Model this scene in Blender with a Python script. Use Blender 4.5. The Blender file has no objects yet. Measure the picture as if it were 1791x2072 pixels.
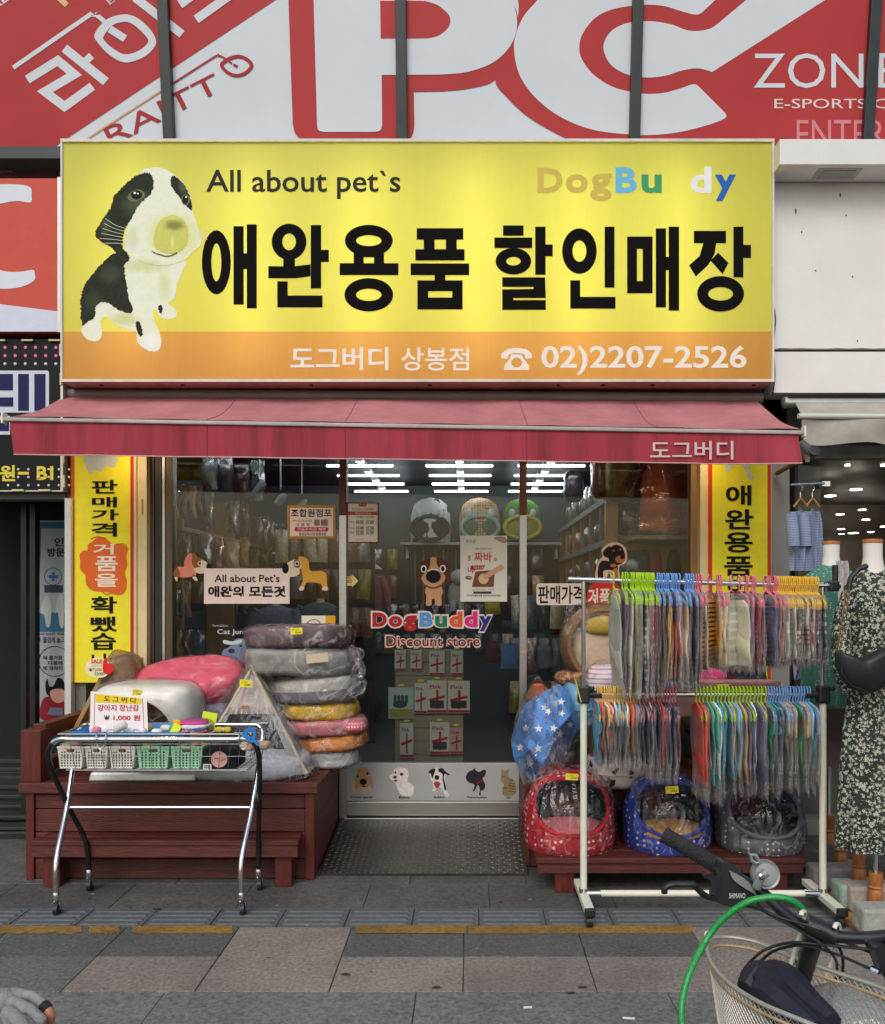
import bpy, math, random
from mathutils import Vector, Matrix, noise
from mathutils.geometry import tessellate_polygon
R = random.Random(11)
sc = bpy.context.scene
C = sc.collection
rad = math.radians
# ------------------------------------------------------------ camera, sky, sun, exposure
# the camera stands in the street, 1.5 m up, looking level at the shop 5.3 m away (+Y)
U0, V0, F, H = 949.5, 1204.0, 1698.0, 1.5      # survey constants: vanishing point and focal length in photo units
cam = bpy.data.cameras.new('camera')
co = bpy.data.objects.new('camera', cam); C.objects.link(co)
co.location = (0, 0, H); co.rotation_euler = (rad(90), 0, 0)
cam.lens = F / 2072 * 36; cam.sensor_width = 36
cam.shift_x = -54 / 2072; cam.shift_y = 168 / 2072
cam.clip_start = .05; cam.clip_end = 400
sc.camera = co
wd = bpy.data.worlds.new('World'); sc.world = wd; wd.use_nodes = True
wn = wd.node_tree.nodes; wl = wd.node_tree.links
sky = wn.new('ShaderNodeTexSky'); sky.sky_type = 'NISHITA'; sky.sun_disc = False
sky.sun_elevation = rad(44); sky.sun_rotation = rad(194)
sky.air_density = 1.5; sky.dust_density = 2.6; sky.ozone_density = 1.0
wl.new(sky.outputs[0], wn['Background'].inputs[0]); wn['Background'].inputs[1].default_value = .105
sl = bpy.data.lights.new('sun', 'SUN'); sl.energy = .85; sl.angle = rad(35); sl.color = (1, .975, .94)
so = bpy.data.objects.new('sun', sl); C.objects.link(so)
so.rotation_euler = (rad(46), 0, rad(-14))
sc.view_settings.view_transform = 'Standard'; sc.view_settings.look = 'None'
sc.view_settings.exposure = 0.4; sc.view_settings.gamma = 1
sc.render.engine = 'CYCLES'
cy = sc.cycles
cy.use_denoising = True; cy.max_bounces = 7; cy.diffuse_bounces = 3; cy.glossy_bounces = 3
cy.transmission_bounces = 4; cy.transparent_max_bounces = 28; cy.sample_clamp_indirect = 4
cy.caustics_reflective = False; cy.caustics_refractive = False

# ------------------------------------------------------------ survey helpers
def X(u, d): return (u - U0) / F * d
def Z(v, d): return H - (v - V0) / F * d
def W(u, v, d): return (X(u, d), d, Z(v, d))
def GY(v, z=0.): return (H - z) * F / (v - V0)
def zm(x0, y0, x1, rw=1791):
    s = rw / (x1 - x0)
    return lambda pts: [((x0 + x / s) / 1.2954, (y0 + y / s) / 1.2954) for x, y in pts]

class Plane:                                    # a surveyed plane: photo point -> place on it
    def __init__(s, p, n=(0, -1, 0)):
        s.p = Vector(p); s.n = Vector(n).normalized()
    def at(s, u, v, off=0.):
        d = Vector(((u - U0) / F, 1, -(v - V0) / F)); c = Vector((0, 0, H))
        t = (s.p - c).dot(s.n) / d.dot(s.n)
        return c + d * t + s.n * off

# ------------------------------------------------------------ materials
def lin(*c):
    return tuple((x / 255 / 12.92 if x / 255 <= .04045 else ((x / 255 + .055) / 1.055) ** 2.4) for x in c)
MC = {}
def M(name, col=(.5, .5, .5), rough=.6, metal=0., var=.08, vs=9., bump=0., bs=60., spec=.5, emit=0., ecol=None,
      dirt=0., coat=0., sss=0., stretch=None, trl=0., alpha=1.):
    if name in MC: return MC[name]
    m = bpy.data.materials.new(name); m.use_nodes = True; MC[name] = m
    n = m.node_tree.nodes; l = m.node_tree.links; b = n['Principled BSDF']
    tc = n.new('ShaderNodeTexCoord'); src = tc.outputs['Object']
    if stretch:
        mp = n.new('ShaderNodeMapping'); mp.inputs['Scale'].default_value = stretch; l.new(src, mp.inputs[0]); src = mp.outputs[0]
    c4 = (*col, 1)
    out = None
    if var > 0:
        t = n.new('ShaderNodeTexNoise'); t.inputs['Scale'].default_value = vs; t.inputs['Detail'].default_value = 6
        t.inputs['Roughness'].default_value = .65; l.new(src, t.inputs['Vector'])
        r = n.new('ShaderNodeValToRGB'); r.color_ramp.elements[0].position = .3; r.color_ramp.elements[1].position = .7
        r.color_ramp.elements[0].color = (*[x * (1 - var) for x in col], 1); r.color_ramp.elements[1].color = (*[min(1, x * (1 + var)) for x in col], 1)
        l.new(t.outputs['Fac'], r.inputs[0]); out = r.outputs[0]
        ra = n.new('ShaderNodeMapRange'); ra.inputs[3].default_value = max(0, rough - .12); ra.inputs[4].default_value = min(1, rough + .12)
        l.new(t.outputs['Fac'], ra.inputs[0]); l.new(ra.outputs[0], b.inputs['Roughness'])
    else: b.inputs['Roughness'].default_value = rough
    if dirt > 0:
        t2 = n.new('ShaderNodeTexNoise'); t2.inputs['Scale'].default_value = 2.3; t2.inputs['Detail'].default_value = 9; t2.inputs['Roughness'].default_value = .75
        l.new(tc.outputs['Object'], t2.inputs['Vector'])
        r2 = n.new('ShaderNodeValToRGB'); r2.color_ramp.elements[0].position = .42; r2.color_ramp.elements[1].position = .72
        r2.color_ramp.elements[0].color = (1, 1, 1, 1); r2.color_ramp.elements[1].color = (1 - dirt, 1 - dirt, 1 - dirt * .95, 1)
        l.new(t2.outputs['Fac'], r2.inputs[0])
        mx = n.new('ShaderNodeMix'); mx.data_type = 'RGBA'; mx.blend_type = 'MULTIPLY'; mx.inputs[0].default_value = 1
        if out: l.new(out, mx.inputs[6])
        else: mx.inputs[6].default_value = c4
        l.new(r2.outputs[0], mx.inputs[7]); out = mx.outputs[2]
    if out: l.new(out, b.inputs['Base Color'])
    else: b.inputs['Base Color'].default_value = c4
    b.inputs['Metallic'].default_value = metal; b.inputs['Specular IOR Level'].default_value = spec
    b.inputs['Coat Weight'].default_value = coat; b.inputs['Coat Roughness'].default_value = .15
    if sss: b.inputs['Subsurface Weight'].default_value = sss; b.inputs['Subsurface Scale'].default_value = .01
    if emit:
        b.inputs['Emission Color'].default_value = (*(ecol or col), 1); b.inputs['Emission Strength'].default_value = emit
        if not ecol and out: l.new(out, b.inputs['Emission Color'])
    if bump:
        t3 = n.new('ShaderNodeTexNoise'); t3.inputs['Scale'].default_value = bs; t3.inputs['Detail'].default_value = 5; l.new(src, t3.inputs['Vector'])
        bp = n.new('ShaderNodeBump'); bp.inputs['Strength'].default_value = bump; bp.inputs['Distance'].default_value = .01
        l.new(t3.outputs['Fac'], bp.inputs['Height']); l.new(bp.outputs[0], b.inputs['Normal'])
    if trl:
        tr = n.new('ShaderNodeBsdfTranslucent'); ms = n.new('ShaderNodeMixShader'); ms.inputs[0].default_value = trl
        if out: l.new(out, tr.inputs[0])
        else: tr.inputs[0].default_value = c4
        l.new(b.outputs[0], ms.inputs[1]); l.new(tr.outputs[0], ms.inputs[2]); l.new(ms.outputs[0], n['Material Output'].inputs[0])
    return m
def P(r, g, b, rough=.6, **k):                  # printed / painted colour
    key = f'print_{r}_{g}_{b}' + ''.join(f'_{a}{v}' for a, v in k.items()) + (f'_r{rough}' if rough != .6 else '')
    return M(key, lin(r, g, b), rough, var=k.pop('var', .05), vs=k.pop('vs', 14), spec=k.pop('spec', .15), **k)
def filmmat(name, tint=(1, 1, 1), base=.05, edge=.75, rough=.06, haze=0., hcol=(.8, .8, .8), bump=0., bs=18., stretch=None, dist=2.5, wr=0., ww=.03):
    if name in MC: return MC[name]
    m = bpy.data.materials.new(name); m.use_nodes = True; MC[name] = m
    n = m.node_tree.nodes; l = m.node_tree.links; n.remove(n['Principled BSDF'])
    tr = n.new('ShaderNodeBsdfTransparent'); tr.inputs[0].default_value = (*tint, 1)
    gl = n.new('ShaderNodeBsdfGlossy'); gl.inputs['Roughness'].default_value = rough
    fr = n.new('ShaderNodeFresnel'); fr.inputs[0].default_value = 1.5
    mr = n.new('ShaderNodeMapRange'); mr.inputs[1].default_value = .04; mr.inputs[3].default_value = base; mr.inputs[4].default_value = edge
    ms = n.new('ShaderNodeMixShader'); l.new(fr.outputs[0], mr.inputs[0]); l.new(mr.outputs[0], ms.inputs[0])
    l.new(tr.outputs[0], ms.inputs[1]); l.new(gl.outputs[0], ms.inputs[2]); last = ms.outputs[0]
    if bump:
        tc = n.new('ShaderNodeTexCoord'); src = tc.outputs['Object']
        if stretch:
            mp = n.new('ShaderNodeMapping'); mp.inputs['Scale'].default_value = stretch; l.new(src, mp.inputs[0]); src = mp.outputs[0]
        t = n.new('ShaderNodeTexNoise'); t.inputs['Scale'].default_value = bs; t.inputs['Detail'].default_value = 3; t.inputs['Distortion'].default_value = dist
        l.new(src, t.inputs['Vector'])
        a = n.new('ShaderNodeMath'); a.operation = 'SUBTRACT'; a.inputs[1].default_value = .5; l.new(t.outputs['Fac'], a.inputs[0])
        a2 = n.new('ShaderNodeMath'); a2.operation = 'ABSOLUTE'; l.new(a.outputs[0], a2.inputs[0])
        bp = n.new('ShaderNodeBump'); bp.inputs['Strength'].default_value = bump; bp.inputs['Distance'].default_value = .03
        l.new(a2.outputs[0], bp.inputs['Height']); l.new(bp.outputs[0], gl.inputs['Normal']); l.new(bp.outputs[0], fr.inputs['Normal'])
        if wr:                                       # white streaks painted along creases in place of highlights
            w1 = n.new('ShaderNodeMapRange'); w1.inputs[1].default_value = 0; w1.inputs[2].default_value = ww; w1.inputs[3].default_value = wr; w1.inputs[4].default_value = 0; l.new(a2.outputs[0], w1.inputs[0])
            t2 = n.new('ShaderNodeTexNoise'); t2.inputs['Scale'].default_value = bs * .45; t2.inputs['Detail'].default_value = 2; l.new(src, t2.inputs['Vector'])
            w2 = n.new('ShaderNodeMapRange'); w2.inputs[1].default_value = .46; w2.inputs[2].default_value = .62; l.new(t2.outputs[0], w2.inputs[0])
            w3 = n.new('ShaderNodeMath'); w3.operation = 'MULTIPLY'; l.new(w1.outputs[0], w3.inputs[0]); l.new(w2.outputs[0], w3.inputs[1])
            dw = n.new('ShaderNodeBsdfDiffuse'); dw.inputs[0].default_value = (.95, .95, .95, 1); m3 = n.new('ShaderNodeMixShader')
            l.new(w3.outputs[0], m3.inputs[0]); l.new(last, m3.inputs[1]); l.new(dw.outputs[0], m3.inputs[2]); last = m3.outputs[0]
    if haze:
        df = n.new('ShaderNodeBsdfDiffuse'); df.inputs[0].default_value = (*hcol, 1)
        m2 = n.new('ShaderNodeMixShader'); m2.inputs[0].default_value = haze
        l.new(last, m2.inputs[1]); l.new(df.outputs[0], m2.inputs[2]); last = m2.outputs[0]
    l.new(last, n['Material Output'].inputs[0])
    return m
def radprint(name, base, spots, var=.0, vs=20.):
    """photographic print: a base tone with soft round patches (centre x, z, radii, colour), for a face in XZ"""
    m = M(name, base, .6, var=var, vs=vs, spec=.15); n = m.node_tree.nodes; l = m.node_tree.links; b = n['Principled BSDF']
    tc = n.new('ShaderNodeTexCoord'); last = b.inputs['Base Color'].links[0].from_socket if b.inputs['Base Color'].links else None
    nz = n.new('ShaderNodeTexNoise'); nz.inputs['Scale'].default_value = 30; nz.inputs['Detail'].default_value = 4; l.new(tc.outputs['Object'], nz.inputs['Vector'])
    for cx, cz, rx, rz, col, k in spots:
        mp = n.new('ShaderNodeMapping'); mp.vector_type = 'TEXTURE'; mp.inputs['Location'].default_value = (cx, 0, cz); mp.inputs['Scale'].default_value = (rx, 1e3, rz); l.new(tc.outputs['Object'], mp.inputs[0])
        ln = n.new('ShaderNodeVectorMath'); ln.operation = 'LENGTH'; l.new(mp.outputs[0], ln.inputs[0])
        ad = n.new('ShaderNodeMath'); ad.operation = 'MULTIPLY_ADD'; ad.inputs[1].default_value = .35; l.new(nz.outputs[0], ad.inputs[0]); l.new(ln.outputs['Value'], ad.inputs[2])
        mr = n.new('ShaderNodeMapRange'); mr.interpolation_type = 'SMOOTHSTEP'; mr.inputs[1].default_value = .35; mr.inputs[2].default_value = 1.2; mr.inputs[3].default_value = k; mr.inputs[4].default_value = 0; l.new(ad.outputs[0], mr.inputs[0])
        mx = n.new('ShaderNodeMix'); mx.data_type = 'RGBA'; l.new(mr.outputs[0], mx.inputs[0])
        if last: l.new(last, mx.inputs[6])
        else: mx.inputs[6].default_value = (*base, 1)
        mx.inputs[7].default_value = (*col, 1); last = mx.outputs[2]
    l.new(last, b.inputs['Base Color']); return m
def furry(p, amp=5., k=3):                       # outline with ragged fur edge
    o = []; n = len(p)
    for i in range(n):
        a, b = p[i], p[(i + 1) % n]; d = Vector((b[0] - a[0], b[1] - a[1])); nn = Vector((-d.y, d.x)).normalized() if d.length > 1e-6 else Vector((0, 0))
        for j in range(k): o.append((a[0] + d.x * j / k + nn.x * R.uniform(-amp, amp), a[1] + d.y * j / k + nn.y * R.uniform(-amp, amp)))
    return o
def emitmat(name, col, s):
    if name in MC: return MC[name]
    m = bpy.data.materials.new(name); m.use_nodes = True; MC[name] = m
    n = m.node_tree.nodes; l = m.node_tree.links; n.remove(n['Principled BSDF'])
    e = n.new('ShaderNodeEmission'); e.inputs[0].default_value = (*col, 1); e.inputs[1].default_value = s
    l.new(e.outputs[0], n['Material Output'].inputs[0]); return m
def patmat(name, c1, c2, kind='dots', scale=30., thr=.3, rough=.7, c3=None, soft=.02, stretch=None, bump=0.):
    """printed cloth: dots / stripes / spots / flowers on a ground colour"""
    if name in MC: return MC[name]
    m = M(name, c1, rough, var=0); n = m.node_tree.nodes; l = m.node_tree.links; b = n['Principled BSDF']
    tc = n.new('ShaderNodeTexCoord'); mp = n.new('ShaderNodeMapping'); l.new(tc.outputs['Object'], mp.inputs[0])
    if stretch: mp.inputs['Scale'].default_value = stretch
    if kind in ('dots', 'flowers'):
        t = n.new('ShaderNodeTexVoronoi'); t.inputs['Scale'].default_value = scale
        t.inputs['Randomness'].default_value = .25 if kind == 'dots' else 1
        if kind == 'flowers':
            nz = n.new('ShaderNodeTexNoise'); nz.inputs['Scale'].default_value = scale * 2.2; l.new(mp.outputs[0], nz.inputs['Vector'])
            ad = n.new('ShaderNodeMixRGB'); ad.blend_type = 'ADD'; ad.inputs[0].default_value = .03
            l.new(mp.outputs[0], ad.inputs[1]); l.new(nz.outputs['Color'], ad.inputs[2]); l.new(ad.outputs[0], t.inputs['Vector'])
        else: l.new(mp.outputs[0], t.inputs['Vector'])
        fac = t.outputs['Distance']
    elif kind == 'stripes':
        t = n.new('ShaderNodeTexWave'); t.inputs['Scale'].default_value = scale; t.bands_direction = 'Z'; t.inputs['Distortion'].default_value = .6
        l.new(mp.outputs[0], t.inputs['Vector']); fac = t.outputs['Fac']
    else:
        t = n.new('ShaderNodeTexNoise'); t.inputs['Scale'].default_value = scale; t.inputs['Detail'].default_value = 1.2; l.new(mp.outputs[0], t.inputs['Vector']); fac = t.outputs['Fac']
    r = n.new('ShaderNodeValToRGB'); e = r.color_ramp.elements
    e[0].position = thr; e[0].color = (*c2, 1); e[1].position = thr + soft; e[1].color = (*c1, 1)
    if c3: q = e.new(thr * .35); q.color = (*c3, 1); q2 = e.new(thr * .35 + soft); q2.color = (*c2, 1)
    l.new(fac, r.inputs[0]); l.new(r.outputs[0], b.inputs['Base Color'])
    if bump:
        bp = n.new('ShaderNodeBump'); bp.inputs['Strength'].default_value = bump; l.new(fac, bp.inputs['Height']); l.new(bp.outputs[0], b.inputs['Normal'])
    return m

WRAP = lambda: filmmat('clear_plastic_wrap', base=.028, edge=.5, rough=.11, haze=.006, bump=.5, bs=5., dist=2.0, wr=.24, ww=.05)
BEDW = lambda: filmmat('bed_wrap', base=.06, edge=.6, rough=.06, haze=.004, bump=.9, bs=5., dist=2.0, wr=.22, ww=.035)
BAGM = lambda: filmmat('thin_garment_bag', base=.035, edge=.4, rough=.14, haze=.045, hcol=(.9, .88, .85), bump=.6, bs=22., stretch=(1, 1, .25), wr=.45, ww=.045)
GLASS = lambda: filmmat('shop_glass', tint=(.965, .98, .975), base=.02, edge=.9, rough=.01)
CHROME = lambda: M('chrome', (.75, .76, .78), .14, 1., var=.04)
STEEL = lambda: M('brushed_steel', (.44, .44, .43), .36, 1., var=.12, vs=30, stretch=(.3, 1, 8))
ALU = lambda: M('aluminium', (.5, .49, .46), .4, .9, var=.1, vs=12)
BLK = lambda: M('black_plastic', (.018, .018, .02), .45, var=.2, vs=40)
WHT = lambda: M('white_plastic', (.74, .74, .72), .4, var=.05)
YTAG = lambda: P(240, 226, 60)
DARK = lambda: M('dark_metal', (.03, .032, .035), .5, .3, var=.25)
PAPER = lambda: P(236, 230, 226, rough=.6)
INK = lambda: P(26, 24, 26)
WOODRED = lambda: M('red_stained_wood', lin(126, 56, 44), .55, var=.34, vs=7., bump=.35, bs=26., stretch=(1.2, 9, 11), dirt=.35)
WOODTAN = lambda: M('tan_wood', lin(176, 138, 90), .5, var=.2, vs=9, stretch=(1, 1, .2), bump=.1)

# ------------------------------------------------------------ objects
ORG = {}
def thing(name, label, cat, loc=(0, 0, 0), group=None):
    o = bpy.data.objects.new(name, None); C.objects.link(o); o.location = loc; o.empty_display_size = .05
    o['label'] = label; o['category'] = cat
    if group: o['group'] = group
    ORG[o] = Vector(loc); return o
def tag(o, label, cat, group=None):
    o['label'] = label; o['category'] = cat
    if group: o['group'] = group
    return o
class MB:
    def __init__(s): s.v = []; s.f = []; s.mi = []; s.m = 0
    def add(s, vs, fs):
        k = len(s.v); s.v += [Vector(p) for p in vs]
        for f in fs: s.f.append([i + k for i in f]); s.mi.append(s.m)
        return s
    def box(s, x0, y0, z0, x1, y1, z1):
        return s.hexa([(x0, y0, z0), (x1, y0, z0), (x1, y1, z0), (x0, y1, z0), (x0, y0, z1), (x1, y0, z1), (x1, y1, z1), (x0, y1, z1)])
    def hexa(s, p): return s.add(p, [(0, 3, 2, 1), (4, 5, 6, 7), (0, 1, 5, 4), (1, 2, 6, 5), (2, 3, 7, 6), (3, 0, 4, 7)])
    def cbox(s, c, sx, sy, sz, rz=0, rx=0, ry=0):
        mt = Matrix.Translation(c) @ Matrix.Rotation(rz, 4, 'Z') @ Matrix.Rotation(ry, 4, 'Y') @ Matrix.Rotation(rx, 4, 'X')
        k = len(s.v); s.box(-sx / 2, -sy / 2, -sz / 2, sx / 2, sy / 2, sz / 2)
        for i in range(k, len(s.v)): s.v[i] = mt @ s.v[i]
        return s
    def tube(s, pts, r, n=8, closed=False):
        pts = [Vector(p) for p in pts]; N = len(pts); rr = r if isinstance(r, (list, tuple)) else [r] * N
        up = None; vs = []
        for i, p in enumerate(pts):
            a = pts[(i - 1) % N] if closed or i else p; b = pts[(i + 1) % N] if closed or i < N - 1 else p
            t = (b - a).normalized()
            if up is None:
                up = Vector((0, 0, 1)) if abs(t.z) < .9 else Vector((1, 0, 0))
            x = t.cross(up).normalized(); y = x.cross(t).normalized(); up = y
            for j in range(n):
                w = 2 * math.pi * j / n; vs.append(p + (x * math.cos(w) + y * math.sin(w)) * rr[i])
        fs = []
        for i in range(N if closed else N - 1):
            for j in range(n):
                a = i * n + j; b = i * n + (j + 1) % n; c = ((i + 1) % N) * n
                fs.append((a, b, c + (j + 1) % n, c + j))
        if not closed: fs.append(tuple(range(n - 1, -1, -1))); fs.append(tuple(range((N - 1) * n, N * n)))
        return s.add(vs, fs)
    def lathe(s, prof, c=(0, 0, 0), n=20, sx=1., sy=1., mt=None, fn=None):
        vs = []; fs = []; c = Vector(c)
        for r, z in prof:
            for j in range(n):
                w = 2 * math.pi * j / n; q = Vector((math.cos(w) * r * sx, math.sin(w) * r * sy, z))
                if fn: q = fn(q, w)
                vs.append(c + (mt @ q if mt else q))
        for i in range(len(prof) - 1):
            for j in range(n): fs.append((i * n + j, i * n + (j + 1) % n, (i + 1) * n + (j + 1) % n, (i + 1) * n + j))
        fs.append(tuple(range(n - 1, -1, -1))); k = (len(prof) - 1) * n; fs.append(tuple(range(k, k + n)))
        return s.add(vs, fs)
    def blob(s, c, rx, ry, rz, e1=1., e2=1., nu=28, nv=14, fn=None, rot=None):
        """super-ellipsoid, optionally displaced by fn(point, normal)->point"""
        pw = lambda x, e: math.copysign(abs(x) ** e, x); vs = []; fs = []; c = Vector(c)
        for i in range(nv + 1):
            a = -math.pi / 2 + math.pi * i / nv
            for j in range(nu):
                w = 2 * math.pi * j / nu
                q = Vector((rx * pw(math.cos(a), e1) * pw(math.cos(w), e2), ry * pw(math.cos(a), e1) * pw(math.sin(w), e2), rz * pw(math.sin(a), e1)))
                if fn: q = fn(q)
                if rot: q = rot @ q
                vs.append(c + q)
        for i in range(nv):
            for j in range(nu): fs.append((i * nu + j, i * nu + (j + 1) % nu, (i + 1) * nu + (j + 1) % nu, (i + 1) * nu + j))
        return s.add(vs, fs)
    def grid(s, fn, nu, nv, cu=False):
        vs = [fn(i / nu, j / nv) for j in range(nv + 1) for i in range(nu + (0 if cu else 1))]
        k = nu + (0 if cu else 1); fs = []
        for j in range(nv):
            for i in range(nu): fs.append((j * k + i, j * k + (i + 1) % k, (j + 1) * k + (i + 1) % k, (j + 1) * k + i))
        return s.add(vs, fs)
    def prism(s, poly, y0, y1, holes=()):           # outline in XZ pushed through Y
        cs = [list(poly), *[list(h) for h in holes]]; flat = [p for c in cs for p in c]; n = len(flat)
        tri = tessellate_polygon([[Vector((p[0], p[1], 0)) for p in c] for c in cs])
        vs = [(p[0], y0, p[1]) for p in flat] + [(p[0], y1, p[1]) for p in flat]
        fs = [tuple(t) for t in tri] + [tuple(i + n for i in reversed(t)) for t in tri]; k = 0
        for c in cs:
            m = len(c)
            for i in range(m): fs.append((k + i, k + (i + 1) % m, k + (i + 1) % m + n, k + i + n))
            k += m
        return s.add(vs, fs)
    def xform(s, mt, k=0):
        for i in range(k, len(s.v)): s.v[i] = mt @ s.v[i]
        return s
    def mesh(s, name, mats, smooth=False, ang=42):
        me = bpy.data.meshes.new(name); me.from_pydata([tuple(p) for p in s.v], [], s.f)
        for m in (mats if isinstance(mats, (list, tuple)) else [mats]): me.materials.append(m)
        if s.m or any(s.mi): me.polygons.foreach_set('material_index', s.mi)
        if smooth:
            me.polygons.foreach_set('use_smooth', [True] * len(me.polygons)); me.set_sharp_from_angle(angle=rad(ang))
        me.validate(); me.update(); return me
    def build(s, name, mats, parent=None, label=None, cat=None, group=None, kind=None, smooth=False, bevel=0., ang=42, local=False, fixn=False):
        if not local:
            if parent is None:
                lo = [min(p[i] for p in s.v) for i in range(3)]; hi = [max(p[i] for p in s.v) for i in range(3)]
                og = Vector(((lo[0] + hi[0]) / 2, (lo[1] + hi[1]) / 2, lo[2]))
            else: og = ORG[parent]
            s.v = [p - og for p in s.v]
        else: og = Vector((0, 0, 0))
        me = s.mesh(name, mats, smooth, ang)
        if fixn:
            import bmesh
            bm = bmesh.new(); bm.from_mesh(me); bmesh.ops.recalc_face_normals(bm, faces=bm.faces); bm.to_mesh(me); bm.free()
        o = bpy.data.objects.new(name, me); C.objects.link(o)
        if parent is not None: o.parent = parent; ORG[o] = og
        else: o.location = og; ORG[o] = og
        if label: o['label'] = label
        if cat: o['category'] = cat
        if group: o['group'] = group
        if kind: o['kind'] = kind
        if bevel:
            b = o.modifiers.new('edge', 'BEVEL'); b.width = bevel; b.segments = 2; b.limit_method = 'ANGLE'; b.angle_limit = rad(40)
        return o
def ORD(i):
    w = ['first', 'second', 'third', 'fourth', 'fifth', 'sixth', 'seventh', 'eighth', 'ninth', 'tenth', 'eleventh', 'twelfth']
    if i < 12: return w[i]
    n = i + 1; return f"{n}{'th' if 10 < n % 100 < 20 else {1: 'st', 2: 'nd', 3: 'rd'}.get(n % 10, 'th')}"

# ------------------------------------------------------------ flat print: outlines and lettering
def rect(x0, y0, x1, y1): return [(x0, y0), (x1, y0), (x1, y1), (x0, y1)]
def ell(cx, cy, rx, ry, n=36, a0=0): return [(cx + rx * math.cos(a0 + 2 * math.pi * i / n), cy + ry * math.sin(a0 + 2 * math.pi * i / n)) for i in range(n)]
def rrect(x0, y0, x1, y1, r, n=5):
    o = []
    for cx, cy, a in ((x1 - r, y0 + r, -90), (x1 - r, y1 - r, 0), (x0 + r, y1 - r, 90), (x0 + r, y0 + r, 180)):
        for i in range(n + 1):
            t = rad(a + 90 * i / n); o.append((cx + r * math.cos(t), cy + r * math.sin(t)))
    return o
def spl(p, k=5):                                  # smooth closed outline through points
    o = []; n = len(p)
    for i in range(n):
        a, b, c, d = p[i - 1], p[i], p[(i + 1) % n], p[(i + 2) % n]
        for j in range(k):
            t = j / k
            o.append(tuple(.5 * (2 * b[q] + (c[q] - a[q]) * t + (2 * a[q] - 5 * b[q] + 4 * c[q] - d[q]) * t * t + (3 * b[q] - a[q] - 3 * c[q] + d[q]) * t ** 3) for q in range(2)))
    return o
def crv(p, k=5):                                  # smooth open polyline (2d or 3d)
    q = [p[0], *p, p[-1]]; o = []; D = len(p[0])
    for i in range(1, len(q) - 2):
        a, b, c, d = q[i - 1:i + 3]
        for j in range(k):
            t = j / k
            o.append(tuple(.5 * (2 * b[m] + (c[m] - a[m]) * t + (2 * a[m] - 5 * b[m] + 4 * c[m] - d[m]) * t * t + (3 * b[m] - a[m] - 3 * c[m] + d[m]) * t ** 3) for m in range(D)))
    o.append(tuple(p[-1])); return o
def stroke(p, w):                                 # polyline with width -> outline
    L = []; Rr = []; n = len(p)
    for i in range(n):
        a = p[max(i - 1, 0)]; b = p[min(i + 1, n - 1)]
        if 0 < i < n - 1:
            d1 = Vector((p[i][0] - a[0], p[i][1] - a[1])).normalized(); d2 = Vector((b[0] - p[i][0], b[1] - p[i][1])).normalized()
            t = (d1 + d2).normalized() if (d1 + d2).length > 1e-6 else d1; k = 1 / max(.45, t.dot(d1))
        else: t = Vector((b[0] - a[0], b[1] - a[1])).normalized(); k = 1
        nx, ny = -t.y * w / 2 * k, t.x * w / 2 * k
        L.append((p[i][0] + nx, p[i][1] + ny)); Rr.append((p[i][0] - nx, p[i][1] - ny))
    return L + Rr[::-1]
def flat(name, shapes, plane, off, mat, parent=None, conv=None, kind=None, **kw):
    """shapes: outlines, or (outline, [holes]); each lies on the plane, a hair above the one before"""
    if 2 <= len(shapes) <= 4 and name != 'letter':
        return [flat(name, [q], plane, off + i * .00015, mat, parent, conv, kind, **kw) for i, q in enumerate(shapes)][0]
    mb = MB()
    for i, sh in enumerate(shapes):
        o, hs = (sh[0], sh[1]) if isinstance(sh, tuple) else (sh, [])
        cs = [conv(c) if conv else c for c in [o, *hs]]
        tri = tessellate_polygon([[Vector((*p, 0)) for p in c] for c in cs])
        fl = [plane.at(*p, off + i * .00015) for c in cs for p in c]
        fs = []
        for t in tri:
            nn = (fl[t[1]] - fl[t[0]]).cross(fl[t[2]] - fl[t[0]])
            fs.append(tuple(t) if nn.dot(plane.n) > 0 else tuple(reversed(t)))
        mb.add(fl, fs)
    return mb.build(name, mat, parent, kind=kind, **kw)
TX = {}
def glyphs(s, bold):
    if (s, bold) in TX: return TX[s, bold]
    cu = bpy.data.curves.new('t', 'FONT'); cu.body = s; cu.offset = bold; cu.resolution_u = 3; cu.fill_mode = 'FRONT'
    o = bpy.data.objects.new('t', cu); m = o.to_mesh()
    vs = [(v.co.x, v.co.y) for v in m.vertices]; fs = [tuple(p.vertices) for p in m.polygons]
    o.to_mesh_clear(); bpy.data.objects.remove(o); bpy.data.curves.remove(cu)
    x0 = min(v[0] for v in vs); x1 = max(v[0] for v in vs); y0 = min(v[1] for v in vs); y1 = max(v[1] for v in vs)
    TX[s, bold] = ([((x - x0) / (x1 - x0), (y - y0) / (y1 - y0)) for x, y in vs], fs); return TX[s, bold]
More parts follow.
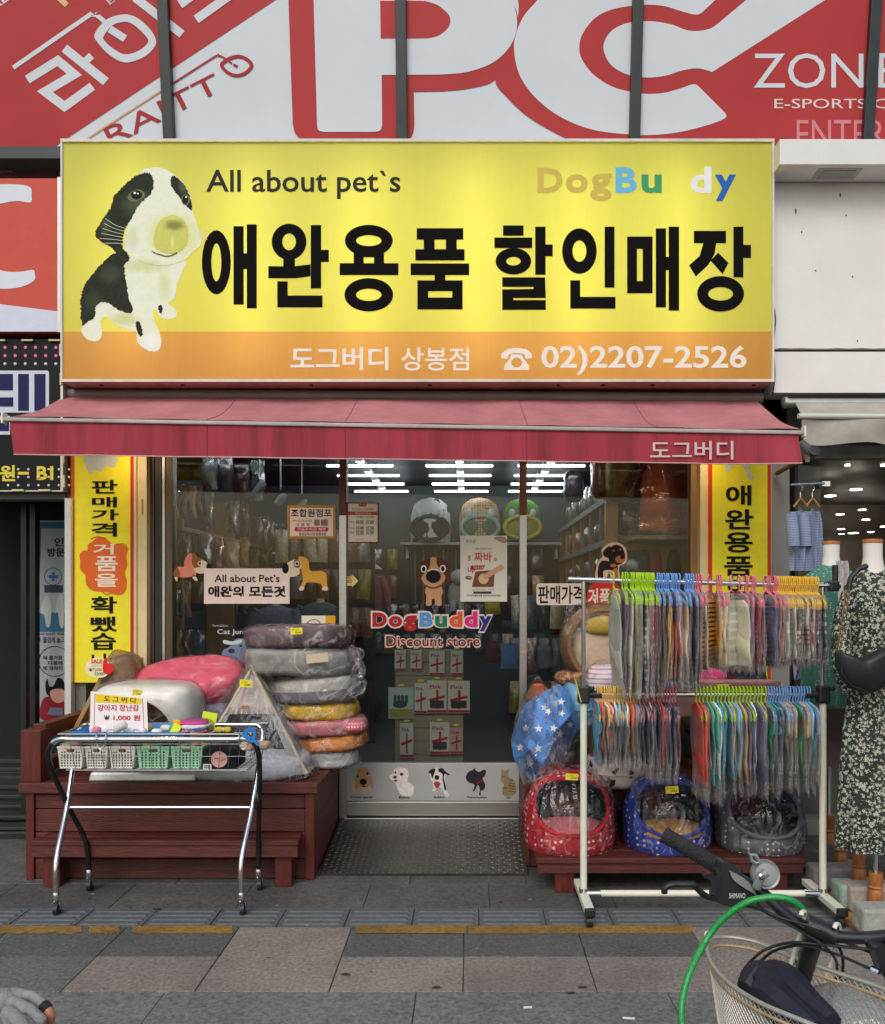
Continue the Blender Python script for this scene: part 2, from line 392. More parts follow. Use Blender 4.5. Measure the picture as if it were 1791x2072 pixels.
def txt(name, s, box, plane, off, mat, parent=None, bold=.0, conv=None, base=None, shear=0.):
    """lettering fitted to a box (u0,v0,u1,v1), or along base=(p0,p1,height) for slanted lines"""
    vs, fs = glyphs(s, bold)
    if base:
        p0, p1, h = base
        if conv: p0, p1 = conv([p0, p1]); h = h * (conv([(1, 0)])[0][0] - conv([(0, 0)])[0][0])
        o = Vector(p0); ex = Vector(p1) - o; ey = Vector((ex.y, -ex.x)).normalized() * h
    else:
        a = [(box[0], box[1]), (box[2], box[3])]
        if conv: a = conv(a)
        o = Vector((a[0][0], a[1][1])); ex = Vector((a[1][0] - a[0][0], 0)); ey = Vector((0, a[0][1] - a[1][1]))
    ey = ey + ex.normalized() * ey.length * shear
    mb = MB(); mb.add([plane.at(*(o + ex * x + ey * y), off) for x, y in vs], fs)
    k = mb.f[0]; nn = (mb.v[k[1]] - mb.v[k[0]]).cross(mb.v[k[2]] - mb.v[k[0]])
    if nn.dot(plane.n) < 0: mb.f = [f[::-1] for f in mb.f]
    return mb.build(name, mat, parent)
def card(name, label, cat, uv, d, mat, thick=.004, group=None, back=None):
    """a thin panel, poster or sticker standing at depth d; returns (object, plane of its face)"""
    u0, v0, u1, v1 = uv
    mb = MB().box(X(u0, d), d, Z(v1, d), X(u1, d), d + thick, Z(v0, d))
    o = mb.build(name, mat, None, label, cat, group)
    return o, Plane((0, d, 0))
# ============================================================ ground and pavement
ASPH = M('street_concrete', lin(114, 115, 110), .85, var=.5, vs=55, bump=.35, bs=160, dirt=.22)
PINK = [M(f'pink_granite_{i}', tuple(c * k for c in lin(138, 128, 119)), .8, var=.42, vs=60, bump=.3, bs=130, dirt=.4) for i, k in enumerate((.94, 1., 1.07))]
GREY = [M(f'grey_granite_{i}', tuple(c * k for c in lin(100, 100, 97)), .8, var=.5, vs=60, bump=.3, bs=150, dirt=.3) for i, k in enumerate((.85, 1., 1.12))]
DGREY = [M(f'dark_paving_{i}', tuple(c * k for c in lin(89, 88, 85)), .8, var=.42, vs=45, bump=.3, bs=120, dirt=.45) for i, k in enumerate((.9, 1., 1.1))]
g = MB().grid(lambda a, b: (-150 + 300 * a, -140 + 290 * b, -.012), 8, 8).build('ground', M('far_asphalt', lin(88, 90, 90), .9, var=.25, vs=40, bump=.3, bs=90), None, 'grey street surface in front of the shop', None, kind='structure')
pv = MB().box(-4.2, 1.2, -.05, 4.2, 5.6, -.0065).build('pavement', M('joint_mortar', (.06, .06, .056), .95, var=.3), None, 'paved footway of granite slabs before the shop', None, kind='structure')
def slab(x0, y0, x1, y1, m, name='paving_slab', gap=.0022, dz=0.):
    h = R.uniform(-.0012, .0012) + dz
    return MB().box(x0 + gap, y0 + gap, -.04, x1 - gap, y1 - gap, h).build(name, m, pv, bevel=.0025)
YA, YB, YC, YD = 3.176, 3.484, 3.795, 4.02
xs = [-1.547 + .508 * i for i in range(-6, 11)]
for i, x in enumerate(xs[:-1]):
    x1 = xs[i + 1]; pinkA = x > -1.6
    slab(x, YA, x1, YB, R.choice(PINK) if pinkA else R.choice(GREY))
    pinkB = (-1.1 < x < -.6) or x > .95
    slab(x, YB, x1, YC, R.choice(PINK) if pinkB else GREY[0])
for i in range(9):                                  # big concrete flags toward the street
    x = -4 + .95 * i
    slab(x, 2.25, x + .95, YA, ASPH, gap=.002, dz=-.002); slab(x - .4, 1.25, x + .55, 2.25, ASPH, gap=.002, dz=-.002)
TACT = M('tactile_paving', lin(92, 96, 98), .7, var=.22, vs=50, bump=.25, bs=100, dirt=.35)
tb = MB(); tb.box(.003, .003, -.04, .303, YD - YC - .003, 0)
for k in range(4):
    y = .032 + k * .05; tb.hexa([(.02, y - .012, 0), (.286, y - .012, 0), (.286, y + .012, 0), (.02, y + .012, 0), (.028, y - .007, .0055), (.278, y - .007, .0055), (.278, y + .007, .0055), (.028, y + .007, .0055)])
tme = tb.mesh('tactile_block', TACT)
for i in range(-9, 12):
    o = bpy.data.objects.new('tactile_block', tme); C.objects.link(o); o.parent = pv
    o.location = Vector((.045 + .306 * i, YC, R.uniform(-.001, .001))) - ORG[pv]
for j, (y0, y1) in enumerate(((YD, 4.36), (4.36, 4.9), (4.9, 5.55))):
    for i in range(-7, 9):
        x = .1 + .61 * i + .2 * j; slab(x, y0, x + .61, y1, R.choice(DGREY), gap=.0015)
YEL = M('worn_yellow_paint', lin(150, 114, 48), .85, var=.42, vs=45, dirt=.6)
for i in range(46):
    y = R.uniform(2.9, 4.3); x = R.uniform(-1.9, 1.9); u, v = U0 + x / y * F, V0 + H / y * F; w = R.uniform(1.2, 5)
    flat('spot_stain', [[(u + w * math.cos(a) * R.uniform(.6, 1.3), v + w * .32 * math.sin(a) * R.uniform(.6, 1.2)) for a in [k * .7 for k in range(9)]]], Plane((0, 0, 0), (0, 0, 1)), .0016, M(f'spot_stain_{i % 3}', lin(*((46, 44, 42), (60, 58, 56), (150, 148, 142))[i % 3]), .85), pv)
def stripe(u0, u1, v0=1874, v1=1889, rag=2.):
    n = 26; a = []; b = []
    for i in range(n + 1):
        u = u0 + (u1 - u0) * i / n
        for L, v in ((a, v0), (b, v1)):
            y = GY(v + R.uniform(-rag, rag)); L.append((X(u, y), y, .0022))
    mb = MB(); mb.add(a + b, [(i + n + 1, i + n + 2, i + 1, i) for i in range(n)])
    mb.build('yellow_line', YEL, pv)
for a, b, r in ((-60, 165, 3.), (180, 242, 4.), (268, 470, 1.4), (720, 944, .9), (948, 1400, .9)): stripe(a, b, rag=r)
# cigarette ends and specks of litter on the paving
for i, (u, v, w, r) in enumerate(((1068, 2041, 17, .05), (1272, 2062, 24, -.1), (1600, 2050, 14, .2))):
    y = GY(v); MB().tube([(X(u - w / 2, y), y, .004), (X(u + w / 2, y), y + r * .05, .004)], .0038, 8).build('cigarette_end', P(228, 222, 210), None, f'small white cigarette end on the grey paving, {ORD(i)} from the left', 'litter', 'cigarette ends on the paving', smooth=True)
for i, (u, v) in enumerate(((884, 1998), (1180, 1998), (1155, 2010), (700, 1972), (320, 1840))):
    y = GY(v)
    flat('gum_stain', [[(u + 9 * math.cos(a) * R.uniform(.6, 1.3), v + 3 * math.sin(a) * R.uniform(.6, 1.2)) for a in [k * .52 for k in range(12)]]], Plane((0, 0, 0), (0, 0, 1)), .0015, M('gum_stain', (.03, .03, .03), .8), pv)

# ============================================================ building shell
FAC = M('facade_render', lin(120, 118, 112), .8, var=.2, vs=5, bump=.2)
FACD = M('dark_fascia', lin(46, 44, 44), .7, var=.3, vs=6)
sh = thing('shop_building', 'narrow street building housing the pet shop, with dark fascia above the glass', 'building', (0, 5.4, 0))
MB().box(-2.62, 5.34, 2.52, 2.02, 5.6, 2.86).build('fascia', FACD, sh)
MB().box(-2.62, 5.36, 2.862, 2.02, 5.6, 4.16).build('upper_wall', FAC, sh)
MB().box(-3.6, 5.36, 4.162, 4.2, 5.6, 6.3).build('backing_wall', FAC, sh)
MB().box(-2.515, 5.222, -.02, -2.385, 5.6, 2.518).build('pier', FAC, sh)
MB().box(1.86, 5.24, -.02, 2.0, 5.6, 2.518).build('pier', M('grey_pier', lin(150, 148, 144), .6, var=.1), sh)
MB().box(-4.4, 5.36, 2.52, -2.622, 5.6, 4.16).build('upper_wall', M('mint_paint', lin(150, 205, 190), .7, var=.2, dirt=.3), sh)

# ============================================================ PC billboard above (leans forward at the top)
RED = P(186, 64, 66, rough=.35, var=.04, vs=3); WHI = P(220, 226, 234, rough=.35, var=.03, vs=3)
zb = Z(309, 5.22); sl_ = .14
PP = Plane((0, 5.22, zb), (0, -1, -sl_))
def pcy(z): return 5.22 - (z - zb) * sl_
pc = thing('advertising_billboard', 'huge red and white PC billboard in five panels above the yellow sign', 'billboard', (0, 5.3, zb))
zt = 5.4; mu = [-2.95] + [PP.at(u, 140).x for u in (338.5, 813, 1286, 1761)] + [3.4]
for a, b in zip(mu, mu[1:]):
    MB().hexa([(a + .006, pcy(zb) + .001, zb), (b - .006, pcy(zb) + .001, zb), (b - .006, pcy(zb) + .05, zb), (a + .006, pcy(zb) + .05, zb),
               (a + .006, pcy(zt) + .001, zt), (b - .006, pcy(zt) + .001, zt), (b - .006, pcy(zt) + .05, zt), (a + .006, pcy(zt) + .05, zt)]).build('panel', WHI, pc)
for x in mu[1:-1]:
    w = .033
    MB().hexa([(x - w, pcy(zb) - .04, zb - .03), (x + w, pcy(zb) - .04, zb - .03), (x + w, pcy(zb) + .06, zb - .03), (x - w, pcy(zb) + .06, zb - .03),
               (x - w, pcy(zt) - .04, zt), (x + w, pcy(zt) - .04, zt), (x + w, pcy(zt) + .06, zt), (x - w, pcy(zt) + .06, zt)]).build('mullion', M('black_mullion', lin(48, 54, 56), .45, .2, var=.2), pc, bevel=.004)
MB().box(-3.4, 5.14, Z(327, 5.18), 2.6, 5.3, zb - .002).build('bottom_rail', M('black_mullion'), pc)
MB().box(-3.4, 5.3, zb + .02, 3.6, 5.34, zt).build('backing', FACD, pc)
A = zm(0, 0, 1160); B = zm(1160, 0, 2320)
rl = A([(-200, -160), (1360, -160), (1115, 0), (170, 628), (-200, 628)])
flat('print', [rl], PP, .001, RED, pc)
po = A([(1163, -120), (1168, 0), (1176, 250), (1185, 500)]) + A(crv([(1185, 500), (1195, 540), (1225, 568), (1260, 571)])) + A([(1600, 572)]) + A(crv([(1600, 572), (1645, 568), (1670, 545), (1677, 505)])) + A([(1675, 372), (1791, 370)]) + B(crv([(0, 370), (110, 358), (215, 322), (270, 205), (300, 130), (303, 60), (278, 0), (220, -120)]))
flat('letter_backing', [po], PP, .002, RED, pc)
cb = B(crv([(240, -160), (300, -20), (305, 70), (270, 200), (214, 322), (262, 395), (340, 468), (440, 530), (545, 580)])) + B([(1000, 640), (2000, 680), (2000, -160)])
flat('letter_backing', [cb], PP, .0031, RED, pc)
cw = B(crv([(470, -120), (385, 0), (330, 65), (297, 140), (290, 210), (312, 305), (372, 392), (470, 470), (600, 524), (750, 545), (850, 547), (950, 537), (1060, 511), (1135, 484), (1148, 468), (1130, 445)])) + \
     B(crv([(1040, 355), (1024, 343), (1005, 344), (960, 360), (890, 378), (810, 380), (700, 357), (620, 311), (570, 252), (553, 200), (567, 138), (620, 72), (700, 36), (820, 21), (900, 27), (970, 48), (1025, 61), (1050, 52)])) + B([(1230, -120)])
flat('letter_c', [cw], PP, .0042, WHI, pc)
tg = B(crv([(1380, -120), (1230, 0), (1120, 92), (1080, 118), (1030, 127), (985, 123), (930, 102), (850, 88), (760, 92), (695, 118), (660, 158), (652, 205), (680, 262), (740, 300), (820, 315), (900, 308), (960, 289), (1020, 278), (1060, 283), (1090, 293)])) + B([(1550, 0), (1740, -120)])
flat('letter_c', [tg], PP, .0044, WHI, pc)
pw = A([(1262, -120), (1270, 0), (1284, 505)]) + A(crv([(1284, 505), (1290, 528), (1312, 535)])) + A([(1518, 535)]) + A(crv([(1518, 535), (1540, 528), (1547, 505)])) + A([(1545, 305), (1791, 303)]) + B(crv([(0, 303), (100, 293), (200, 257), (265, 200), (297, 135), (300, 70), (285, 10), (250, -120)]))
flat('letter_p', [pw], PP, .0046, WHI, pc)
flat('letter_counter', [A([(1539, 5), (1700, 5)]) + B(crv([(-70, 6), (-20, 22), (20, 55), (32, 82), (22, 115), (-15, 145), (-60, 157)])) + A([(1541, 158)])], PP, .0056, RED, pc)
wst = [stroke([(112, 323), (235, 246), (302, 302), (183, 372), (262, 432), (375, 350)], 36), stroke([(262, 196), (430, 332)], 36), stroke([(340, 256), (372, 226)], 30),
       stroke(crv([(55, 275), (355, 68), (378, 60), (400, 68), (445, 108)], 6), 18),
       (spl([(384, 140), (430, 82), (495, 60), (545, 68), (595, 105), (628, 150), (630, 185), (590, 228), (530, 252), (490, 250), (440, 220), (398, 175)]),
        [spl([(420, 150), (455, 105), (500, 90), (535, 97), (575, 130), (600, 160), (596, 180), (565, 205), (525, 220), (495, 218), (455, 195), (428, 170)])]),
       stroke([(445, 118), (508, 158)], 30), stroke([(548, -8), (738, 140)], 34), stroke([(795, 80), (960, -38)], 36), stroke([(722, -15), (742, 18), (780, -10)], 24)]
flat('lettering', wst, PP, .003, WHI, pc, A)
flat('print', [stroke([(150, -90), (272, 22)], 22)], PP, .003, P(232, 196, 150), pc, A)
txt('lettering', 'RE', None, PP, .003, WHI, pc, .02, A, ((-20, 42), (42, -2), 34))
txt('lettering', 'E-', None, PP, .003, P(226, 190, 184), pc, .02, A, ((446, 22), (482, -6), 26))
RD2 = P(176, 58, 64)
txt('lettering', 'RAITT', None, PP, .003, RD2, pc, .0, A, ((452, 592), (900, 365), 78))
flat('lettering', [(spl([(890, 262), (925, 232), (970, 222), (1010, 240), (1026, 268), (1000, 300), (960, 313), (920, 300)]), [spl([(906, 265), (935, 243), (972, 236), (1000, 250), (1010, 268), (990, 290), (958, 300), (928, 290)])]),
                  stroke([(945, 262), (962, 270)], 10), stroke(crv([(690, 345), (865, 233), (885, 227), (905, 233), (940, 258)]), 7)], PP, .0031, RD2, pc, A)
flat('print', [stroke([(340, 572), (690, 345)], 6)], PP, .003, P(214, 160, 98), pc, A)
txt('lettering', 'ZON', (1258, 217, 1702, 358), PP, .005, WHI, pc, .0, B)
txt('lettering', 'E', (1762, 217, 1850, 356), PP, .005, WHI, pc, .0, B)
txt('lettering', 'E-SPORTS C', (1342, 401, 1800, 440), PP, .005, P(232, 214, 214), pc, .004, B)
txt('lettering', 'ENTER', (1432, 487, 1790, 600), PP, .005, P(222, 140, 150), pc, .0, B)

# ============================================================ yellow shop sign (back-lit box)
ds = 5.05; SP = Plane((0, ds, 0), (0, -1, 0))
def tl(r, g_, b_, var=.05, t=.5):
    return M(f'lit_print_{r}_{g_}_{b_}', lin(r, g_, b_), .38, var=var, vs=5, stretch=(6, 1, .5), trl=t, spec=.4)
sg = thing('shop_sign', 'long yellow back-lit pet shop sign with a puppy picture and black Korean lettering', 'sign', (-.3, 5.2, Z(768, ds)))
u0, u1, v0, vm, v1 = 129, 1561, 286.5, 671, 770
x0, x1, z0, zm_, z1 = X(u0, ds), X(u1, ds), Z(v1, ds), Z(vm, ds), Z(v0, ds)
MB().grid(lambda a, b: (x0 + (x1 - x0) * a, ds, zm_ + (z1 - zm_) * b), 24, 4).build('sign_face', tl(234, 229, 98, .018), sg)
MB().grid(lambda a, b: (x0 + (x1 - x0) * a, ds, z0 + (zm_ - z0) * b), 24, 2).build('lower_band', tl(232, 172, 84, .03), sg)
cs = M('sign_box_pink', lin(196, 150, 138), .55, var=.15, dirt=.5)
MB().box(x0 - .012, ds - .006, z0 - .008, x1 + .012, 5.335, z0 + .0).build('sign_box', cs, sg)
MB().box(x0 - .012, ds - .006, z1, x1 + .012, 5.335, z1 + .01).build('sign_box', M('sign_box_white', lin(206, 204, 198), .5, dirt=.3), sg)
for xa in (x0 - .012, x1): MB().box(xa, ds - .006, z0, xa + .012, 5.335, z1).build('sign_box', M('sign_box_white'), sg)
MB().box(x0, 5.325, z0, x1, 5.335, z1).build('sign_box', M('sign_inside', (.8, .8, .78), .8, var=0), sg)
tr = M('sign_trim', lin(226, 220, 206), .45, var=.08, dirt=.3)
MB().box(x0 - .014, ds - .012, z1 - .006, x1 + .014, ds - .0065, z1 + .012).build('trim', tr, sg)
MB().box(x0 - .014, ds - .012, z0 - .010, x1 + .014, ds - .0065, z0 + .006).build('trim', tr, sg)
for xa in (x0 - .014, x1 + .004): MB().box(xa, ds - .012, z0 + .006, xa + .010, ds - .0065, z1 - .006).build('trim', tr, sg)
for u in (205, 370, 630, 870, 1130, 1220, 1320, 1525):
    MB().lathe([(.012, z0 - .014), (.014, z0 - .008)], (X(u, 5.12), 5.12, 0), 8).build('bolt', DARK(), sg)
tubes = emitmat('sign_tube', (1., .98, .9), 6.)
for i, k in enumerate((.09, .26, .42, .58, .725, .87)):
    xx = x0 + (x1 - x0) * k
    MB().tube([(xx, 5.24, z0 + .1), (xx, 5.24, z1 - .1)], .016, 8).build('lamp_tube', tubes, sg)
S3 = zm(100, 340, 1160); S4 = zm(1160, 340, 2320)
K = P(20, 18, 18, rough=.7, spec=.05); OF = .0025
def let(shapes, cv): return flat('letter', shapes, SP, OF, K, sg, cv)
let([(ell(790, 588, 64, 142), [ell(790, 588, 22, 84)]), rect(866, 428, 911, 775), rect(910, 548, 926, 618), rect(925, 420, 969, 792)], S3)
let([(ell(1112, 497, 77, 80), [ell(1112, 497, 30, 37)]), rect(1086, 572, 1138, 608), [(1020, 605), (1130, 606), (1207, 597), (1207, 650), (1140, 659), (1020, 659)], rect(1208, 423, 1254, 704), rect(1253, 533, 1288, 587), [(1060, 672), (1106, 672), (1106, 735), (1260, 735), (1260, 788), (1060, 788)]], S3)
let([(ell(1465, 492, 106, 70), [ell(1465, 492, 56, 24)]), rect(1398, 540, 1442, 594), rect(1488, 540, 1532, 594), rect(1440, 550, 1490, 566), rect(1336, 592, 1596, 645), (ell(1465, 732, 108, 74), [ell(1465, 732, 56, 27)])], S3)
let([rect(1677, 437, 1883, 488), rect(1708, 486, 1756, 532), rect(1806, 486, 1854, 532), rect(1671, 530, 1889, 580), rect(1650, 593, 1909, 645), rect(1756, 643, 1804, 670), ([*rect(1680, 668, 1880, 797)], [rect(1728, 716, 1834, 744)])], S3)
let([rect(245, 388, 328, 430), rect(210, 437, 363, 480), (ell(287, 533, 72, 54), [ell(287, 533, 29, 17)]), rect(375, 393, 417, 588), rect(416, 465, 446, 513), [(242, 598), (415, 598), (418, 682), (287, 682), (287, 690), (418, 690), (418, 730), (242, 730), (242, 647), (368, 645), (368, 637), (242, 637)]], S4)
let([(ell(554, 492, 70, 92), [ell(554, 492, 28, 43)]), rect(656, 393, 696, 640), [(517, 610), (557, 610), (557, 677), (700, 677), (700, 725), (517, 725)]], S4)
let([(rect(747, 433, 850, 663), [rect(787, 483, 810, 613)]), rect(863, 400, 904, 720), rect(903, 515, 916, 570), rect(915, 393, 957, 733)], S4)
let([rect(1017, 410, 1147, 460), [(1056, 458), (1108, 458), (1100, 505), (1075, 548), (1025, 595), (997, 550), (1040, 512)], [(1084, 530), (1115, 498), (1157, 540), (1133, 585)], rect(1177, 393, 1217, 598), rect(1216, 467, 1248, 520), (ell(1125, 665, 95, 72), [ell(1125, 665, 50, 27)])], S4)
txt('lettering', 'All about pet`s', (745, 178, 1605, 308), SP, OF, P(44, 40, 36), sg, .012, S3)
for s_, b_, c_ in (('D', (385, 155, 487, 257), (214, 190, 92)), ('o', (498, 180, 588, 258), (214, 190, 92)), ('g', (597, 178, 685, 290), (214, 190, 92)), ('B', (700, 152, 787, 257), (112, 190, 226)),
                   ('u', (805, 182, 887, 258), (70, 160, 110)), ('d', (1002, 150, 1088, 257), (240, 240, 236)), ('y', (1102, 182, 1188, 290), (38, 104, 186))):
    txt('letter', s_, b_, SP, OF, P(*c_), sg, .035, S4)
WL = P(244, 236, 224)
txt('lettering', '도그버디', (1118, 962, 1552, 1066), SP, OF, WL, sg, .021, S3)
txt('lettering', '상봉점', (1608, 964, 1909, 1068), SP, OF, WL, sg, .012, S3)
txt('lettering', '02)2207-2526', (400, 874, 1230, 992), SP, OF, WL, sg, .02, S4)
flat('phone_symbol', [[(238, 925), (240, 905), (262, 888), (300, 883), (338, 888), (360, 905), (362, 925), (335, 928), (332, 910), (312, 905), (288, 905), (268, 910), (264, 928)],
                      ([(278, 910), (322, 910), (326, 925), (350, 955), (352, 973), (248, 973), (250, 955), (274, 925)], [ell(300, 943, 22, 20, 20)])], SP, OF, WL, sg, S4)
# puppy photograph printed on the sign
so_ = ORG[sg]
def loc(x, y):
    q = SP.at(*S3([(x, y)])[0]); return (q.x - so_.x, q.z - so_.z)
kx = loc(1, 0)[0] - loc(0, 0)[0]
def spot(x, y, rx, ry, c, k=1.): return (*loc(x, y), rx * kx, ry * kx, lin(*c), k)
FURB = radprint('print_dark_fur', lin(40, 46, 34), [spot(440, 330, 90, 70, (86, 98, 68), .7), spot(320, 640, 70, 60, (80, 88, 64), .5), spot(300, 430, 30, 60, (84, 92, 66), .7), spot(250, 760, 60, 60, (70, 78, 56), .6), spot(645, 250, 30, 50, (96, 104, 76), .7)], .5, 60)
FURW = radprint('print_white_fur', lin(240, 244, 222), [spot(600, 470, 150, 130, (228, 228, 120), 1.), spot(470, 605, 150, 40, (206, 212, 130), .6), spot(380, 840, 90, 45, (206, 212, 120), .7), spot(560, 690, 40, 90, (214, 220, 140), .6), spot(440, 250, 40, 110, (250, 252, 246), .8), spot(500, 940, 50, 50, (252, 252, 246), .9), spot(420, 480, 40, 80, (206, 212, 160), .5)], .04, 30)
body = spl([(390, 560), (640, 578), (640, 625), (618, 680), (605, 745), (575, 768), (612, 800), (608, 832), (572, 838), (540, 828), (527, 800), (510, 803), (513, 842), (531, 882), (546, 930), (540, 970), (515, 983), (478, 974), (440, 940), (434, 896), (380, 882), (330, 852), (300, 826), (278, 850), (284, 900), (274, 928), (245, 937), (210, 921), (192, 890), (205, 850), (230, 700), (300, 600)], 4)
flat('puppy_body', [furry(body, 1.5, 2)], SP, .0018, FURW, sg, S3)
flat('puppy_patch', [furry(spl([(345, 545), (300, 577), (250, 630), (206, 690), (190, 750), (190, 800), (196, 868), (222, 850), (246, 838), (256, 790), (275, 766), (310, 768), (360, 800), (418, 808), (405, 745), (388, 660), (382, 600), (402, 578)], 4), 4), furry(spl([(435, 850), (452, 855), (465, 905), (452, 915), (438, 890)]), 3), furry(spl([(535, 780), (550, 782), (548, 815), (536, 805)]), 3)], SP, .0025, FURB, sg, S3)
flat('puppy_head', [furry(spl([(460, 183), (510, 168), (560, 175), (610, 205), (650, 245), (675, 300), (683, 350), (700, 410), (722, 470), (721, 510), (690, 540), (640, 582), (560, 602), (480, 592), (420, 562), (383, 522), (398, 430), (420, 330), (440, 240)], 4), 1.5, 2)], SP, .0032, FURW, sg, S3)
flat('puppy_patch', [furry(spl([(502, 200), (480, 192), (455, 196), (420, 215), (370, 260), (335, 300), (325, 345), (295, 385), (270, 425), (255, 470), (285, 500), (335, 530), (372, 580), (405, 575), (395, 545), (375, 520), (382, 450), (420, 385), (455, 325), (500, 285), (513, 240)], 4), 4), furry(spl([(598, 205), (640, 235), (670, 290), (684, 358), (655, 335), (612, 282), (588, 240)], 4), 3)], SP, .0039, FURB, sg, S3)
flat('puppy_eye', [spl([(398, 300), (415, 276), (445, 266), (472, 280), (470, 300), (440, 318), (412, 318)]), ell(654, 312, 19, 24, 18)], SP, .0046, P(110, 122, 88), sg, S3)
flat('puppy_pupil', [ell(437, 290, 25, 20, 18), ell(653, 311, 13, 19, 16)], SP, .0051, P(16, 16, 14), sg, S3)
flat('puppy_glint', [ell(430, 282, 6, 5, 10), ell(444, 285, 4, 4, 10), ell(657, 300, 4, 5, 10)], SP, .0056, P(246, 248, 240), sg, S3)
NOS = radprint('print_nose', lin(214, 214, 112), [spot(605, 425, 62, 34, (132, 132, 66), .9), spot(596, 500, 10, 44, (236, 236, 170), .8), spot(600, 392, 50, 14, (226, 226, 140), .7)], .05, 40)
flat('puppy_nose', [spl([(535, 415), (560, 390), (600, 380), (640, 396), (660, 430), (664, 480), (650, 520), (612, 546), (560, 545), (520, 525), (512, 490), (520, 450)], 4)], SP, .0046, NOS, sg, S3)
flat('puppy_mouth', [stroke(crv([(505, 538), (520, 548), (545, 556), (570, 562), (595, 557), (618, 545)]), 5)], SP, .0056, P(110, 108, 56), sg, S3)
whk = [stroke(crv([(395, 440 + 14 * i), (345, 425 + 16 * i), (300 - 6 * i, 395 + 22 * i)]), 2.2) for i in range(6)] + [stroke(crv([(712, 450 + 12 * i), (735, 452 + 10 * i), (752, 440 + 16 * i)]), 2) for i in range(4)]
flat('puppy_whiskers', whk, SP, .006, P(226, 228, 206), sg, S3, kind='stuff')

# ============================================================ red awning
AW = M('awning_cloth', lin(196, 126, 132), .9, var=.12, vs=4, bump=.15, bs=240, dirt=.3, trl=.12)
def valmat():
    m = M('valance_cloth', lin(164, 50, 66), .8, var=.1, vs=7, bump=.12, bs=240)
    n = m.node_tree.nodes; l = m.node_tree.links; b = n['Principled BSDF']; old = b.inputs['Base Color'].links[0].from_socket
    tc = n.new('ShaderNodeTexCoord'); mp = n.new('ShaderNodeMapping'); mp.inputs['Scale'].default_value = (4.5, 1, .35); l.new(tc.outputs['Object'], mp.inputs[0])
    t = n.new('ShaderNodeTexNoise'); t.inputs['Scale'].default_value = 1.6; t.inputs['Detail'].default_value = 8; t.inputs['Roughness'].default_value = .7; l.new(mp.outputs[0], t.inputs['Vector'])
    r = n.new('ShaderNodeValToRGB'); r.color_ramp.elements[0].position = .45; r.color_ramp.elements[1].position = .75; r.color_ramp.elements[0].color = (1, 1, 1, 1); r.color_ramp.elements[1].color = (.36, .3, .3, 1)
    l.new(t.outputs[0], r.inputs[0]); mx = n.new('ShaderNodeMix'); mx.data_type = 'RGBA'; mx.blend_type = 'MULTIPLY'; mx.inputs[0].default_value = 1
    l.new(old, mx.inputs[6]); l.new(r.outputs[0], mx.inputs[7]); l.new(mx.outputs[2], b.inputs['Base Color']); return m
VA = valmat()
df = 4.53; db = 5.2
fl, fr_ = X(18, df), X(1621, df); bl, br = X(128, db), X(1534, db)
def ftz(a): return Z(843 + (870 - 843) * a, df)
def aw(a, b):
    sag = -.05 * math.sin(math.pi * b) * (.5 + .5 * math.sin(a * 12.56) ** 2) + .008 * noise.noise((a * 14, b * 2.5, 3))
    rg = sum(.055 * math.exp(-((a - c) / .05) ** 2) * (1 - b) * b * 3.2 for c in (.435, .66))
    return (bl + (br - bl) * a + (fl - bl + ((fr_ - br) - (fl - bl)) * a) * b, db + (df - db) * b, Z(804 + 8 * a, db) + (ftz(a) - Z(804 + 8 * a, db)) * b + sag + rg)
an = thing('awning', 'faded red fabric shop awning with white front bar and hanging valance', 'awning', (-.35, 5.2, 2.2))
MB().grid(aw, 70, 12).build('canopy', AW, an, smooth=True)
def vl(a, b):
    x = fl + .012 + (fr_ - fl - .03) * a; k = math.sin(a * 37) * .004 + math.sin(a * 91 + 2) * .002
    if a > .93: k += -.035 * (a - .93) / .07 * math.sin(b * 2)
    zt_ = ftz(a) - .026; zb_ = Z(920 + 21 * a, df)
    return (x + (.02 * b if a < .02 else 0), df - .012 + k * b * 1.4, zt_ + (zb_ - zt_) * b)
va = MB().grid(vl, 130, 8).build('valance', VA, an, smooth=True)
MB().tube([Vector(vl(i / 60, 1)) for i in range(61)], .0035, 6).build('hem', P(206, 170, 166), va)
wb = M('white_bar', lin(188, 178, 174), .5, var=.12, dirt=.4)
MB().hexa([(fl - .02, df - .025, ftz(0) - .029), (fr_ + .01, df - .025, ftz(1) - .029), (fr_ + .01, df + .012, ftz(1) - .029), (fl - .02, df + .012, ftz(0) - .029),
           (fl - .02, df - .025, ftz(0) - .007), (fr_ + .01, df - .025, ftz(1) - .007), (fr_ + .01, df + .012, ftz(1) - .007), (fl - .02, df + .012, ftz(0) - .007)]).build('front_bar', wb, an, bevel=.006)
for x, a in ((fl - .022, 0), (fr_ + .012, 1)): MB().cbox((x, df - .006, ftz(a) - .012), .012, .05, .06).build('end_cap', WHT(), an, bevel=.004)
MB().tube([(bl - .02, 5.22, Z(798, 5.22)), (br + .03, 5.22, Z(806, 5.22))], .035, 12).build('roller_tube', M('roller_grey', lin(120, 116, 112), .5), an, smooth=True)
for xa in (-1.75, 1.2):
    el = (xa + .42, 4.9, 2.36)
    MB().tube([(xa, 5.25, 2.62), el], .02, 8).tube([el, (xa + .05, 4.56, 2.40)], .018, 8).build('folding_arm', ALU(), an, smooth=True)
for k in (.25, .425, .655, .82):                      # cloth seams
    MB().tube([Vector(aw(k, b / 10)) + Vector((0, 0, .002)) for b in range(11)], .0013, 4).build('seam', M('seam', lin(140, 62, 72), .8), an)
    MB().tube([Vector(vl(k, b / 6)) - Vector((0, .003, 0)) for b in range(7)], .0018, 4).build('seam', M('seam'), an)
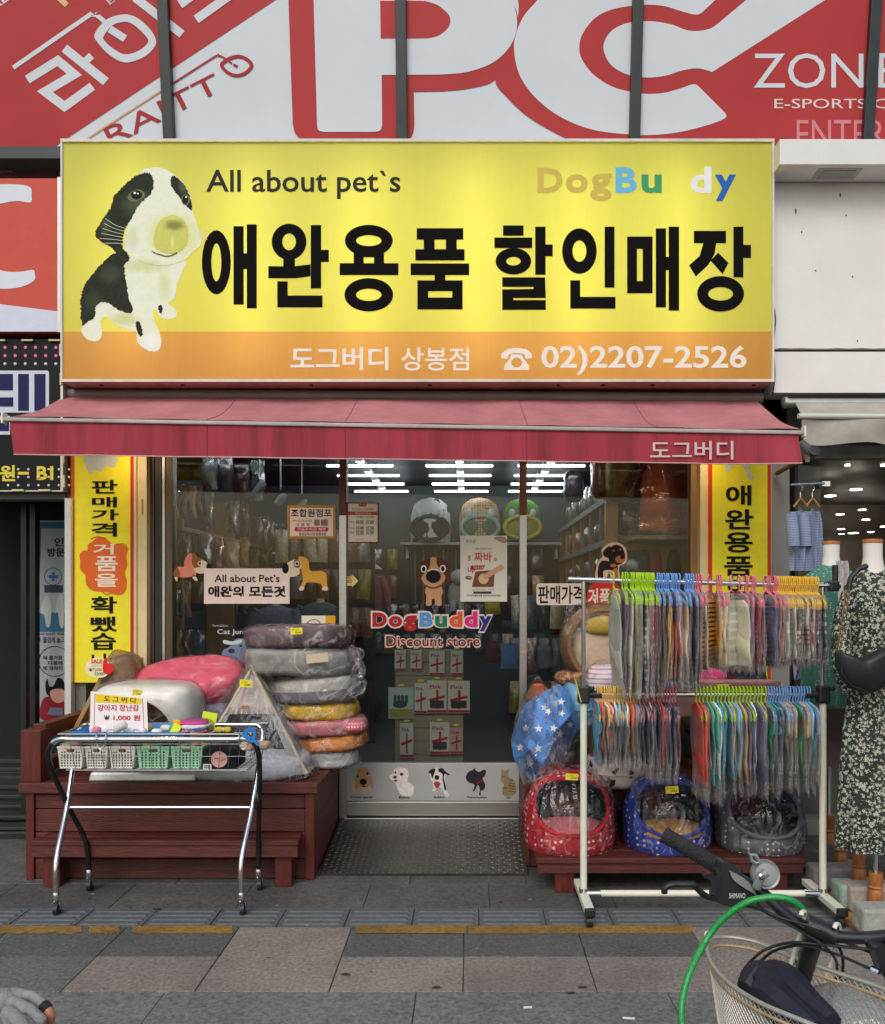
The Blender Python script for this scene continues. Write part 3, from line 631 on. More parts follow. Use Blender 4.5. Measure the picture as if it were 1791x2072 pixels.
txt('lettering', '도그버디', (1316, 892, 1484, 930), Plane((0, df - .021, 0)), .0, P(216, 190, 186), an, .012)
# ============================================================ left neighbour: red C sign, LED board, dark doorway
c_ = thing('neighbour_sign', 'red box sign with half a white letter C at the left edge', 'sign', (-2.9, 5.1, Z(672, 5.1)))
dl = 5.1; LP = Plane((0, dl, 0))
MB().box(-3.4, dl, Z(670, dl), X(117, dl), 5.3, Z(361, dl)).build('sign_box', P(206, 88, 74, rough=.35), c_)
MB().box(X(117, dl), dl - .004, Z(672, dl), X(126, dl), 5.3, Z(359, dl)).build('trim', ALU(), c_)
L7 = zm(0, 380, 420, 946)
flat('letter_c', [L7([(-200, 250), (-60, 236)]) + L7(crv([(-60, 236), (60, 232), (150, 240), (185, 258), (188, 300), (180, 340), (90, 332), (-60, 362)])) + L7([(-200, 400)]),
                  L7([(-200, 660), (-60, 720)]) + L7(crv([(-60, 722), (40, 748), (130, 748), (195, 738), (207, 760), (203, 800), (130, 838), (30, 850), (-60, 842)])) + L7([(-200, 830)])], LP, .002, WHI, c_)
flat('print', [L7([(-260, 905), (0, 940), (356, 984), (356, 1102), (-260, 1102)])], LP, .001, P(214, 218, 236), c_)
MB().tube([W(-20, 350, 5.2), W(25, 347, 5.2), W(45, 360, 5.25)], .006, 6).build('cable', BLK(), None, 'loose black cable above the red box sign', 'cable')
ld = thing('led_board', 'black LED sign board with navy letters and a yellow B1 at the left edge', 'sign', (-2.9, 5.15, Z(995, 5.15)))
d5 = 5.15; LQ = Plane((0, d5, 0))
MB().box(-3.4, d5, Z(992, d5), X(124, d5), 5.33, Z(686, d5)).build('board', P(28, 28, 32, rough=.4), ld)
MB().box(X(124, d5), d5 - .01, Z(995, d5), X(129, d5), 5.33, Z(684, d5)).build('trim', ALU(), ld)
MB().box(-3.4, d5 - .01, Z(995, d5), X(124, d5), d5 + .05, Z(992.4, d5)).build('trim', ALU(), ld)
NV = P(38, 40, 84); LW = P(206, 212, 224)
o8 = [L7(rrect(-200, 1332, 290, 1580, 14)), L7(rect(-200, 1600, 60, 1710))]
flat('letter_outline', o8, LQ, .001, LW, ld)
flat('letter', [L7(rect(-200, 1352, 78, 1450)), L7(rect(108, 1352, 172, 1570)), L7(rect(204, 1352, 270, 1570)), L7(rect(-200, 1490, 80, 1545)), L7(rect(-200, 1625, 55, 1690))], LQ, .002, NV, ld)
YL = P(226, 210, 70)
txt('lettering', '원', (0, 1890, 90, 1985), LQ, .001, YL, ld, .03, L7)
txt('lettering', 'B1', (218, 1896, 316, 1978), LQ, .001, YL, ld, .035, L7)
flat('lettering', [rect(106, 1930, 172, 1946)], LQ, .001, YL, ld, L7)
dots = [MB() for _ in range(2)]
for i in range(9):
    for j, (y, k) in enumerate(((1196, 0), (1245, 0), (1294, 1))):
        x, v = L7([(32 + 60 * (i - 3), y)])[0]; dots[k].blob(LQ.at(x, v, .004), .010, .006, .010, nu=8, nv=6)
for i in range(-2, 6):
    for y in (1916, 1962, 2010):
        x, v = L7([(110 + 60 * i, y)])[0]; dots[1].blob(LQ.at(x, v, .004), .008, .005, .008, nu=8, nv=6)
dots[0].build('led_dots', emitmat('pink_led', (.9, .2, .4), .6), ld, kind='stuff', smooth=True); dots[1].build('led_dots', P(214, 214, 216), ld, kind='stuff', smooth=True)
for x, y, w_, h_ in ((15, 1152, 30, 9), (160, 1152, 66, 9), (320, 1152, 66, 9), (355, 1210, 9, 70), (358, 1380, 9, 70), (372, 1850, 8, 60), (376, 1985, 8, 70), (105, 2038, 70, 10), (262, 2038, 70, 10)):
    (a, b), (c2, d2) = L7([(x - w_ / 2, y - h_ / 2), (x + w_ / 2, y + h_ / 2)])
    MB().box(X(a, d5 - .02), d5 - .022, Z(d2, d5 - .02), X(c2, d5 - .02), d5 - .011, Z(b, d5 - .02)).build('led_module', P(222, 210, 160), ld)
# doorway
dw = thing('stairway_entrance', 'dark basement stairway entrance at the left edge', 'entrance', (-2.9, 5.6, 0))
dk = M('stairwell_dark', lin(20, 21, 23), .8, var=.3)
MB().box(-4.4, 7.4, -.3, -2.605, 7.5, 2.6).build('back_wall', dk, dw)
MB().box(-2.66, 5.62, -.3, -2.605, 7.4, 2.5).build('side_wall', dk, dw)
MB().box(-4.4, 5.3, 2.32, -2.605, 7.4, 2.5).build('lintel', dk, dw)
MB().box(-3.5, 5.2, Z(1010, 5.2), X(131, 5.2), 5.34, Z(998, 5.2)).build('head_bar', M('door_head', lin(96, 94, 90), .6), dw)
for u in (42, 60): MB().box(X(u, 5.5), 5.5, 0, X(u + 11, 5.5), 5.56, 2.3).build('door_frame', M('door_frame_dark', lin(22, 26, 29), .4), dw)
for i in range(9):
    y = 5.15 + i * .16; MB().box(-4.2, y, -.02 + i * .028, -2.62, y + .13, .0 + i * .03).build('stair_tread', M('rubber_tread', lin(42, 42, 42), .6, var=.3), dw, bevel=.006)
MB().box(X(131, 5.16), 5.16, Z(1472, 5.16), X(143.5, 5.16), 5.215, Z(1008, 5.16)).build('white_post', M('white_post_paint', lin(206, 206, 204), .45, var=.06, dirt=.25), None, 'white square post between the doorway and the yellow banner', 'post')
LB = zm(0, 1180, 440, 1169)
q = thing('standing_banner', 'grey and blue information banner standing in the dark doorway', 'banner', W(105, 1470, 5.75))
dp = 5.75; QP = Plane((0, dp, 0))
u_, v_ = zip(*LB([(215, 490), (470, 1960)]))
MB().box(X(u_[0], dp), dp, Z(v_[1], dp), X(u_[1], dp), dp + .006, Z(v_[0], dp)).build('sheet', P(178, 180, 186), q)
flat('print', [LB(rect(232, 500, 470, 1265))], QP, .001, P(66, 120, 150), q)
flat('print', [LB([(290, 545), (470, 545), (470, 1130), (270, 1130)])], QP, .002, P(176, 182, 186), q)
txt('lettering', '인', (380, 610, 446, 670), QP, .003, INK(), q, .03, LB); txt('lettering', '방문', (332, 680, 452, 742), QP, .003, INK(), q, .03, LB)
flat('print', [(ell(372, 880, 62, 62), [ell(372, 880, 57, 57)]), rect(310, 940, 440, 992)], QP, .003, P(70, 76, 84), q, LB)
flat('print', [rect(362, 850, 382, 912), rect(341, 871, 403, 891)], QP, .0035, P(60, 110, 180), q, LB)
flat('print', [spl([(320, 1015), (345, 1030), (360, 1100), (350, 1220), (325, 1225), (310, 1150), (285, 1130), (300, 1060)]), spl([(410, 1010), (440, 1030), (445, 1220), (420, 1225), (405, 1130), (385, 1130)])], QP, .003, P(206, 206, 200), q, LB)
txt('lettering', '이용시 2시간 무료', (232, 1268, 450, 1290), QP, .003, INK(), q, .01, LB)
txt('lettering', '맥주. 즐겁게 놀고', (232, 1300, 450, 1342), QP, .003, P(70, 40, 40), q, .01, LB)
flat('speech_bubble', [(ell(382, 1470, 112, 106), [ell(382, 1470, 108, 102)])], QP, .003, INK(), q, LB)
for k, s_ in enumerate(('아 즐거웠', '다음에', '또 와야지')): txt('lettering', s_, (302 + 12 * (k == 1) * 3, 1430 + 36 * k, 436, 1460 + 36 * k), QP, .004, INK(), q, .015, LB)
flat('drawn_figure', [LB([(200, 1800), (300, 1860), (470, 1900), (470, 1960), (200, 1900)])], QP, .0025, P(120, 170, 160), q)
flat('drawn_figure', [LB(spl([(320, 1720), (440, 1740), (470, 1900), (300, 1880), (280, 1800)]))], QP, .003, P(150, 42, 50), q)
flat('drawn_figure', [LB(spl([(330, 1590), (345, 1640), (375, 1640), (400, 1590), (440, 1600), (460, 1690), (380, 1720), (330, 1700), (318, 1640)]))], QP, .0035, P(34, 28, 30), q)
flat('drawn_figure', [LB(spl([(352, 1680), (400, 1660), (450, 1675), (448, 1740), (400, 1760), (362, 1730)]))], QP, .004, P(222, 170, 148), q)
flat('drawn_figure', [LB([(350, 1790), (440, 1795), (440, 1850), (330, 1840)])], QP, .0045, P(120, 130, 150), q)
# ============================================================ upright yellow banners
def banner(label, ul, ur, vt, vb, d, stripes):
    t = thing('vertical_sign', label, 'sign', W((ul + ur) / 2, vb, d)); pl = Plane((0, d, 0))
    MB().box(X(ul, d), d, Z(vb, d), X(ur, d), d + .06, Z(vt, d)).build('panel', P(238, 226, 56, rough=.5, var=.06), t)
    for a, b, c in stripes: flat('stripe', [rect(a, vt, b, vb)], pl, .0015, P(*c), t)
    return t, pl
bt, bp_ = banner('tall yellow vertical sign with an orange cloud and black Korean lettering, left of the glass', 143.5, 276, 900, 1381, 5.19, ((143.5, 151, (214, 92, 46)), (264, 271, (186, 60, 44)), (271, 276, (214, 190, 170))))
def ch(s_, b_, c=None): txt('letter', s_, b_, bp_, .003, c or INK(), bt, .022, LB)
for s_, b_ in (('판', (640, 208, 820, 302)), ('매', (642, 325, 816, 398)), ('가', (638, 412, 828, 488)), ('격', (636, 505, 816, 602)), ('확', (634, 1018, 816, 1136)), ('뺐', (632, 1158, 818, 1264)), ('습', (634, 1272, 808, 1390)), ('니', (640, 1415, 740, 1500))): ch(s_, b_)
flat('cloud_print', [spl([(640, 640), (690, 605), (750, 625), (790, 655), (850, 655), (890, 690), (880, 740), (888, 800), (870, 850), (885, 920), (870, 990), (820, 1008), (760, 990), (700, 985), (640, 975), (600, 930), (595, 870), (560, 830), (560, 770), (555, 730), (580, 700), (610, 695), (612, 660)], 4)], bp_, .002, P(222, 106, 48), bt, LB)
flat('cloud_print', [stroke(crv([(632, 620), (680, 602), (740, 615)]), 7), stroke(crv([(805, 655), (870, 655), (892, 695)]), 6), stroke(crv([(705, 975), (740, 1003), (790, 990)]), 7)], bp_, .0025, P(214, 92, 46), bt, LB)
for s_, b_ in (('거', (650, 652, 794, 726)), ('품', (666, 738, 822, 842)), ('을', (664, 858, 822, 952))): ch(s_, b_, P(240, 226, 206))
flat('dog_print', [spl([(600, 40), (800, 40), (810, 100), (780, 120), (740, 110), (700, 150), (660, 135), (630, 165), (600, 110)])], bp_, .002, P(196, 204, 196), bt, LB)
rt, bp2 = banner('yellow vertical sign with red edges and black Korean lettering, right of the glass', 1433, 1561, 900, 1381, 5.19, ((1433, 1441, (206, 60, 48)), (1553, 1560, (206, 60, 48))))
RB = zm(1340, 1180, 2060)
for s_, b_ in (('애', (1398, 228, 1565, 360)), ('완', (1394, 385, 1578, 516)), ('용', (1390, 535, 1574, 668)), ('품', (1388, 692, 1574, 820)), ('할', (1400, 845, 1570, 975))): txt('letter', s_, b_, bp2, .003, INK(), rt, .024, RB)
flat('dog_print', [spl([(1405, 95), (1450, 95), (1430, 120), (1410, 145), (1395, 130)]), spl([(1500, 95), (1545, 95), (1560, 150), (1582, 175), (1570, 192), (1545, 180), (1530, 130)])], bp2, .002, P(196, 210, 206), rt, RB)

# ============================================================ shop front frame, glass, door
dg = 5.30; GP = Plane((0, dg - .0135, 0))
sf = thing('storefront', 'glazed pet shop front with steel mullions and a central sliding door', 'shop front', (-.3, 5.3, 0))
CR = M('cream_jamb', lin(222, 204, 160), .45, var=.08); BRZ = M('bronze_frame', lin(96, 82, 66), .42, .6, var=.2, vs=12, stretch=(6, 1, .4)); BRN = M('brown_upper', lin(92, 48, 40), .5, var=.12)
def bar(u0_, u1_, za, zb_, m, y0=5.27, y1=5.36, name='jamb'):
    return MB().box(X(u0_, y0), y0, za, X(u1_, y0), y1, zb_).build(name, m, sf, bevel=.003)
bar(276.4, 297, .0, 2.515, CR, 5.205, 5.36)
for a, b, m in ((297.5, 312, BRZ), (313, 327, DARK()), (327.5, 334, ALU()), (335, 349, BRZ)): bar(a, b, .4, 2.515, m, 5.262 + (a - 297) * .0004, 5.36)
bar(1417, 1432.6, .0, 2.515, CR, 5.205, 5.36); bar(1398, 1416.6, .4, 2.515, M('light_wood', lin(150, 112, 70), .5, var=.2, stretch=(6, 1, .5)))
for a, b in ((686, 701), (1051.5, 1066.5)):
    bar(a, b, .09, Z(1042, 5.27), STEEL(), name='mullion'); bar(a, b, Z(1042, 5.27) + .002, 2.515, BRN, name='mullion')  # upper stretch of each mullion is coloured reddish brown
bar(349.5, 1397.5, 2.45, 2.515, DARK(), 5.28, 5.35, 'head_rail')
for v in (1010, 1330): MB().box(X(286, 5.2), 5.199, Z(v + 30, 5.2), X(289, 5.2), 5.206, Z(v, 5.2)).build('hinge', M('brass', (.4, .28, .12), .4, 1), sf)
flat('sticker', [rect(1053.5, 1316, 1064, 1322)], Plane((0, 5.269, 0)), .001, P(206, 150, 130), sf)
for a, b, zl in ((349.8, 685.6, .42), (701.4, 1051, .435), (1067, 1397.6, .42)):
    MB().box(X(a, dg), dg, zl, X(b, dg), dg + .008, 2.449).build('pane', GLASS(), sf)
bar(349.5, 685.8, .36, .418, BRZ, name='sill'); bar(1067, 1397.5, .36, .418, BRZ, name='sill')
zb0, zb1, zb2 = Z(1650, 5.285), Z(1622, 5.285), Z(1545, 5.285)
DP = M('door_kick_panel', lin(178, 178, 178), .45, .25, var=.06, vs=4)
dpn = MB().box(X(701.4, 5.285), 5.285, zb1 + .004, X(1051, 5.285), 5.34, zb2).build('kick_panel', DP, sf, bevel=.002)
MB().box(X(701.4, 5.28), 5.28, zb0, X(1051, 5.28), 5.34, zb1).build('bottom_rail', STEEL(), sf, bevel=.003)
MB().box(X(696, 5.25), 5.25, Z(1662, 5.25), X(1056, 5.25), 5.36, Z(1656, 5.25)).build('threshold', STEEL(), sf, bevel=.002)
MB().box(-2.38, 5.345, -.02, X(686, 5.3), 5.4, .359).build('low_wall', FACD, sf); MB().box(X(1066, 5.3), 5.345, -.02, 1.86, 5.4, .359).build('low_wall', FACD, sf)
KP = Plane((0, 5.285, 0)); PK = zm(840, 1960, 1420)
def prt(shapes, col, off, par=None): return flat('animal_print', [s_ if isinstance(s_, tuple) else s_ for s_ in shapes], KP, off, M('animal_' + '_'.join(map(str, col)), lin(*col), .6, var=.2, vs=45, spec=.15), dpn if par is None else par, PK)
S = spl
prt([S([(255, 280), (290, 240), (400, 240), (415, 320), (380, 378), (330, 370), (258, 358), (248, 320)])], (206, 184, 156), .001)
prt([S([(300, 180), (340, 160), (385, 172), (408, 215), (428, 290), (415, 330), (395, 300), (380, 320), (310, 318), (298, 340), (278, 320), (285, 240)])], (196, 152, 108), .0015)
prt([ell(346, 276, 28, 26, 16), ell(303, 232, 9, 11, 10), ell(381, 208, 10, 11, 10), ell(350, 312, 16, 6, 10)], (28, 24, 26), .002)
prt([S([(600, 175), (650, 160), (700, 172), (716, 215), (705, 270), (745, 300), (757, 340), (735, 388), (655, 380), (620, 320), (605, 285), (565, 250), (560, 225), (590, 205)])], (226, 222, 220), .001)
prt([ell(604, 238, 16, 12, 12), ell(657, 214, 15, 13, 12), ell(608, 198, 8, 9, 10), ell(610, 266, 16, 7, 12)], (110, 42, 40), .0016)
prt([S([(895, 185), (940, 160), (985, 170), (1010, 220), (1005, 290), (1018, 340), (1040, 370), (1035, 394), (1010, 388), (985, 330), (945, 320), (930, 345), (908, 352), (915, 320), (905, 280), (890, 230)])], (216, 212, 208), .001)
prt([S([(872, 200), (900, 172), (930, 170), (920, 210), (905, 250), (893, 210)]), S([(955, 170), (990, 165), (1005, 185), (1045, 215), (1035, 222), (1008, 210), (1000, 250), (1018, 330), (1005, 340), (990, 260), (985, 210), (960, 195)]), ell(943, 240, 20, 20, 14)], (40, 38, 40), .0016)
prt([S([(918, 285), (945, 270), (972, 290), (958, 318), (935, 324)])], (176, 70, 74), .0022)
prt([S([(1176, 240), (1200, 195), (1236, 178), (1244, 160), (1256, 180), (1285, 195), (1320, 178), (1340, 190), (1330, 230), (1312, 250), (1335, 300), (1322, 340), (1298, 350), (1298, 382), (1284, 380), (1290, 340), (1275, 300), (1250, 345), (1234, 348), (1246, 300), (1200, 280)])], (46, 42, 48), .001)
prt([stroke([(1268, 290), (1310, 262)], 12)], (150, 36, 44), .0016); prt([ell(1250, 220, 8, 8, 10)], (16, 14, 18), .002)
prt([S([(1470, 165), (1488, 185), (1512, 182), (1526, 172), (1520, 232), (1560, 255), (1585, 310), (1582, 365), (1545, 388), (1480, 384), (1475, 330), (1485, 300), (1464, 265), (1463, 210)])], (150, 128, 96), .001)
prt([stroke([(1520, 260 + 22 * i), (1572, 270 + 22 * i)], 6) for i in range(5)] + [stroke([(1470, 230), (1500, 236)], 6), stroke([(1480, 330), (1510, 322)], 7)], (92, 74, 54), .0016)
for s_, b_ in (('Cocker spaniel', (245, 390, 420, 414)), ('Maltese', (636, 390, 722, 412)), ('Bulldog', (920, 390, 1004, 414)), ('French bulldog', (1190, 392, 1350, 416)), ('Cat', (1502, 393, 1538, 412))):
    txt('lettering', s_, b_, KP, .001, INK(), dpn, .02, PK)
# ramp of chequer plate
rp = thing('ramp', 'worn steel chequer-plate ramp up to the shop door', 'ramp', (-.25, 4.85, 0))
rz = lambda y: .012 + (y - 4.484) / (5.245 - 4.484) * .086
ra_ = M('worn_plate', lin(82, 78, 74), .42, .75, var=.35, vs=5, bump=.1, dirt=.5)
rx0, rx1 = -.806, .315
MB().hexa([(rx0, 4.484, -.01), (rx1, 4.484, -.01), (rx1, 5.245, -.01), (rx0, 5.245, -.01), (rx0, 4.484, rz(4.484)), (rx1, 4.484, rz(4.484)), (rx1, 5.245, rz(5.245)), (rx0, 5.245, rz(5.245))]).build('plate', ra_, rp)
tm = MB()
for i in range(34):
    for j in range(24):
        x = rx0 + .02 + i * .0325; y = 4.50 + j * .031; w = .3 + .7 * abs(i - 17) / 17; a = .8 if (i + j) % 2 else -.8
        h = .0055 * w * R.uniform(.5, 1); dx, dy = math.cos(a) * .012, math.sin(a) * .012; ox, oy = -math.sin(a) * .0042, math.cos(a) * .0042
        b = [(x - dx, y - dy), (x + ox, y + oy), (x + dx, y + dy), (x - ox, y - oy)]
        k = len(tm.v); tm.add([(*p, rz(p[1]) - .0005) for p in b] + [(x - dx * .5, y - dy * .5, rz(y) + h), (x + dx * .5, y + dy * .5, rz(y) + h)], [(0, 3, 5, 4), (3, 2, 5), (2, 1, 4, 5), (1, 0, 4)])
tm.build('tread_pattern', M('worn_tread', lin(148, 142, 132), .35, .8, var=.3, vs=12), rp, kind='stuff')

# warm lamps tucked up behind the awning valance: they light the jambs and banners
wl_ = emitmat('warm_lamp', (1., .76, .42), 75.)
for i, x in enumerate((-2.08, -1.2, .55, 1.42)):
    t = thing('awning_lamp', f'small warm lamp under the awning, {ORD(i)} from the left', 'lamp', (x, 4.98, 2.43), 'warm lamps under the awning')
    MB().lathe([(.03, .07), (.05, .05), (.055, .004), (.05, .0)], (x, 4.98, 2.43), 16).build('shade', M('lamp_shade_dark', lin(60, 58, 56), .5), t, smooth=True)
    MB().lathe([(.042, -.003), (.042, -.001)], (x, 4.98, 2.43), 16).build('bulb', wl_, t); MB().tube([(x, 4.98, 2.5), (x, 5.2, 2.56), (x, 5.34, 2.56)], .008, 6).build('arm', DARK(), t)
# ============================================================ stickers and posters on the glass
T2 = zm(360, 1180, 900); T3 = zm(860, 1180, 1400)
def decal(name, label, cat, cv, layers, plane=GP):
    """layers: (colour, [outlines]); first layer also gives the place"""
    pts = [p for c in layers[0][1] for p in (c[0] if isinstance(c, tuple) else c)]; pts = cv(pts) if cv else pts
    u = sum(p[0] for p in pts) / len(pts); v = max(p[1] for p in pts)
    t = thing(name, label, cat, plane.at(u, v))
    for i, (c, shp) in enumerate(layers): flat('print', shp, plane, .0008 * (i + 1), P(*c), t, cv)
    return t
def poster(name, label, cat, cv, box, col, border=None, plane=GP, thick=.004):
    (a, b), (c, d) = cv([(box[0], box[1]), (box[2], box[3])]); p0 = plane.at(a, b); p1 = plane.at(c, d)
    t = thing(name, label, cat, ((p0.x + p1.x) / 2, p0.y, p1.z))
    MB().box(p0.x, p0.y - thick, p1.z, p1.x, p0.y, p0.z).build('sheet', P(*col), t); pl = Plane((0, p0.y - thick, 0))
    if border: flat('border', [(rect(*box), [rect(box[0] + border[0], box[1] + border[0], box[2] - border[0], box[3] - border[0])])], pl, .001, P(*border[1]), t, cv)
    return t, pl
t, pl = poster('window_sign', 'cream window sign reading All about Pets between two dog stickers', 'sign', T2, (582, 1028, 1325, 1335), (234, 216, 208))
txt('lettering', 'All about Pet’s', (670, 1082, 1238, 1148), pl, .001, P(58, 42, 44), t, .02, T2); txt('lettering', '애완의 모든것', (616, 1180, 1290, 1278), pl, .001, P(40, 28, 30), t, .04, T2)
decal('dog_sticker', 'sticker of a brown dog in a pink coat on the left pane', 'sticker', T2, [((224, 138, 120), [S([(345, 1015), (405, 1010), (410, 960), (440, 910), (475, 900), (500, 960), (510, 1060), (500, 1095), (370, 1105), (348, 1060)])]),
    ((146, 96, 48), [S([(490, 885), (530, 930), (575, 950), (560, 1010), (500, 1025), (475, 960)]), S([(345, 1020), (372, 1070), (365, 1105), (325, 1110), (315, 1060)]), ell(492, 1094, 18, 12, 14)]),
    ((226, 206, 174), [S([(560, 955), (615, 985), (630, 1055), (580, 1070), (520, 1068), (495, 1030), (550, 1010)]), S([(325, 1105), (350, 1105), (350, 1135), (335, 1132)]), S([(480, 1105), (510, 1100), (526, 1132), (500, 1130)])]), ((30, 28, 34), [ell(622, 1018, 22, 38, 18), ell(545, 985, 11, 11, 14)]), ((236, 230, 220), [(ell(545, 985, 19, 19, 16), [ell(545, 985, 12, 12, 16)])])])
decal('dog_sticker', 'sticker of a dog in a mustard hooded coat right of the window sign', 'sticker', T2, [((216, 162, 66), [S([(1400, 930), (1440, 925), (1490, 960), (1505, 1045), (1600, 1050), (1640, 1075), (1650, 1160), (1652, 1200), (1615, 1195), (1590, 1160), (1480, 1150), (1450, 1195), (1420, 1185), (1440, 1130), (1425, 1050), (1415, 970)])]),
    ((226, 206, 180), [S([(1395, 945), (1425, 990), (1420, 1060), (1370, 1098), (1300, 1100), (1270, 1080), (1300, 985)]), S([(1420, 1185), (1452, 1192), (1440, 1218), (1408, 1215)]), S([(1615, 1190), (1652, 1192), (1655, 1218), (1610, 1216)])]), ((130, 84, 58), [S([(1360, 965), (1395, 945), (1418, 985), (1408, 1020), (1370, 1015)]), S([(1412, 1040), (1425, 1030), (1435, 1100), (1418, 1080)]), S([(1632, 1055), (1650, 1025), (1650, 1045), (1640, 1065)])]), ((236, 230, 220), [ell(1388, 985, 20, 22, 16)]), ((26, 26, 32), [ell(1389, 986, 12, 13, 14), ell(1290, 1028, 29, 46, 20)])])
t, pl = poster('framed_notice', 'gold framed member-shop notice on the left pane', 'notice', T2, (1306, 480, 1725, 770), (236, 222, 212), (22, (176, 132, 76)))
txt('lettering', '조합원점포', (1336, 510, 1690, 580), pl, .0015, P(44, 44, 96), t, .02, T2); txt('lettering', '온누리(전통)상품권', (1352, 602, 1520, 628), pl, .0015, P(120, 70, 70), t, .0, T2); txt('lettering', '가 맹 점', (1376, 634, 1496, 658), pl, .0015, P(60, 60, 90), t, .01, T2)
flat('print', [rrect(1368, 668, 1662, 706, 17)], pl, .0015, P(196, 46, 78), t, T2); txt('lettering', '무료주차권 배부', (1390, 672, 1640, 702), pl, .002, P(240, 220, 216), t, .01, T2)
flat('print', [rect(1538, 602, 1586, 656), rect(1596, 602, 1656, 656)], pl, .0015, P(150, 120, 130), t, T2); txt('lettering', '중앙골목시장 협동조합', (1406, 716, 1644, 742), pl, .0015, INK(), t, .01, T2)
txt('lettering', 'Cat Jungle M', (696, 1556, 1092, 1612), GP, .001, P(196, 204, 206), decal('window_lettering', 'white Cat Jungle lettering with cat badge low on the left pane', 'lettering', T2, [((120, 134, 166), [S([(735, 1780), (750, 1735), (800, 1710), (850, 1645), (930, 1640), (1000, 1690), (1020, 1760), (1000, 1850), (740, 1850)])]), ((200, 208, 214), [S([(752, 1650), (830, 1662), (905, 1645), (900, 1675), (828, 1690), (755, 1682)])]), ((52, 56, 74), [ell(820, 1745, 30, 20, 14), ell(900, 1700, 16, 10, 12)])]), .012, T2)
txt('lettering', 'Porro&Gato', (656, 1514, 790, 1536), GP, .001, P(180, 184, 186), None, .0, T2)
for o in list(C.objects):
    if o.parent is None and o.name.startswith('lettering'): tag(o, 'tiny white maker lettering above Cat Jungle on the left pane', 'lettering')
t, pl = poster('paper_card', 'white and yellow card with a round seal in the left pane corner', 'card', T2, (1430, 1438, 1722, 1640), (232, 226, 214))
flat('print', [rect(1636, 1438, 1722, 1640)], pl, .001, P(226, 166, 50), t, T2); flat('print', [(ell(1535, 1525, 66, 58), [ell(1535, 1525, 56, 49)])], pl, .0012, P(160, 134, 70), t, T2); txt('lettering', 'KC', (1508, 1505, 1562, 1545), pl, .0013, INK(), t, .03, T2)
t, pl = poster('opening_hours_board', 'white and red opening hours board with a crown on the door', 'notice', T3, (163, 455, 440, 806), (226, 220, 208), (10, (150, 46, 50)))
txt('lettering', 'ROYAL CANIN', (208, 502, 396, 524), pl, .0015, P(160, 60, 56), t, .0, T3)
flat('print', [[(268, 490), (264, 464), (282, 474), (292, 460), (300, 458), (310, 472), (336, 462), (330, 490)], rect(172, 534, 428, 564), rect(240, 735, 312, 738), rect(240, 775, 312, 778)], pl, .0015, P(184, 88, 70), t, T3)
txt('lettering', '영업시간안내', (236, 540, 370, 560), pl, .002, P(240, 226, 216), t, .0, T3)
txt('lettering', 'OPEN  CLOSE', (246, 575, 398, 592), pl, .0015, P(90, 80, 76), t, .0, T3)
for k, y in enumerate((610, 662, 700)):
    flat('print', [(rect(245 + 90 * a, y, 307 + 90 * a, y + 32), [rect(248 + 90 * a, y + 3, 304 + 90 * a, y + 29)]) for a in (0, 1)], pl, .0015, P(120, 116, 110), t, T3)
    txt('lettering', '10 00   21 00', (250, y + 7, 394, y + 25), pl, .002, INK(), t, .01, T3); txt('lettering', ('평 일', '토요일', '일요일')[k], (192, y + 8, 226, y + 24), pl, .0015, INK(), t, .0, T3)
decal('dog_sticker', 'sticker of a tan dog with dark ears facing front on the door', 'sticker', T3, [((92, 50, 40), [S([(800, 980), (860, 950), (915, 935), (980, 945), (1035, 975), (1050, 1060), (1058, 1140), (1030, 1145), (1005, 1080), (900, 1060), (830, 1080), (800, 1150), (778, 1140), (790, 1060)])]),
    ((198, 150, 104), [S([(893, 936), (940, 936), (945, 985), (970, 1030), (1010, 1080), (1018, 1120), (985, 1170), (1000, 1230), (985, 1270), (985, 1348), (935, 1346), (930, 1298), (902, 1298), (898, 1346), (852, 1346), (855, 1270), (842, 1230), (850, 1180), (812, 1120), (830, 1080), (875, 1030), (890, 985)])]), ((236, 232, 224), [ell(832, 1032, 25, 32, 20), ell(998, 1030, 27, 33, 20)]), ((28, 26, 30), [ell(832, 1034, 15, 23, 18), ell(998, 1031, 16, 24, 18), ell(916, 1098, 66, 56, 26)]), ((236, 226, 208), [stroke(crv([(868, 1050), (915, 1034), (966, 1048)]), 9)]), ((110, 62, 46), [stroke(crv([(850, 1178), (916, 1198), (982, 1176)]), 12)])])
dbs = thing('door_lettering', 'colourful outlined DogBuddy lettering across the sliding door', 'lettering', GP.at(*T3([(900, 1590)])[0]))
wc = P(226, 206, 200)
for k, (s_, b_, c_) in enumerate((('D', (386, 1410, 512, 1535), (176, 38, 44)), ('o', (528, 1440, 645, 1538), (176, 38, 44)), ('g', (660, 1436, 772, 1572), (176, 38, 44)), ('B', (796, 1410, 910, 1535), (84, 146, 206)), ('u', (930, 1440, 1035, 1538), (30, 122, 82)), ('d', (1054, 1402, 1168, 1538), (222, 90, 44)), ('d', (1186, 1402, 1300, 1538), (214, 48, 128)), ('y', (1312, 1440, 1424, 1575), (44, 52, 130)))):
    x0_, y0_, x1_, y1_ = b_; txt('letter_outline', s_, (x0_ - 14, y0_ - 14, x1_ + 14, y1_ + 14), GP, .0006 + .00015 * k, wc, dbs, .085, T3); txt('letter', s_, b_, GP, .0024 + .0001 * k, P(*c_), dbs, .05, T3)
txt('letter_outline', 'Discount store', (494, 1604, 1330, 1718), GP, .0008, P(214, 182, 172), dbs, .06, T3); txt('lettering', 'Discount store', (506, 1616, 1318, 1704), GP, .0024, P(104, 34, 36), dbs, .008, T3)
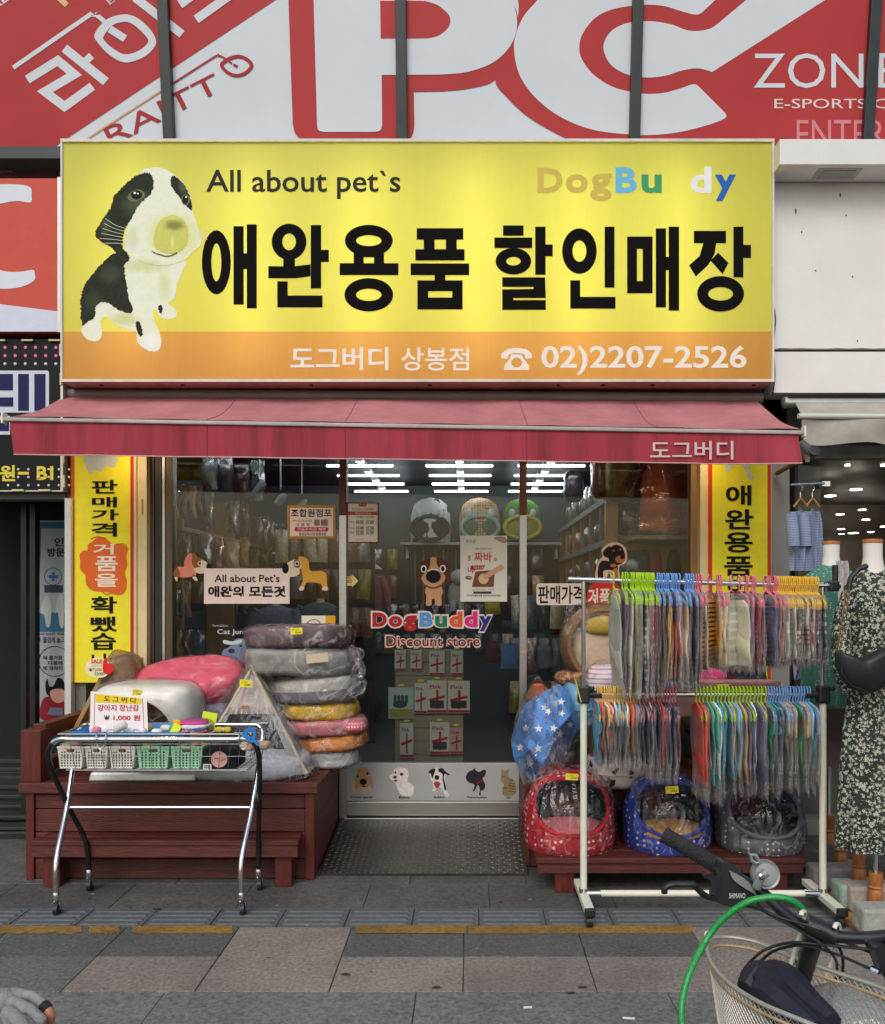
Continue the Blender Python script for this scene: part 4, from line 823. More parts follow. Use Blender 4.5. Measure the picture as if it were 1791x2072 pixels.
t, pl = poster('product_poster', 'pale product poster with a rolling-pin picture on the door', 'poster', T3, (1150, 744, 1556, 1316), (222, 218, 206))
txt('lettering', '짜바', (1272, 884, 1424, 972), pl, .001, P(204, 76, 52), t, .02, T3); txt('lettering', '유산균', (1196, 776, 1284, 808), pl, .001, P(90, 86, 80), t, .0, T3); txt('lettering', 'Up', (1214, 1016, 1278, 1070), pl, .001, P(150, 40, 50), t, .015, T3)
flat('print', [[(1240, 1003), (1368, 1000), (1350, 1036), (1236, 1040)]], pl, .0012, P(176, 44, 52), t, T3); txt('lettering', '기호성 UP!', (1262, 1008, 1352, 1032), pl, .0016, P(236, 220, 210), t, .0, T3)
flat('print', [[(1282, 1055), (1450, 1040), (1440, 1190), (1250, 1190)], stroke(crv([(1250, 1120), (1205, 1115), (1205, 1100), (1250, 1105)]), 12)], pl, .001, P(128, 78, 58), t, T3); flat('print', [ell(1352, 1118, 44, 46, 24)], pl, .0016, P(216, 190, 150), t, T3)
flat('print', [stroke([(1355, 1105), (1520, 1010)], 46)], pl, .002, P(206, 160, 134), t, T3); flat('print', [S([(1440, 760), (1520, 752), (1556, 780), (1540, 808), (1490, 795)])], pl, .001, P(176, 140, 130), t, T3)
flat('print', [rect(1218, 915, 1240, 965), rect(1442, 935, 1470, 965)], pl, .001, P(206, 150, 110), t, T3)
txt('lettering', '맛있는게 문제가 아니야', (1282, 850, 1420, 866), pl, .001, INK(), t, .0, T3); txt('lettering', '그냥 먹던 대로는 그만하자', (1250, 1204, 1450, 1220), pl, .001, P(90, 84, 80), t, .0, T3)
flat('print', [rect(1262, 1228, 1422, 1248)], pl, .001, P(70, 60, 58), t, T3); txt('lettering', '우리아이들의 장을 건강하게 채워주세요', (1206, 1254, 1500, 1274), pl, .001, INK(), t, .01, T3)
t = decal('auto_door_sticker', 'yellow arrow sticker reading auto door on the door glass', 'sticker', T3, [((226, 202, 120), [[(155, 1098), (210, 1096), (210, 1080), (265, 1136), (210, 1190), (208, 1178), (155, 1178)]])])
txt('lettering', 'AUTO', (162, 1126, 214, 1140), GP, .002, INK(), t, .03, T3); txt('lettering', 'DOOR', (162, 1144, 210, 1156), GP, .002, INK(), t, .03, T3); txt('lettering', '자동문', (162, 1104, 196, 1118), GP, .002, INK(), t, .02, T3)
decal('puppy_sticker', 'cut-out puppy photo sticker with pale edge on the right pane', 'sticker', RB, [((228, 190, 168), [S([(596, 690), (588, 650), (625, 615), (680, 600), (735, 625), (756, 680), (745, 735), (705, 760), (706, 836), (652, 840), (640, 795), (615, 840), (552, 838), (556, 760), (575, 715)])]),
    ((40, 32, 32), [S([(640, 640), (680, 616), (722, 632), (742, 680), (735, 725), (690, 750), (645, 730), (630, 685)]), S([(600, 660), (640, 625), (650, 660), (630, 700), (606, 690)]), S([(640, 725), (690, 748), (690, 790), (640, 780), (600, 790), (600, 830), (566, 830), (568, 760), (590, 722)])]), ((184, 112, 66), [ell(708, 712, 30, 24, 18), S([(664, 780), (692, 770), (694, 830), (670, 830)]), ell(712, 648, 8, 6, 10), ell(668, 655, 8, 6, 10), ell(665, 752, 20, 12, 12)]), ((12, 12, 14), [ell(722, 700, 13, 10, 12), ell(712, 668, 8, 8, 10), ell(672, 674, 8, 8, 10)])])
t = decal('price_slogan_sticker', 'outlined Korean price slogan sticker low on the right pane behind the rack', 'sticker', RB, [((230, 214, 200), [rrect(165, 868, 480, 1010, 20)]), ((206, 52, 52), [ell(610, 960, 118, 118, 36)])])
txt('lettering', '판매가격', (176, 882, 468, 1000), GP, .003, INK(), t, .02, RB); txt('lettering', '거품을', (500, 900, 720, 1010), GP, .003, P(236, 214, 200), t, .03, RB)

# ============================================================ inside the shop
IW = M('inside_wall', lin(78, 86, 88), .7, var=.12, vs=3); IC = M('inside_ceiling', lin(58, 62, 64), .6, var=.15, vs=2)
st = lambda nm, mb, m: mb.build(nm, m, None, f'dim {nm.replace("_", " ")} of the pet shop', None, kind='structure')
st('interior_floor', MB().box(-2.4, 5.4, .0, 1.85, 9.75, .085), M('inside_floor', lin(92, 90, 86), .4, var=.2))
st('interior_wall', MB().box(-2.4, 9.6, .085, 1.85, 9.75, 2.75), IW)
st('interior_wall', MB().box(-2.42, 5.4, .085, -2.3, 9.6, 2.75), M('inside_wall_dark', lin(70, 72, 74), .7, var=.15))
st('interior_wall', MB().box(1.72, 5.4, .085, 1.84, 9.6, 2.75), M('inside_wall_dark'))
st('interior_ceiling', MB().box(-2.4, 5.4, 2.752, 1.85, 9.75, 2.8), IC)
tubeE = emitmat('cool_tube', (.86, .93, 1.), 14.)
for k, (xc, nm) in enumerate(((-1.75, 'far left'), (-.95, 'left'), (-.085, 'middle'), (.715, 'right'))):
    for i, y in enumerate((5.85, 6.5) if nm == 'far left' else (5.85, 6.5, 7.3, 7.9, 8.5, 9.1)):  # front pair of each row is added, out of view, to brighten the goods
        f_ = thing('ceiling_light', f'glowing tube light in the {nm} row (front pair added), {ORD(i)} from the front', 'light', (xc, y, 2.62), 'tube lights on the shop ceiling')
        MB().tube([(xc - .29, y, 2.625), (xc + .29, y, 2.625)], .0095, 8).build('tube', tubeE, f_)
        MB().cbox((xc, y, 2.668), .07, .22, .035).build('housing', WHT(), f_, bevel=.01)
        MB().tube([(xc - .02, y, 2.68), (xc - .02, y, 2.753)], .01, 6).build('stem', WHT(), f_)
PKC = [tuple(min(.85, q * 1.5) for q in lin(*c)) for c in ((176, 146, 110), (150, 152, 158), (96, 92, 92), (188, 170, 140), (120, 88, 70), (90, 104, 112), (66, 60, 64), (130, 120, 60), (168, 150, 150), (110, 60, 60))]
def pkt(m): return M(f'foil_packet_{m}', PKC[m], .2, .75 if m in (1, 8) else .15, var=.35, vs=14, bump=.8, bs=9, spec=.9, coat=.5)
NP = [0]
def packet(box, d, m, cv, label, group, name='hanging_packet', puff=.022):
    (a, b), (c, e) = cv([(box[0], box[1]), (box[2], box[3])]); x0_, x1_, z1_, z0_ = X(a, d), X(c, d), Z(b, d), Z(e, d)
    w = (x1_ - x0_) / 2; h = (z1_ - z0_) / 2; ph = R.uniform(0, 9)
    def f(p, q):
        s_ = math.sin(math.pi * min(max(q * 1.12, 0), 1)) ** .6 * math.sin(math.pi * p) ** .5 if 0 < p < 1 and 0 < q < .9 else 0
        return (x0_ + 2 * w * p + .008 * math.sin(q * 7 + ph), d - puff * s_ + .004 * math.sin(p * 13 + q * 9 + ph), z0_ + 2 * h * q)
    t = thing(name, label, 'packet', ((x0_ + x1_) / 2, d, z0_), group); k = MB().grid(f, 7, 9)
    k.grid(lambda p, q: (x0_ + 2 * w * (1 - p), d + .008 + .3 * puff * math.sin(math.pi * p) * math.sin(math.pi * q), z0_ + 2 * h * q), 3, 4)
    k.build('bag', pkt(m) if isinstance(m, int) else m, t, smooth=True, ang=80)
    MB().tube([((x0_ + x1_) / 2, d + .1, z1_ - .012), ((x0_ + x1_) / 2, d - .02, z1_ - .012), ((x0_ + x1_) / 2, d - .024, z1_ + .006)], .0025, 5).build('peg_hook', CHROME(), t)
    return t
rows = (('top row', ((300, 70, 560, 262, 7), (560, 60, 692, 342, 1), (694, 60, 832, 352, 6), (834, 130, 972, 402, 6), (992, 90, 1102, 440, 1))),
        ('second row', ((306, 330, 352, 600, 0), (382, 310, 440, 602, 0), (444, 310, 510, 600, 3), (514, 312, 562, 560, 4), (560, 370, 668, 680, 1), (775, 440, 886, 720, 1), (893, 460, 968, 746, 4))),
        ('third row', ((300, 742, 368, 1022, 6), (378, 740, 466, 1022, 8), (470, 745, 526, 1010, 6), (530, 736, 652, 1024, 1), (658, 760, 752, 1024, 8), (762, 792, 884, 1024, 3), (896, 760, 968, 1010, 0))),
        ('fourth row', ((290, 1150, 372, 1470, 1), (376, 1142, 412, 1440, 3), (414, 1142, 462, 1452, 0), (466, 1140, 572, 1400, 6))),
        ('lowest row', ((288, 1560, 332, 1832, 3), (340, 1560, 384, 1830, 0), (398, 1560, 462, 1812, 4), (470, 1560, 582, 1834, 5))))
for rn, its in rows:
    for i, b_ in enumerate(its): packet(b_[:4], 5.72 + (b_[0] - 290) * .0011, b_[4], T2, f'wrapped packet hanging behind the left pane, {rn}, {ORD(i)} from the left', 'packets behind the left pane')
for i, (b_, m) in enumerate((((985, 590, 1090, 832), 4), ((1092, 600, 1148, 852), 8), ((1140, 620, 1192, 808), 7), ((1194, 640, 1292, 852), 5), ((1300, 650, 1380, 850), 6), ((1386, 660, 1450, 850), 8), ((980, 850, 1060, 1020), 3), ((1066, 860, 1150, 1020), 7), ((1170, 890, 1300, 1020), 1), ((1310, 870, 1400, 1020), 6), ((780, 1340, 870, 1420), 3), ((880, 1340, 960, 1420), 8))):
    packet(b_, 8.1 + i * .02, m, T2, f'small packet on the far peg wall seen through the left pane, {ORD(i)} of its kind', 'packets on the far peg wall')
packet((1405, 815, 1490, 905), 7.9, 1, T2, 'single clear packet hanging below the framed notice', None)
fx = thing('wall_shelf_unit', 'tan shop shelf unit along the left wall', 'shelf', (-2.1, 6.4, .1))
for za in (Z(1062, 5.8), Z(1130, 5.8), .75): MB().box(-2.29, 5.9, za - .03, -2.02, 8.6, za).build('shelf', WOODTAN(), fx)
for y in (6., 7.3, 8.55): MB().box(-2.29, y, .1, -2.05, y + .04, 2.3).build('upright', WOODTAN(), fx)
for i, (xa, ya, v) in enumerate(((1245, 6.6, 430), (1060, 6.2, 330), (1430, 7.6, 470))):
    (u, vv), = T2([(xa, v)]); sp = thing('track_spotlight', f'small spotlight hanging on a thin rod, {ORD(i)} behind the left pane', 'spotlight', (X(u, ya), ya, Z(vv, ya)))
    MB().tube([(X(u, ya), ya, Z(vv - 20, ya)), (X(u, ya), ya, 2.752)], .005, 6).build('rod', ALU(), sp); MB().lathe([(.028, 0), (.036, .07), (.02, .1), (.012, .11)], (X(u, ya) - .03, ya, Z(vv, ya) - .04), 12, mt=Matrix.Rotation(.7, 3, 'Y')).build('lamp_head', M('spot_grey', lin(140, 140, 138), .4), sp, smooth=True)
# sweater on a bust behind the left pane
def bust(label, u, v0_, v1_, d, w, m, hat=None, name='display_bust'):
    zt_, zb_ = Z(v0_, d), Z(v1_, d); h = zt_ - zb_; x = X(u, d); t = thing(name, label, 'mannequin', (x, d, zb_))
    MB().lathe([(w * .5, 0), (w * .52, h * .3), (w * .5, h * .7), (w * .46, h * .86), (w * .3, h * .95), (w * .16, h)], (x, d, zb_), 20, sy=.55).build('garment', m, t, smooth=True)
    for s_ in (-1, 1): MB().tube([(x + s_ * w * .42, d, zb_ + h * .88), (x + s_ * w * .6, d, zb_ + h * .5), (x + s_ * w * .66, d - .02, zb_ + h * .12)], [w * .15, w * .13, w * .1], 10).build('sleeve', m, t, smooth=True)
    MB().lathe([(w * .12, 0), (w * .1, h * .1), (w * .13, h * .12)], (x, d, zb_ + h * .98), 12).build('neck', M('bust_cream', lin(196, 180, 160), .5), t, smooth=True)
    if hat: MB().lathe([(w * .5, 0), (w * .42, .02), (w * .3, .05), (w * .28, .13), (w * .18, .16), (.01, .165)], (x, d, zb_ + h * 1.09), 18, sy=.9).build('bucket_hat', hat, t, smooth=True)
    return t
bust('grey-blue knitted jumper on a bust below the window sign', *T2([(1205, 1350)])[0], T2([(1205, 1700)])[0][1], 6.3, .30, M('jumper', lin(110, 118, 140), .9, var=.2, vs=40, bump=.3))
bust('grey jumper on a second bust beside the steel mullion', *T2([(1590, 1320)])[0], T2([(1590, 1680)])[0][1], 6.9, .34, M('jumper_grey', lin(96, 104, 108), .9, var=.2, vs=40, bump=.3))
bust('dusty pink jacket and white bucket hat on a bust inside the door', *T3([(330, 1065)])[0], T3([(330, 1400)])[0][1], 8.2, .33, M('pink_jacket', lin(150, 82, 92), .8, var=.15), M('white_hat', lin(186, 182, 170), .8))
# dense small stock pegged on the back wall and on a free-standing rack
SV = []
for k in range(9):
    ph = k * 1.7; mbv = MB().grid(lambda p, q: (-.5 + p, -.16 * math.sin(math.pi * p) ** .6 * math.sin(math.pi * min(1, q * 1.1)) ** .6 + .03 * math.sin(p * 9 + q * 7 + ph), -1 + q), 6, 7); mbv.grid(lambda p, q: (.5 - p, .06, -1 + q), 2, 2)
    SV.append(mbv.mesh('pegged_packet', pkt(k), True, 80))
def peg(x, y, z, w, h, lb, grp):
    o = bpy.data.objects.new('pegged_packet', R.choice(SV)); C.objects.link(o); o.location = (x, y, z); o.scale = (w, .16, h); o.rotation_euler = (0, R.uniform(-.06, .06), R.uniform(-.2, .2)); tag(o, lb, 'packet', grp)
for row, (z, h) in enumerate(((2.02, .24), (1.72, .26), (1.40, .26), (1.06, .24))):
    for i in range(19):
        x = -2.2 + i * .165 + R.uniform(-.02, .02)
        if -.78 < x < .0 and row < 2: continue
        peg(x, 9.5, z, R.uniform(.09, .14), h * R.uniform(.8, 1.), f'small packet pegged on the back wall, {ORD(row)} row from the top, {ORD(i)} from the left', 'packets pegged on the back wall')
for row, (z, h) in enumerate(((2.1, .3), (1.74, .28), (1.38, .28))):
    for i in range(7): peg(-1.72 + i * .125, 7.7 + .1 * row, z, R.uniform(.1, .13), h, f'packet on the middle rack behind the left pane, {ORD(row)} row (front pair added), {ORD(i)} from the left', 'packets on the middle rack')
for row, (z, h) in enumerate(((1.5, .3), (1.12, .3), (.74, .28))):
    for i in range(5): peg(.42 + i * .12, 7.4, z, R.uniform(.1, .13), h, f'packet beside the right mullion deep inside, {ORD(row)} row (front pair added), {ORD(i)} from the left', 'packets beside the right mullion')
pr_ = thing('peg_rack', 'dark free-standing peg rack behind the left pane', 'rack', (-1.35, 7.8, .09)); MB().box(-1.82, 7.98, .09, -.9, 8.02, 2.15).build('panel', M('peg_dark', lin(60, 62, 62), .7), pr_)
# back wall shelf with pet houses
sb = thing('back_shelf', 'white shelf across the back wall carrying the animal pet houses', 'shelf', (0, 9.4, Z(1098, 9.2)))
MB().box(-.75, 9.1, Z(1102, 9.1), 1.0, 9.6, Z(1097, 9.1)).build('shelf', M('shelf_white', lin(168, 174, 174), .5), sb)
for x in (-.7, .1, .95): MB().box(x, 9.3, Z(1130, 9.3), x + .03, 9.6, Z(1102, 9.1)).build('bracket', WHT(), sb)
def house(label, u, w, v0_, v1_, d, m, rim, inner, ears=None):
    x, zb_, zt_ = X(u, d), Z(v1_, d), Z(v0_, d); h = zt_ - zb_; t = thing('pet_house', label, 'pet house', (x, d, zb_))
    MB().lathe([(w * .5, 0), (w * .52, h * .25), (w * .5, h * .6), (w * .42, h * .84), (w * .24, h * .96), (.02, h)], (x, d + w * .1, zb_), 24, sy=.7).build('shell', m, t, smooth=True)
    MB().tube([(x + w * .46 * math.cos(a), d - w * .27, zb_ + h * .3 + h * .26 * math.sin(a)) for a in [k * math.pi / 12 for k in range(24)]], w * .05, 8, True).build('mouth_rim', rim, t, smooth=True)
    MB().blob((x, d - w * .2, zb_ + h * .3), w * .45, w * .06, h * .24, nu=20, nv=8).build('inside_cushion', inner, t, smooth=True)
    if ears:
        for s_ in (-1, 1): MB().blob((x + s_ * w * .27, d - w * .3, zb_ + h * .62), w * .08, w * .06, h * .1, nu=12, nv=8).build('eye' if ears == 'eye' else 'ear', M('house_' + ears, lin(190, 196, 200), .4), t, smooth=True)
    return t
house('cow-spotted pet house on the back shelf', 871, .43, 1006, 1097, 9.15, patmat('cow_print', lin(190, 190, 186), lin(26, 26, 28), 'spots', 9, .4), M('cow_rim', lin(50, 46, 44), .9), M('cow_in', lin(44, 42, 42), .9), 'ear')
house('giraffe-print pet house with pale green mouth on the back shelf', 971, .44, 1006, 1096, 9.15, patmat('giraffe_print', lin(190, 160, 120), lin(130, 84, 52), 'dots', 34, .35), M('mint_plush', lin(150, 176, 150), .9, bump=.3), M('olive_plush', lin(96, 110, 84), .9), 'ear')
house('green frog pet house with yellow mouth on the back shelf', 1056, .42, 1008, 1094, 9.15, M('frog_green', lin(80, 130, 40), .9, bump=.3), M('frog_yellow', lin(190, 180, 60), .9, bump=.3), M('frog_in', lin(150, 140, 60), .9), 'eye')
# leashes and goods hanging below the back shelf
for i in range(15):
    u = 832 + i * 8.2; m = ((70, 78, 84), (110, 116, 120), (50, 54, 60), (140, 140, 140), (84, 66, 60))[i % 5]
    MB().tube([W(u, 1112, 9.3), W(u + R.uniform(-1, 1), 1160, 9.28), W(u, 1225 + R.uniform(-12, 16), 9.3)], .012, 6).build('hanging_leash', M(f'leash_{i % 5}', lin(*m), .7), None, f'long leash hanging under the back shelf, {ORD(i)} from the left', 'leash', 'leashes under the back shelf')
def toy(label, u, v, d, r, m, cat='toy', name='plush_toy', sc_=(1, .8, 1)): return MB().blob(W(u, v, d), r * sc_[0], r * sc_[1], r * sc_[2], nu=16, nv=10).build(name, m, None, label, cat, smooth=True)
pd = thing('plush_dog', 'white plush dog sitting behind the dog sticker inside the door', 'toy', W(930, 1238, 8.9))
pw_ = M('plush_white', lin(178, 180, 178), .95, bump=.4, bs=80)
MB().blob(W(925, 1205, 8.9), .10, .09, .16).build('body', pw_, pd, smooth=True); MB().blob(W(930, 1168, 8.85), .10, .10, .085).build('head', pw_, pd, smooth=True); MB().blob(W(941, 1172, 8.76), .02, .02, .015, nu=10, nv=6).build('nose', BLK(), pd)
for s_ in (-1, 1): MB().tube([W(925 + 8 * s_, 1215, 8.82), W(925 + 9 * s_, 1238, 8.78)], .03, 8).build('leg', pw_, pd, smooth=True)
packet((1365, 1320, 1500, 1430), 8.9, M('yellow_pouch', lin(190, 170, 40), .5), T3, 'plain yellow pouch hanging below the product poster', None)
packet((1500, 1200, 1640, 1480), 8.6, M('dark_red_coat', lin(60, 26, 30), .8), T3, 'dark red pet coat hanging near the right mullion', None)
packet((1505, 1680, 1650, 1900), 7.0, M('blue_vest', lin(96, 130, 176), .8), T3, 'small blue pet vest with white collar hanging inside the door', None)
packet((1380, 1660, 1495, 1850), 7.05, M('maroon_vest', lin(100, 40, 48), .8), T3, 'small maroon pet vest hanging inside the door', None)
for i, (a, b, w, h, c) in enumerate(((320, 1465, 34, 34, (120, 140, 70)), (440, 1600, 40, 40, (130, 130, 70)), (640, 1370, 60, 40, (140, 150, 150)), (760, 1375, 60, 40, (110, 120, 122)), (700, 1410, 50, 24, (150, 60, 66)), (880, 1560, 90, 40, (150, 130, 50)), (1000, 1575, 60, 36, (150, 120, 60)))):
    u, v = T3([(a, b)])[0]; toy(f'small pet toy on the dim counter inside the door, {ORD(i)} from the top', u, v, 7.6, w / 3.3 / 1.2954 / F * 7.6 / 2, M(f'toy_{i}', lin(*c), .6), sc_=(1, .8, h / w))
# slat board of grooming tools behind the door
bd = thing('display_board', 'cream slat display board just inside the door', 'display board', W(860, 1545, 6.4)); D8 = zm(860, 1640, 1400, 1695)
for i in range(9):
    a = 195 + i * 108; (ua, va_), (ub, vb_) = D8([(552, a), (1112, a + 104)]); MB().box(X(ua, 6.4), 6.4, Z(vb_, 6.4), X(ub, 6.4), 6.43, Z(va_, 6.4)).build('slat', M('slat_cream', lin(150, 142, 118), .6), bd)
BP = Plane((0, 6.37, 0)); n_ = 0
for (a, b, c, e), kind_ in (((550, 200, 640, 365), 0), ((680, 200, 770, 365), 0), ((832, 205, 960, 405), 0), ((1010, 205, 1110, 405), 0), ((498, 508, 705, 762), 1), ((712, 470, 815, 720), 0), ((816, 448, 976, 716), 2), ((986, 452, 1166, 716), 2), ((592, 800, 702, 1084), 0), ((838, 792, 1000, 1056), 2), ((1002, 836, 1108, 1052), 3)):
    t, pl = poster('tool_packet', f'grooming tool packet on the cream board, {ORD(n_)} from the top left', 'packet', D8, (a, b, c, e), ((206, 206, 196), (176, 196, 186), (214, 206, 190), (196, 160, 150))[kind_], plane=Plane((0, 6.385 - .002 * n_, 0)), thick=.012); t['group'] = 'tool packets on the cream board'; n_ += 1
    w, h = c - a, e - b; red = P(176, 40, 62) if kind_ != 1 else P(60, 84, 80)
    if kind_ == 1: flat('print', [ell(a + w * .45, b + h * .55, w * .28, h * .12), *[rrect(a + w * (.2 + .15 * k), b + h * .25, a + w * (.32 + .15 * k), b + h * .52, 10) for k in range(4)]], pl, .001, red, t, D8); flat('print', [rect(a + 6, b + h * .7, c - 6, e - 6)], pl, .0012, P(150, 150, 80), t, D8)
    else:
        txt('lettering', 'Pink', (a + w * .12, b + h * .14, a + w * .72, b + h * .26), pl, .001, P(150, 60, 80), t, .02, D8)
        flat('print', [stroke([(a + w * .1, b + h * .62), (c - w * .1, b + h * .5)], h * .08), rect(a + w * .46, b + h * .3, a + w * .58, e - h * .12), rect(a + 2, e - h * .08, c - 2, e - 1)], pl, .0012, red, t, D8)
        if kind_ == 2: flat('print', [rrect(a + w * .14, e - h * .38, c - w * .14, e - h * .14, 9)], pl, .002, P(62, 60, 66), t, D8)
    (u, v), = D8([((a + c) / 2, b - 18)]); q_ = Plane((0, 6.38, 0)).at(u, v); MB().box(q_.x - .02, q_.y, q_.z - .008, q_.x + .02, q_.y + .003, q_.z + .008).build('price_tag', YTAG(), t)
# shelf unit along the right wall with goods, and the big wrapped beds
ru = thing('wall_shelf_unit', 'tall shop shelf unit receding along the right wall', 'shelf', (1.3, 7.6, .1))
for z_ in (2.23, 1.91, 1.58, 1.24, .9, .5): MB().box(1.0, 5.9, z_ - .045, 1.71, 9.5, z_).build('shelf', M('shelf_edge', lin(128, 132, 128), .5, var=.15), ru)
for i in range(7): MB().box(1.02, 5.95 + i * .58, .1, 1.68, 5.98 + i * .58, 2.22).build('upright', WOODTAN(), ru)
MB().box(X(1226, 5.86), 5.86, .3, X(1250, 5.86), 5.92, Z(972, 5.86)).build('end_post', WOODTAN(), ru)
for lv, (z_, hh) in enumerate(((2.235, .26), (1.915, .24), (1.585, .24), (1.245, .24))):
    for i in range(11):
        y = 6.02 + i * .31 + R.uniform(-.03, .03); m = R.choice((1, 1, 5, 6, 8, 2, 3, 4)); h = hh * R.uniform(.75, 1.05); w = R.uniform(.16, .24)
        MB().blob((1.16, y, z_ + h / 2), .13, w / 2, h / 2, .55, .6, 14, 8).build('shelf_goods', pkt(m), None, f'wrapped goods on right shelf, {ORD(lv)} level down, {ORD(i)} from the front', 'packet', 'goods on the right wall shelves', smooth=True)
ob = thing('wrapped_orange_bed', 'large orange pet bed in clear wrap on the shelf behind the right pane', 'pet bed', W(1330, 1085, 5.75))
xa, xb = X(1284, 5.75), X(1400, 5.75)
MB().hexa([(xa, 5.62, Z(1078, 5.75)), (xb - .02, 5.66, Z(1078, 5.75)), (xb, 6.1, Z(1078, 5.75)), (xa + .1, 6.1, Z(1078, 5.75)), (xa + .04, 5.66, 2.44), (xb, 5.7, 2.44), (xb, 6.1, 2.44), (xa + .1, 6.1, 2.44)]).build('bed', M('orange_felt', lin(206, 110, 74), .85, var=.12, vs=20), ob, bevel=.03)
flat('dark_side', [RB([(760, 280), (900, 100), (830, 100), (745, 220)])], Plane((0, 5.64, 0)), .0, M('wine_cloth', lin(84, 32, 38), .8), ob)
MB().grid(lambda a, b: (xa - .09 + (xb - xa + .1) * a + .02 * math.sin(b * 9), 5.59 + .03 * noise.noise((a * 5, b * 5, 1)), Z(1096, 5.75) + b * .5), 14, 14).build('wrap', WRAP(), ob, smooth=True)
MB().box(X(1278, 5.75), 5.6, Z(1094, 5.75), 1.7, 6.15, Z(1086, 5.75)).build('display_shelf', WOODTAN(), None, 'short wooden shelf under the wrapped orange bed', 'shelf', bevel=.003)
wbx = M('wine_bag', lin(120, 50, 56), .6, var=.2)
for i, (u, v, w, h, d, m, lb) in enumerate(((1220, 950, .17, .42, 5.95, pkt(4), 'dark wine wrapped cushion'), (1255, 962, .2, .34, 5.8, M('olive_bag', lin(150, 130, 60), .4, bump=.5, bs=12), 'olive wrapped cushion'), (1160, 985, .16, .26, 6.9, pkt(6), 'dark boxed carrier'))):
    MB().blob(W(u, v, d), w / 2, .1, h / 2, .5, .6, 18, 10).build('wrapped_cushion', m, None, f'{lb} high on the right shelf', 'cushion', smooth=True)
for i, (u, c) in enumerate(((1272, (140, 156, 164)), (1300, (60, 62, 66)), (1322, (170, 84, 96)), (1360, (50, 48, 50)))):
    MB().blob(W(u, 1155, 6.0), .06, .08, .17, .7, .7, 14, 10).build('hanging_garment', M(f'hang_{i}', lin(*c), .5, var=.2, bump=.3, bs=12), None, f'pet garment hanging behind the right pane, {ORD(i)} from the left', 'garment', 'garments behind the right pane', smooth=True)
for i in range(7):
    u = 1078 + i * 22 + R.uniform(-5, 5); v = R.choice((1150, 1260, 1330, 1390)); c = R.choice(((60, 110, 60), (120, 130, 140), (150, 140, 60), (70, 84, 110), (110, 60, 60), (90, 140, 100)))
    MB().blob(W(u, v, 7.3 + i * .1), .07, .06, .11, .6, .7, 14, 10).build('hanging_garment', M(f'hangb_{i}', lin(*c), .7, var=.2), None, f'small pet garment deep behind the right pane, {ORD(i)} from the left', 'garment', 'garments deep behind the right pane', smooth=True)
# ============================================================ left wooden deck and bench
WR = [M(f'red_plank_{i}', tuple(c * k for c in lin(98, 40, 33)), .5, var=.5, vs=6., bump=.4, bs=26., stretch=(.8, 12, 16), dirt=.45) for i, k in enumerate((.8, .95, 1.1))]
WV = M('red_plank_upright', lin(100, 40, 33), .5, var=.34, vs=6., bump=.3, bs=26., stretch=(12, 12, 1.1), dirt=.4)
WS = [M(f'red_plank_side_{i}', tuple(c * k for c in lin(104, 40, 33)), .5, var=.34, vs=6., bump=.3, bs=26., stretch=(12, 1.1, 12), dirt=.4) for i, k in enumerate((.9, 1.05))]
dk_ = thing('display_deck', 'dark red wooden display deck of planks left of the door', 'deck', (-1.58, 4.8, 0))
dx0, dx1, dy = -2.335, -.815, 4.43
def pl_(n, x0, y0, z0, x1, y1, z1, m, par, bv=.004): return MB().box(x0, y0, z0, x1, y1, z1).build(n, m, par, bevel=bv)
for i, (va, vb) in enumerate(((1608, 1636), (1637.6, 1683), (1684.5, 1737), (1738.5, 1788))):
    pl_('plank', dx0 + .045, dy, max(.004, Z(vb, dy)), dx1 - .052, dy + .03, Z(va, dy), WR[(0, 1, 2, 0)[i]], dk_)
pl_('corner_post', dx0, dy - .012, 0, dx0 + .043, dy + .05, .455, WV, dk_); pl_('corner_post', dx1 - .05, dy - .012, 0, dx1 - .001, dy + .05, .455, WV, dk_)
pl_('edge_board', dx0 - .03, dy - .03, .458, dx1 + .02, dy - .002, .514, WR[1], dk_)
for i in range(6): pl_('deck_board', dx0 - .03, dy + .001 + i * .133, .474, dx1 + .02, dy + .13 + i * .133, .503 + R.uniform(-.002, .002), R.choice(WR), dk_)
for i in range(3): pl_('side_plank', dx1 - .03, dy + .052, .006 + .15 * i, dx1 - .004, 5.23, .152 + .15 * i, WS[i % 2], dk_)
for i in range(3): pl_('side_plank', dx0 + .004, dy + .052, .006 + .15 * i, dx0 + .03, 5.2, .152 + .15 * i, WS[i % 2], dk_)
pl_('rail_post', X(41, 4.46), 4.46, .505, X(86, 4.46) - .01, 4.55, Z(1478, 4.46), WV, dk_); pl_('rail_post', X(41, 4.46), 5.12, .505, X(86, 4.46) - .01, 5.18, Z(1478, 4.46), WV, dk_)
for za, zb_ in ((.72, .80), (.53, .60)): pl_('hand_rail', X(41, 4.46) + .02, 4.552, za, X(86, 4.46) - .03, 5.118, zb_, WS[0], dk_)
bn = thing('wooden_bench', 'low dark red wooden step bench along the front of the left deck', 'bench', (-1.58, 4.33, 0)); by = 4.27
pl_('seat_plank', X(61, by), by, .222, X(603, by), by + .075, .25, WR[0], bn); pl_('seat_plank', X(61, by) + .02, by + .079, .224, X(601, by), by + .148, .25, WR[1], bn)
pl_('front_plank', X(62, by), by + .006, Z(1736, by), X(602, by), by + .034, .2215, WR[1], bn)
for u in (79.5, 553): pl_('leg', X(u, by), by + .036, 0, X(u + 34, by), by + .12, .2235, WV, bn)

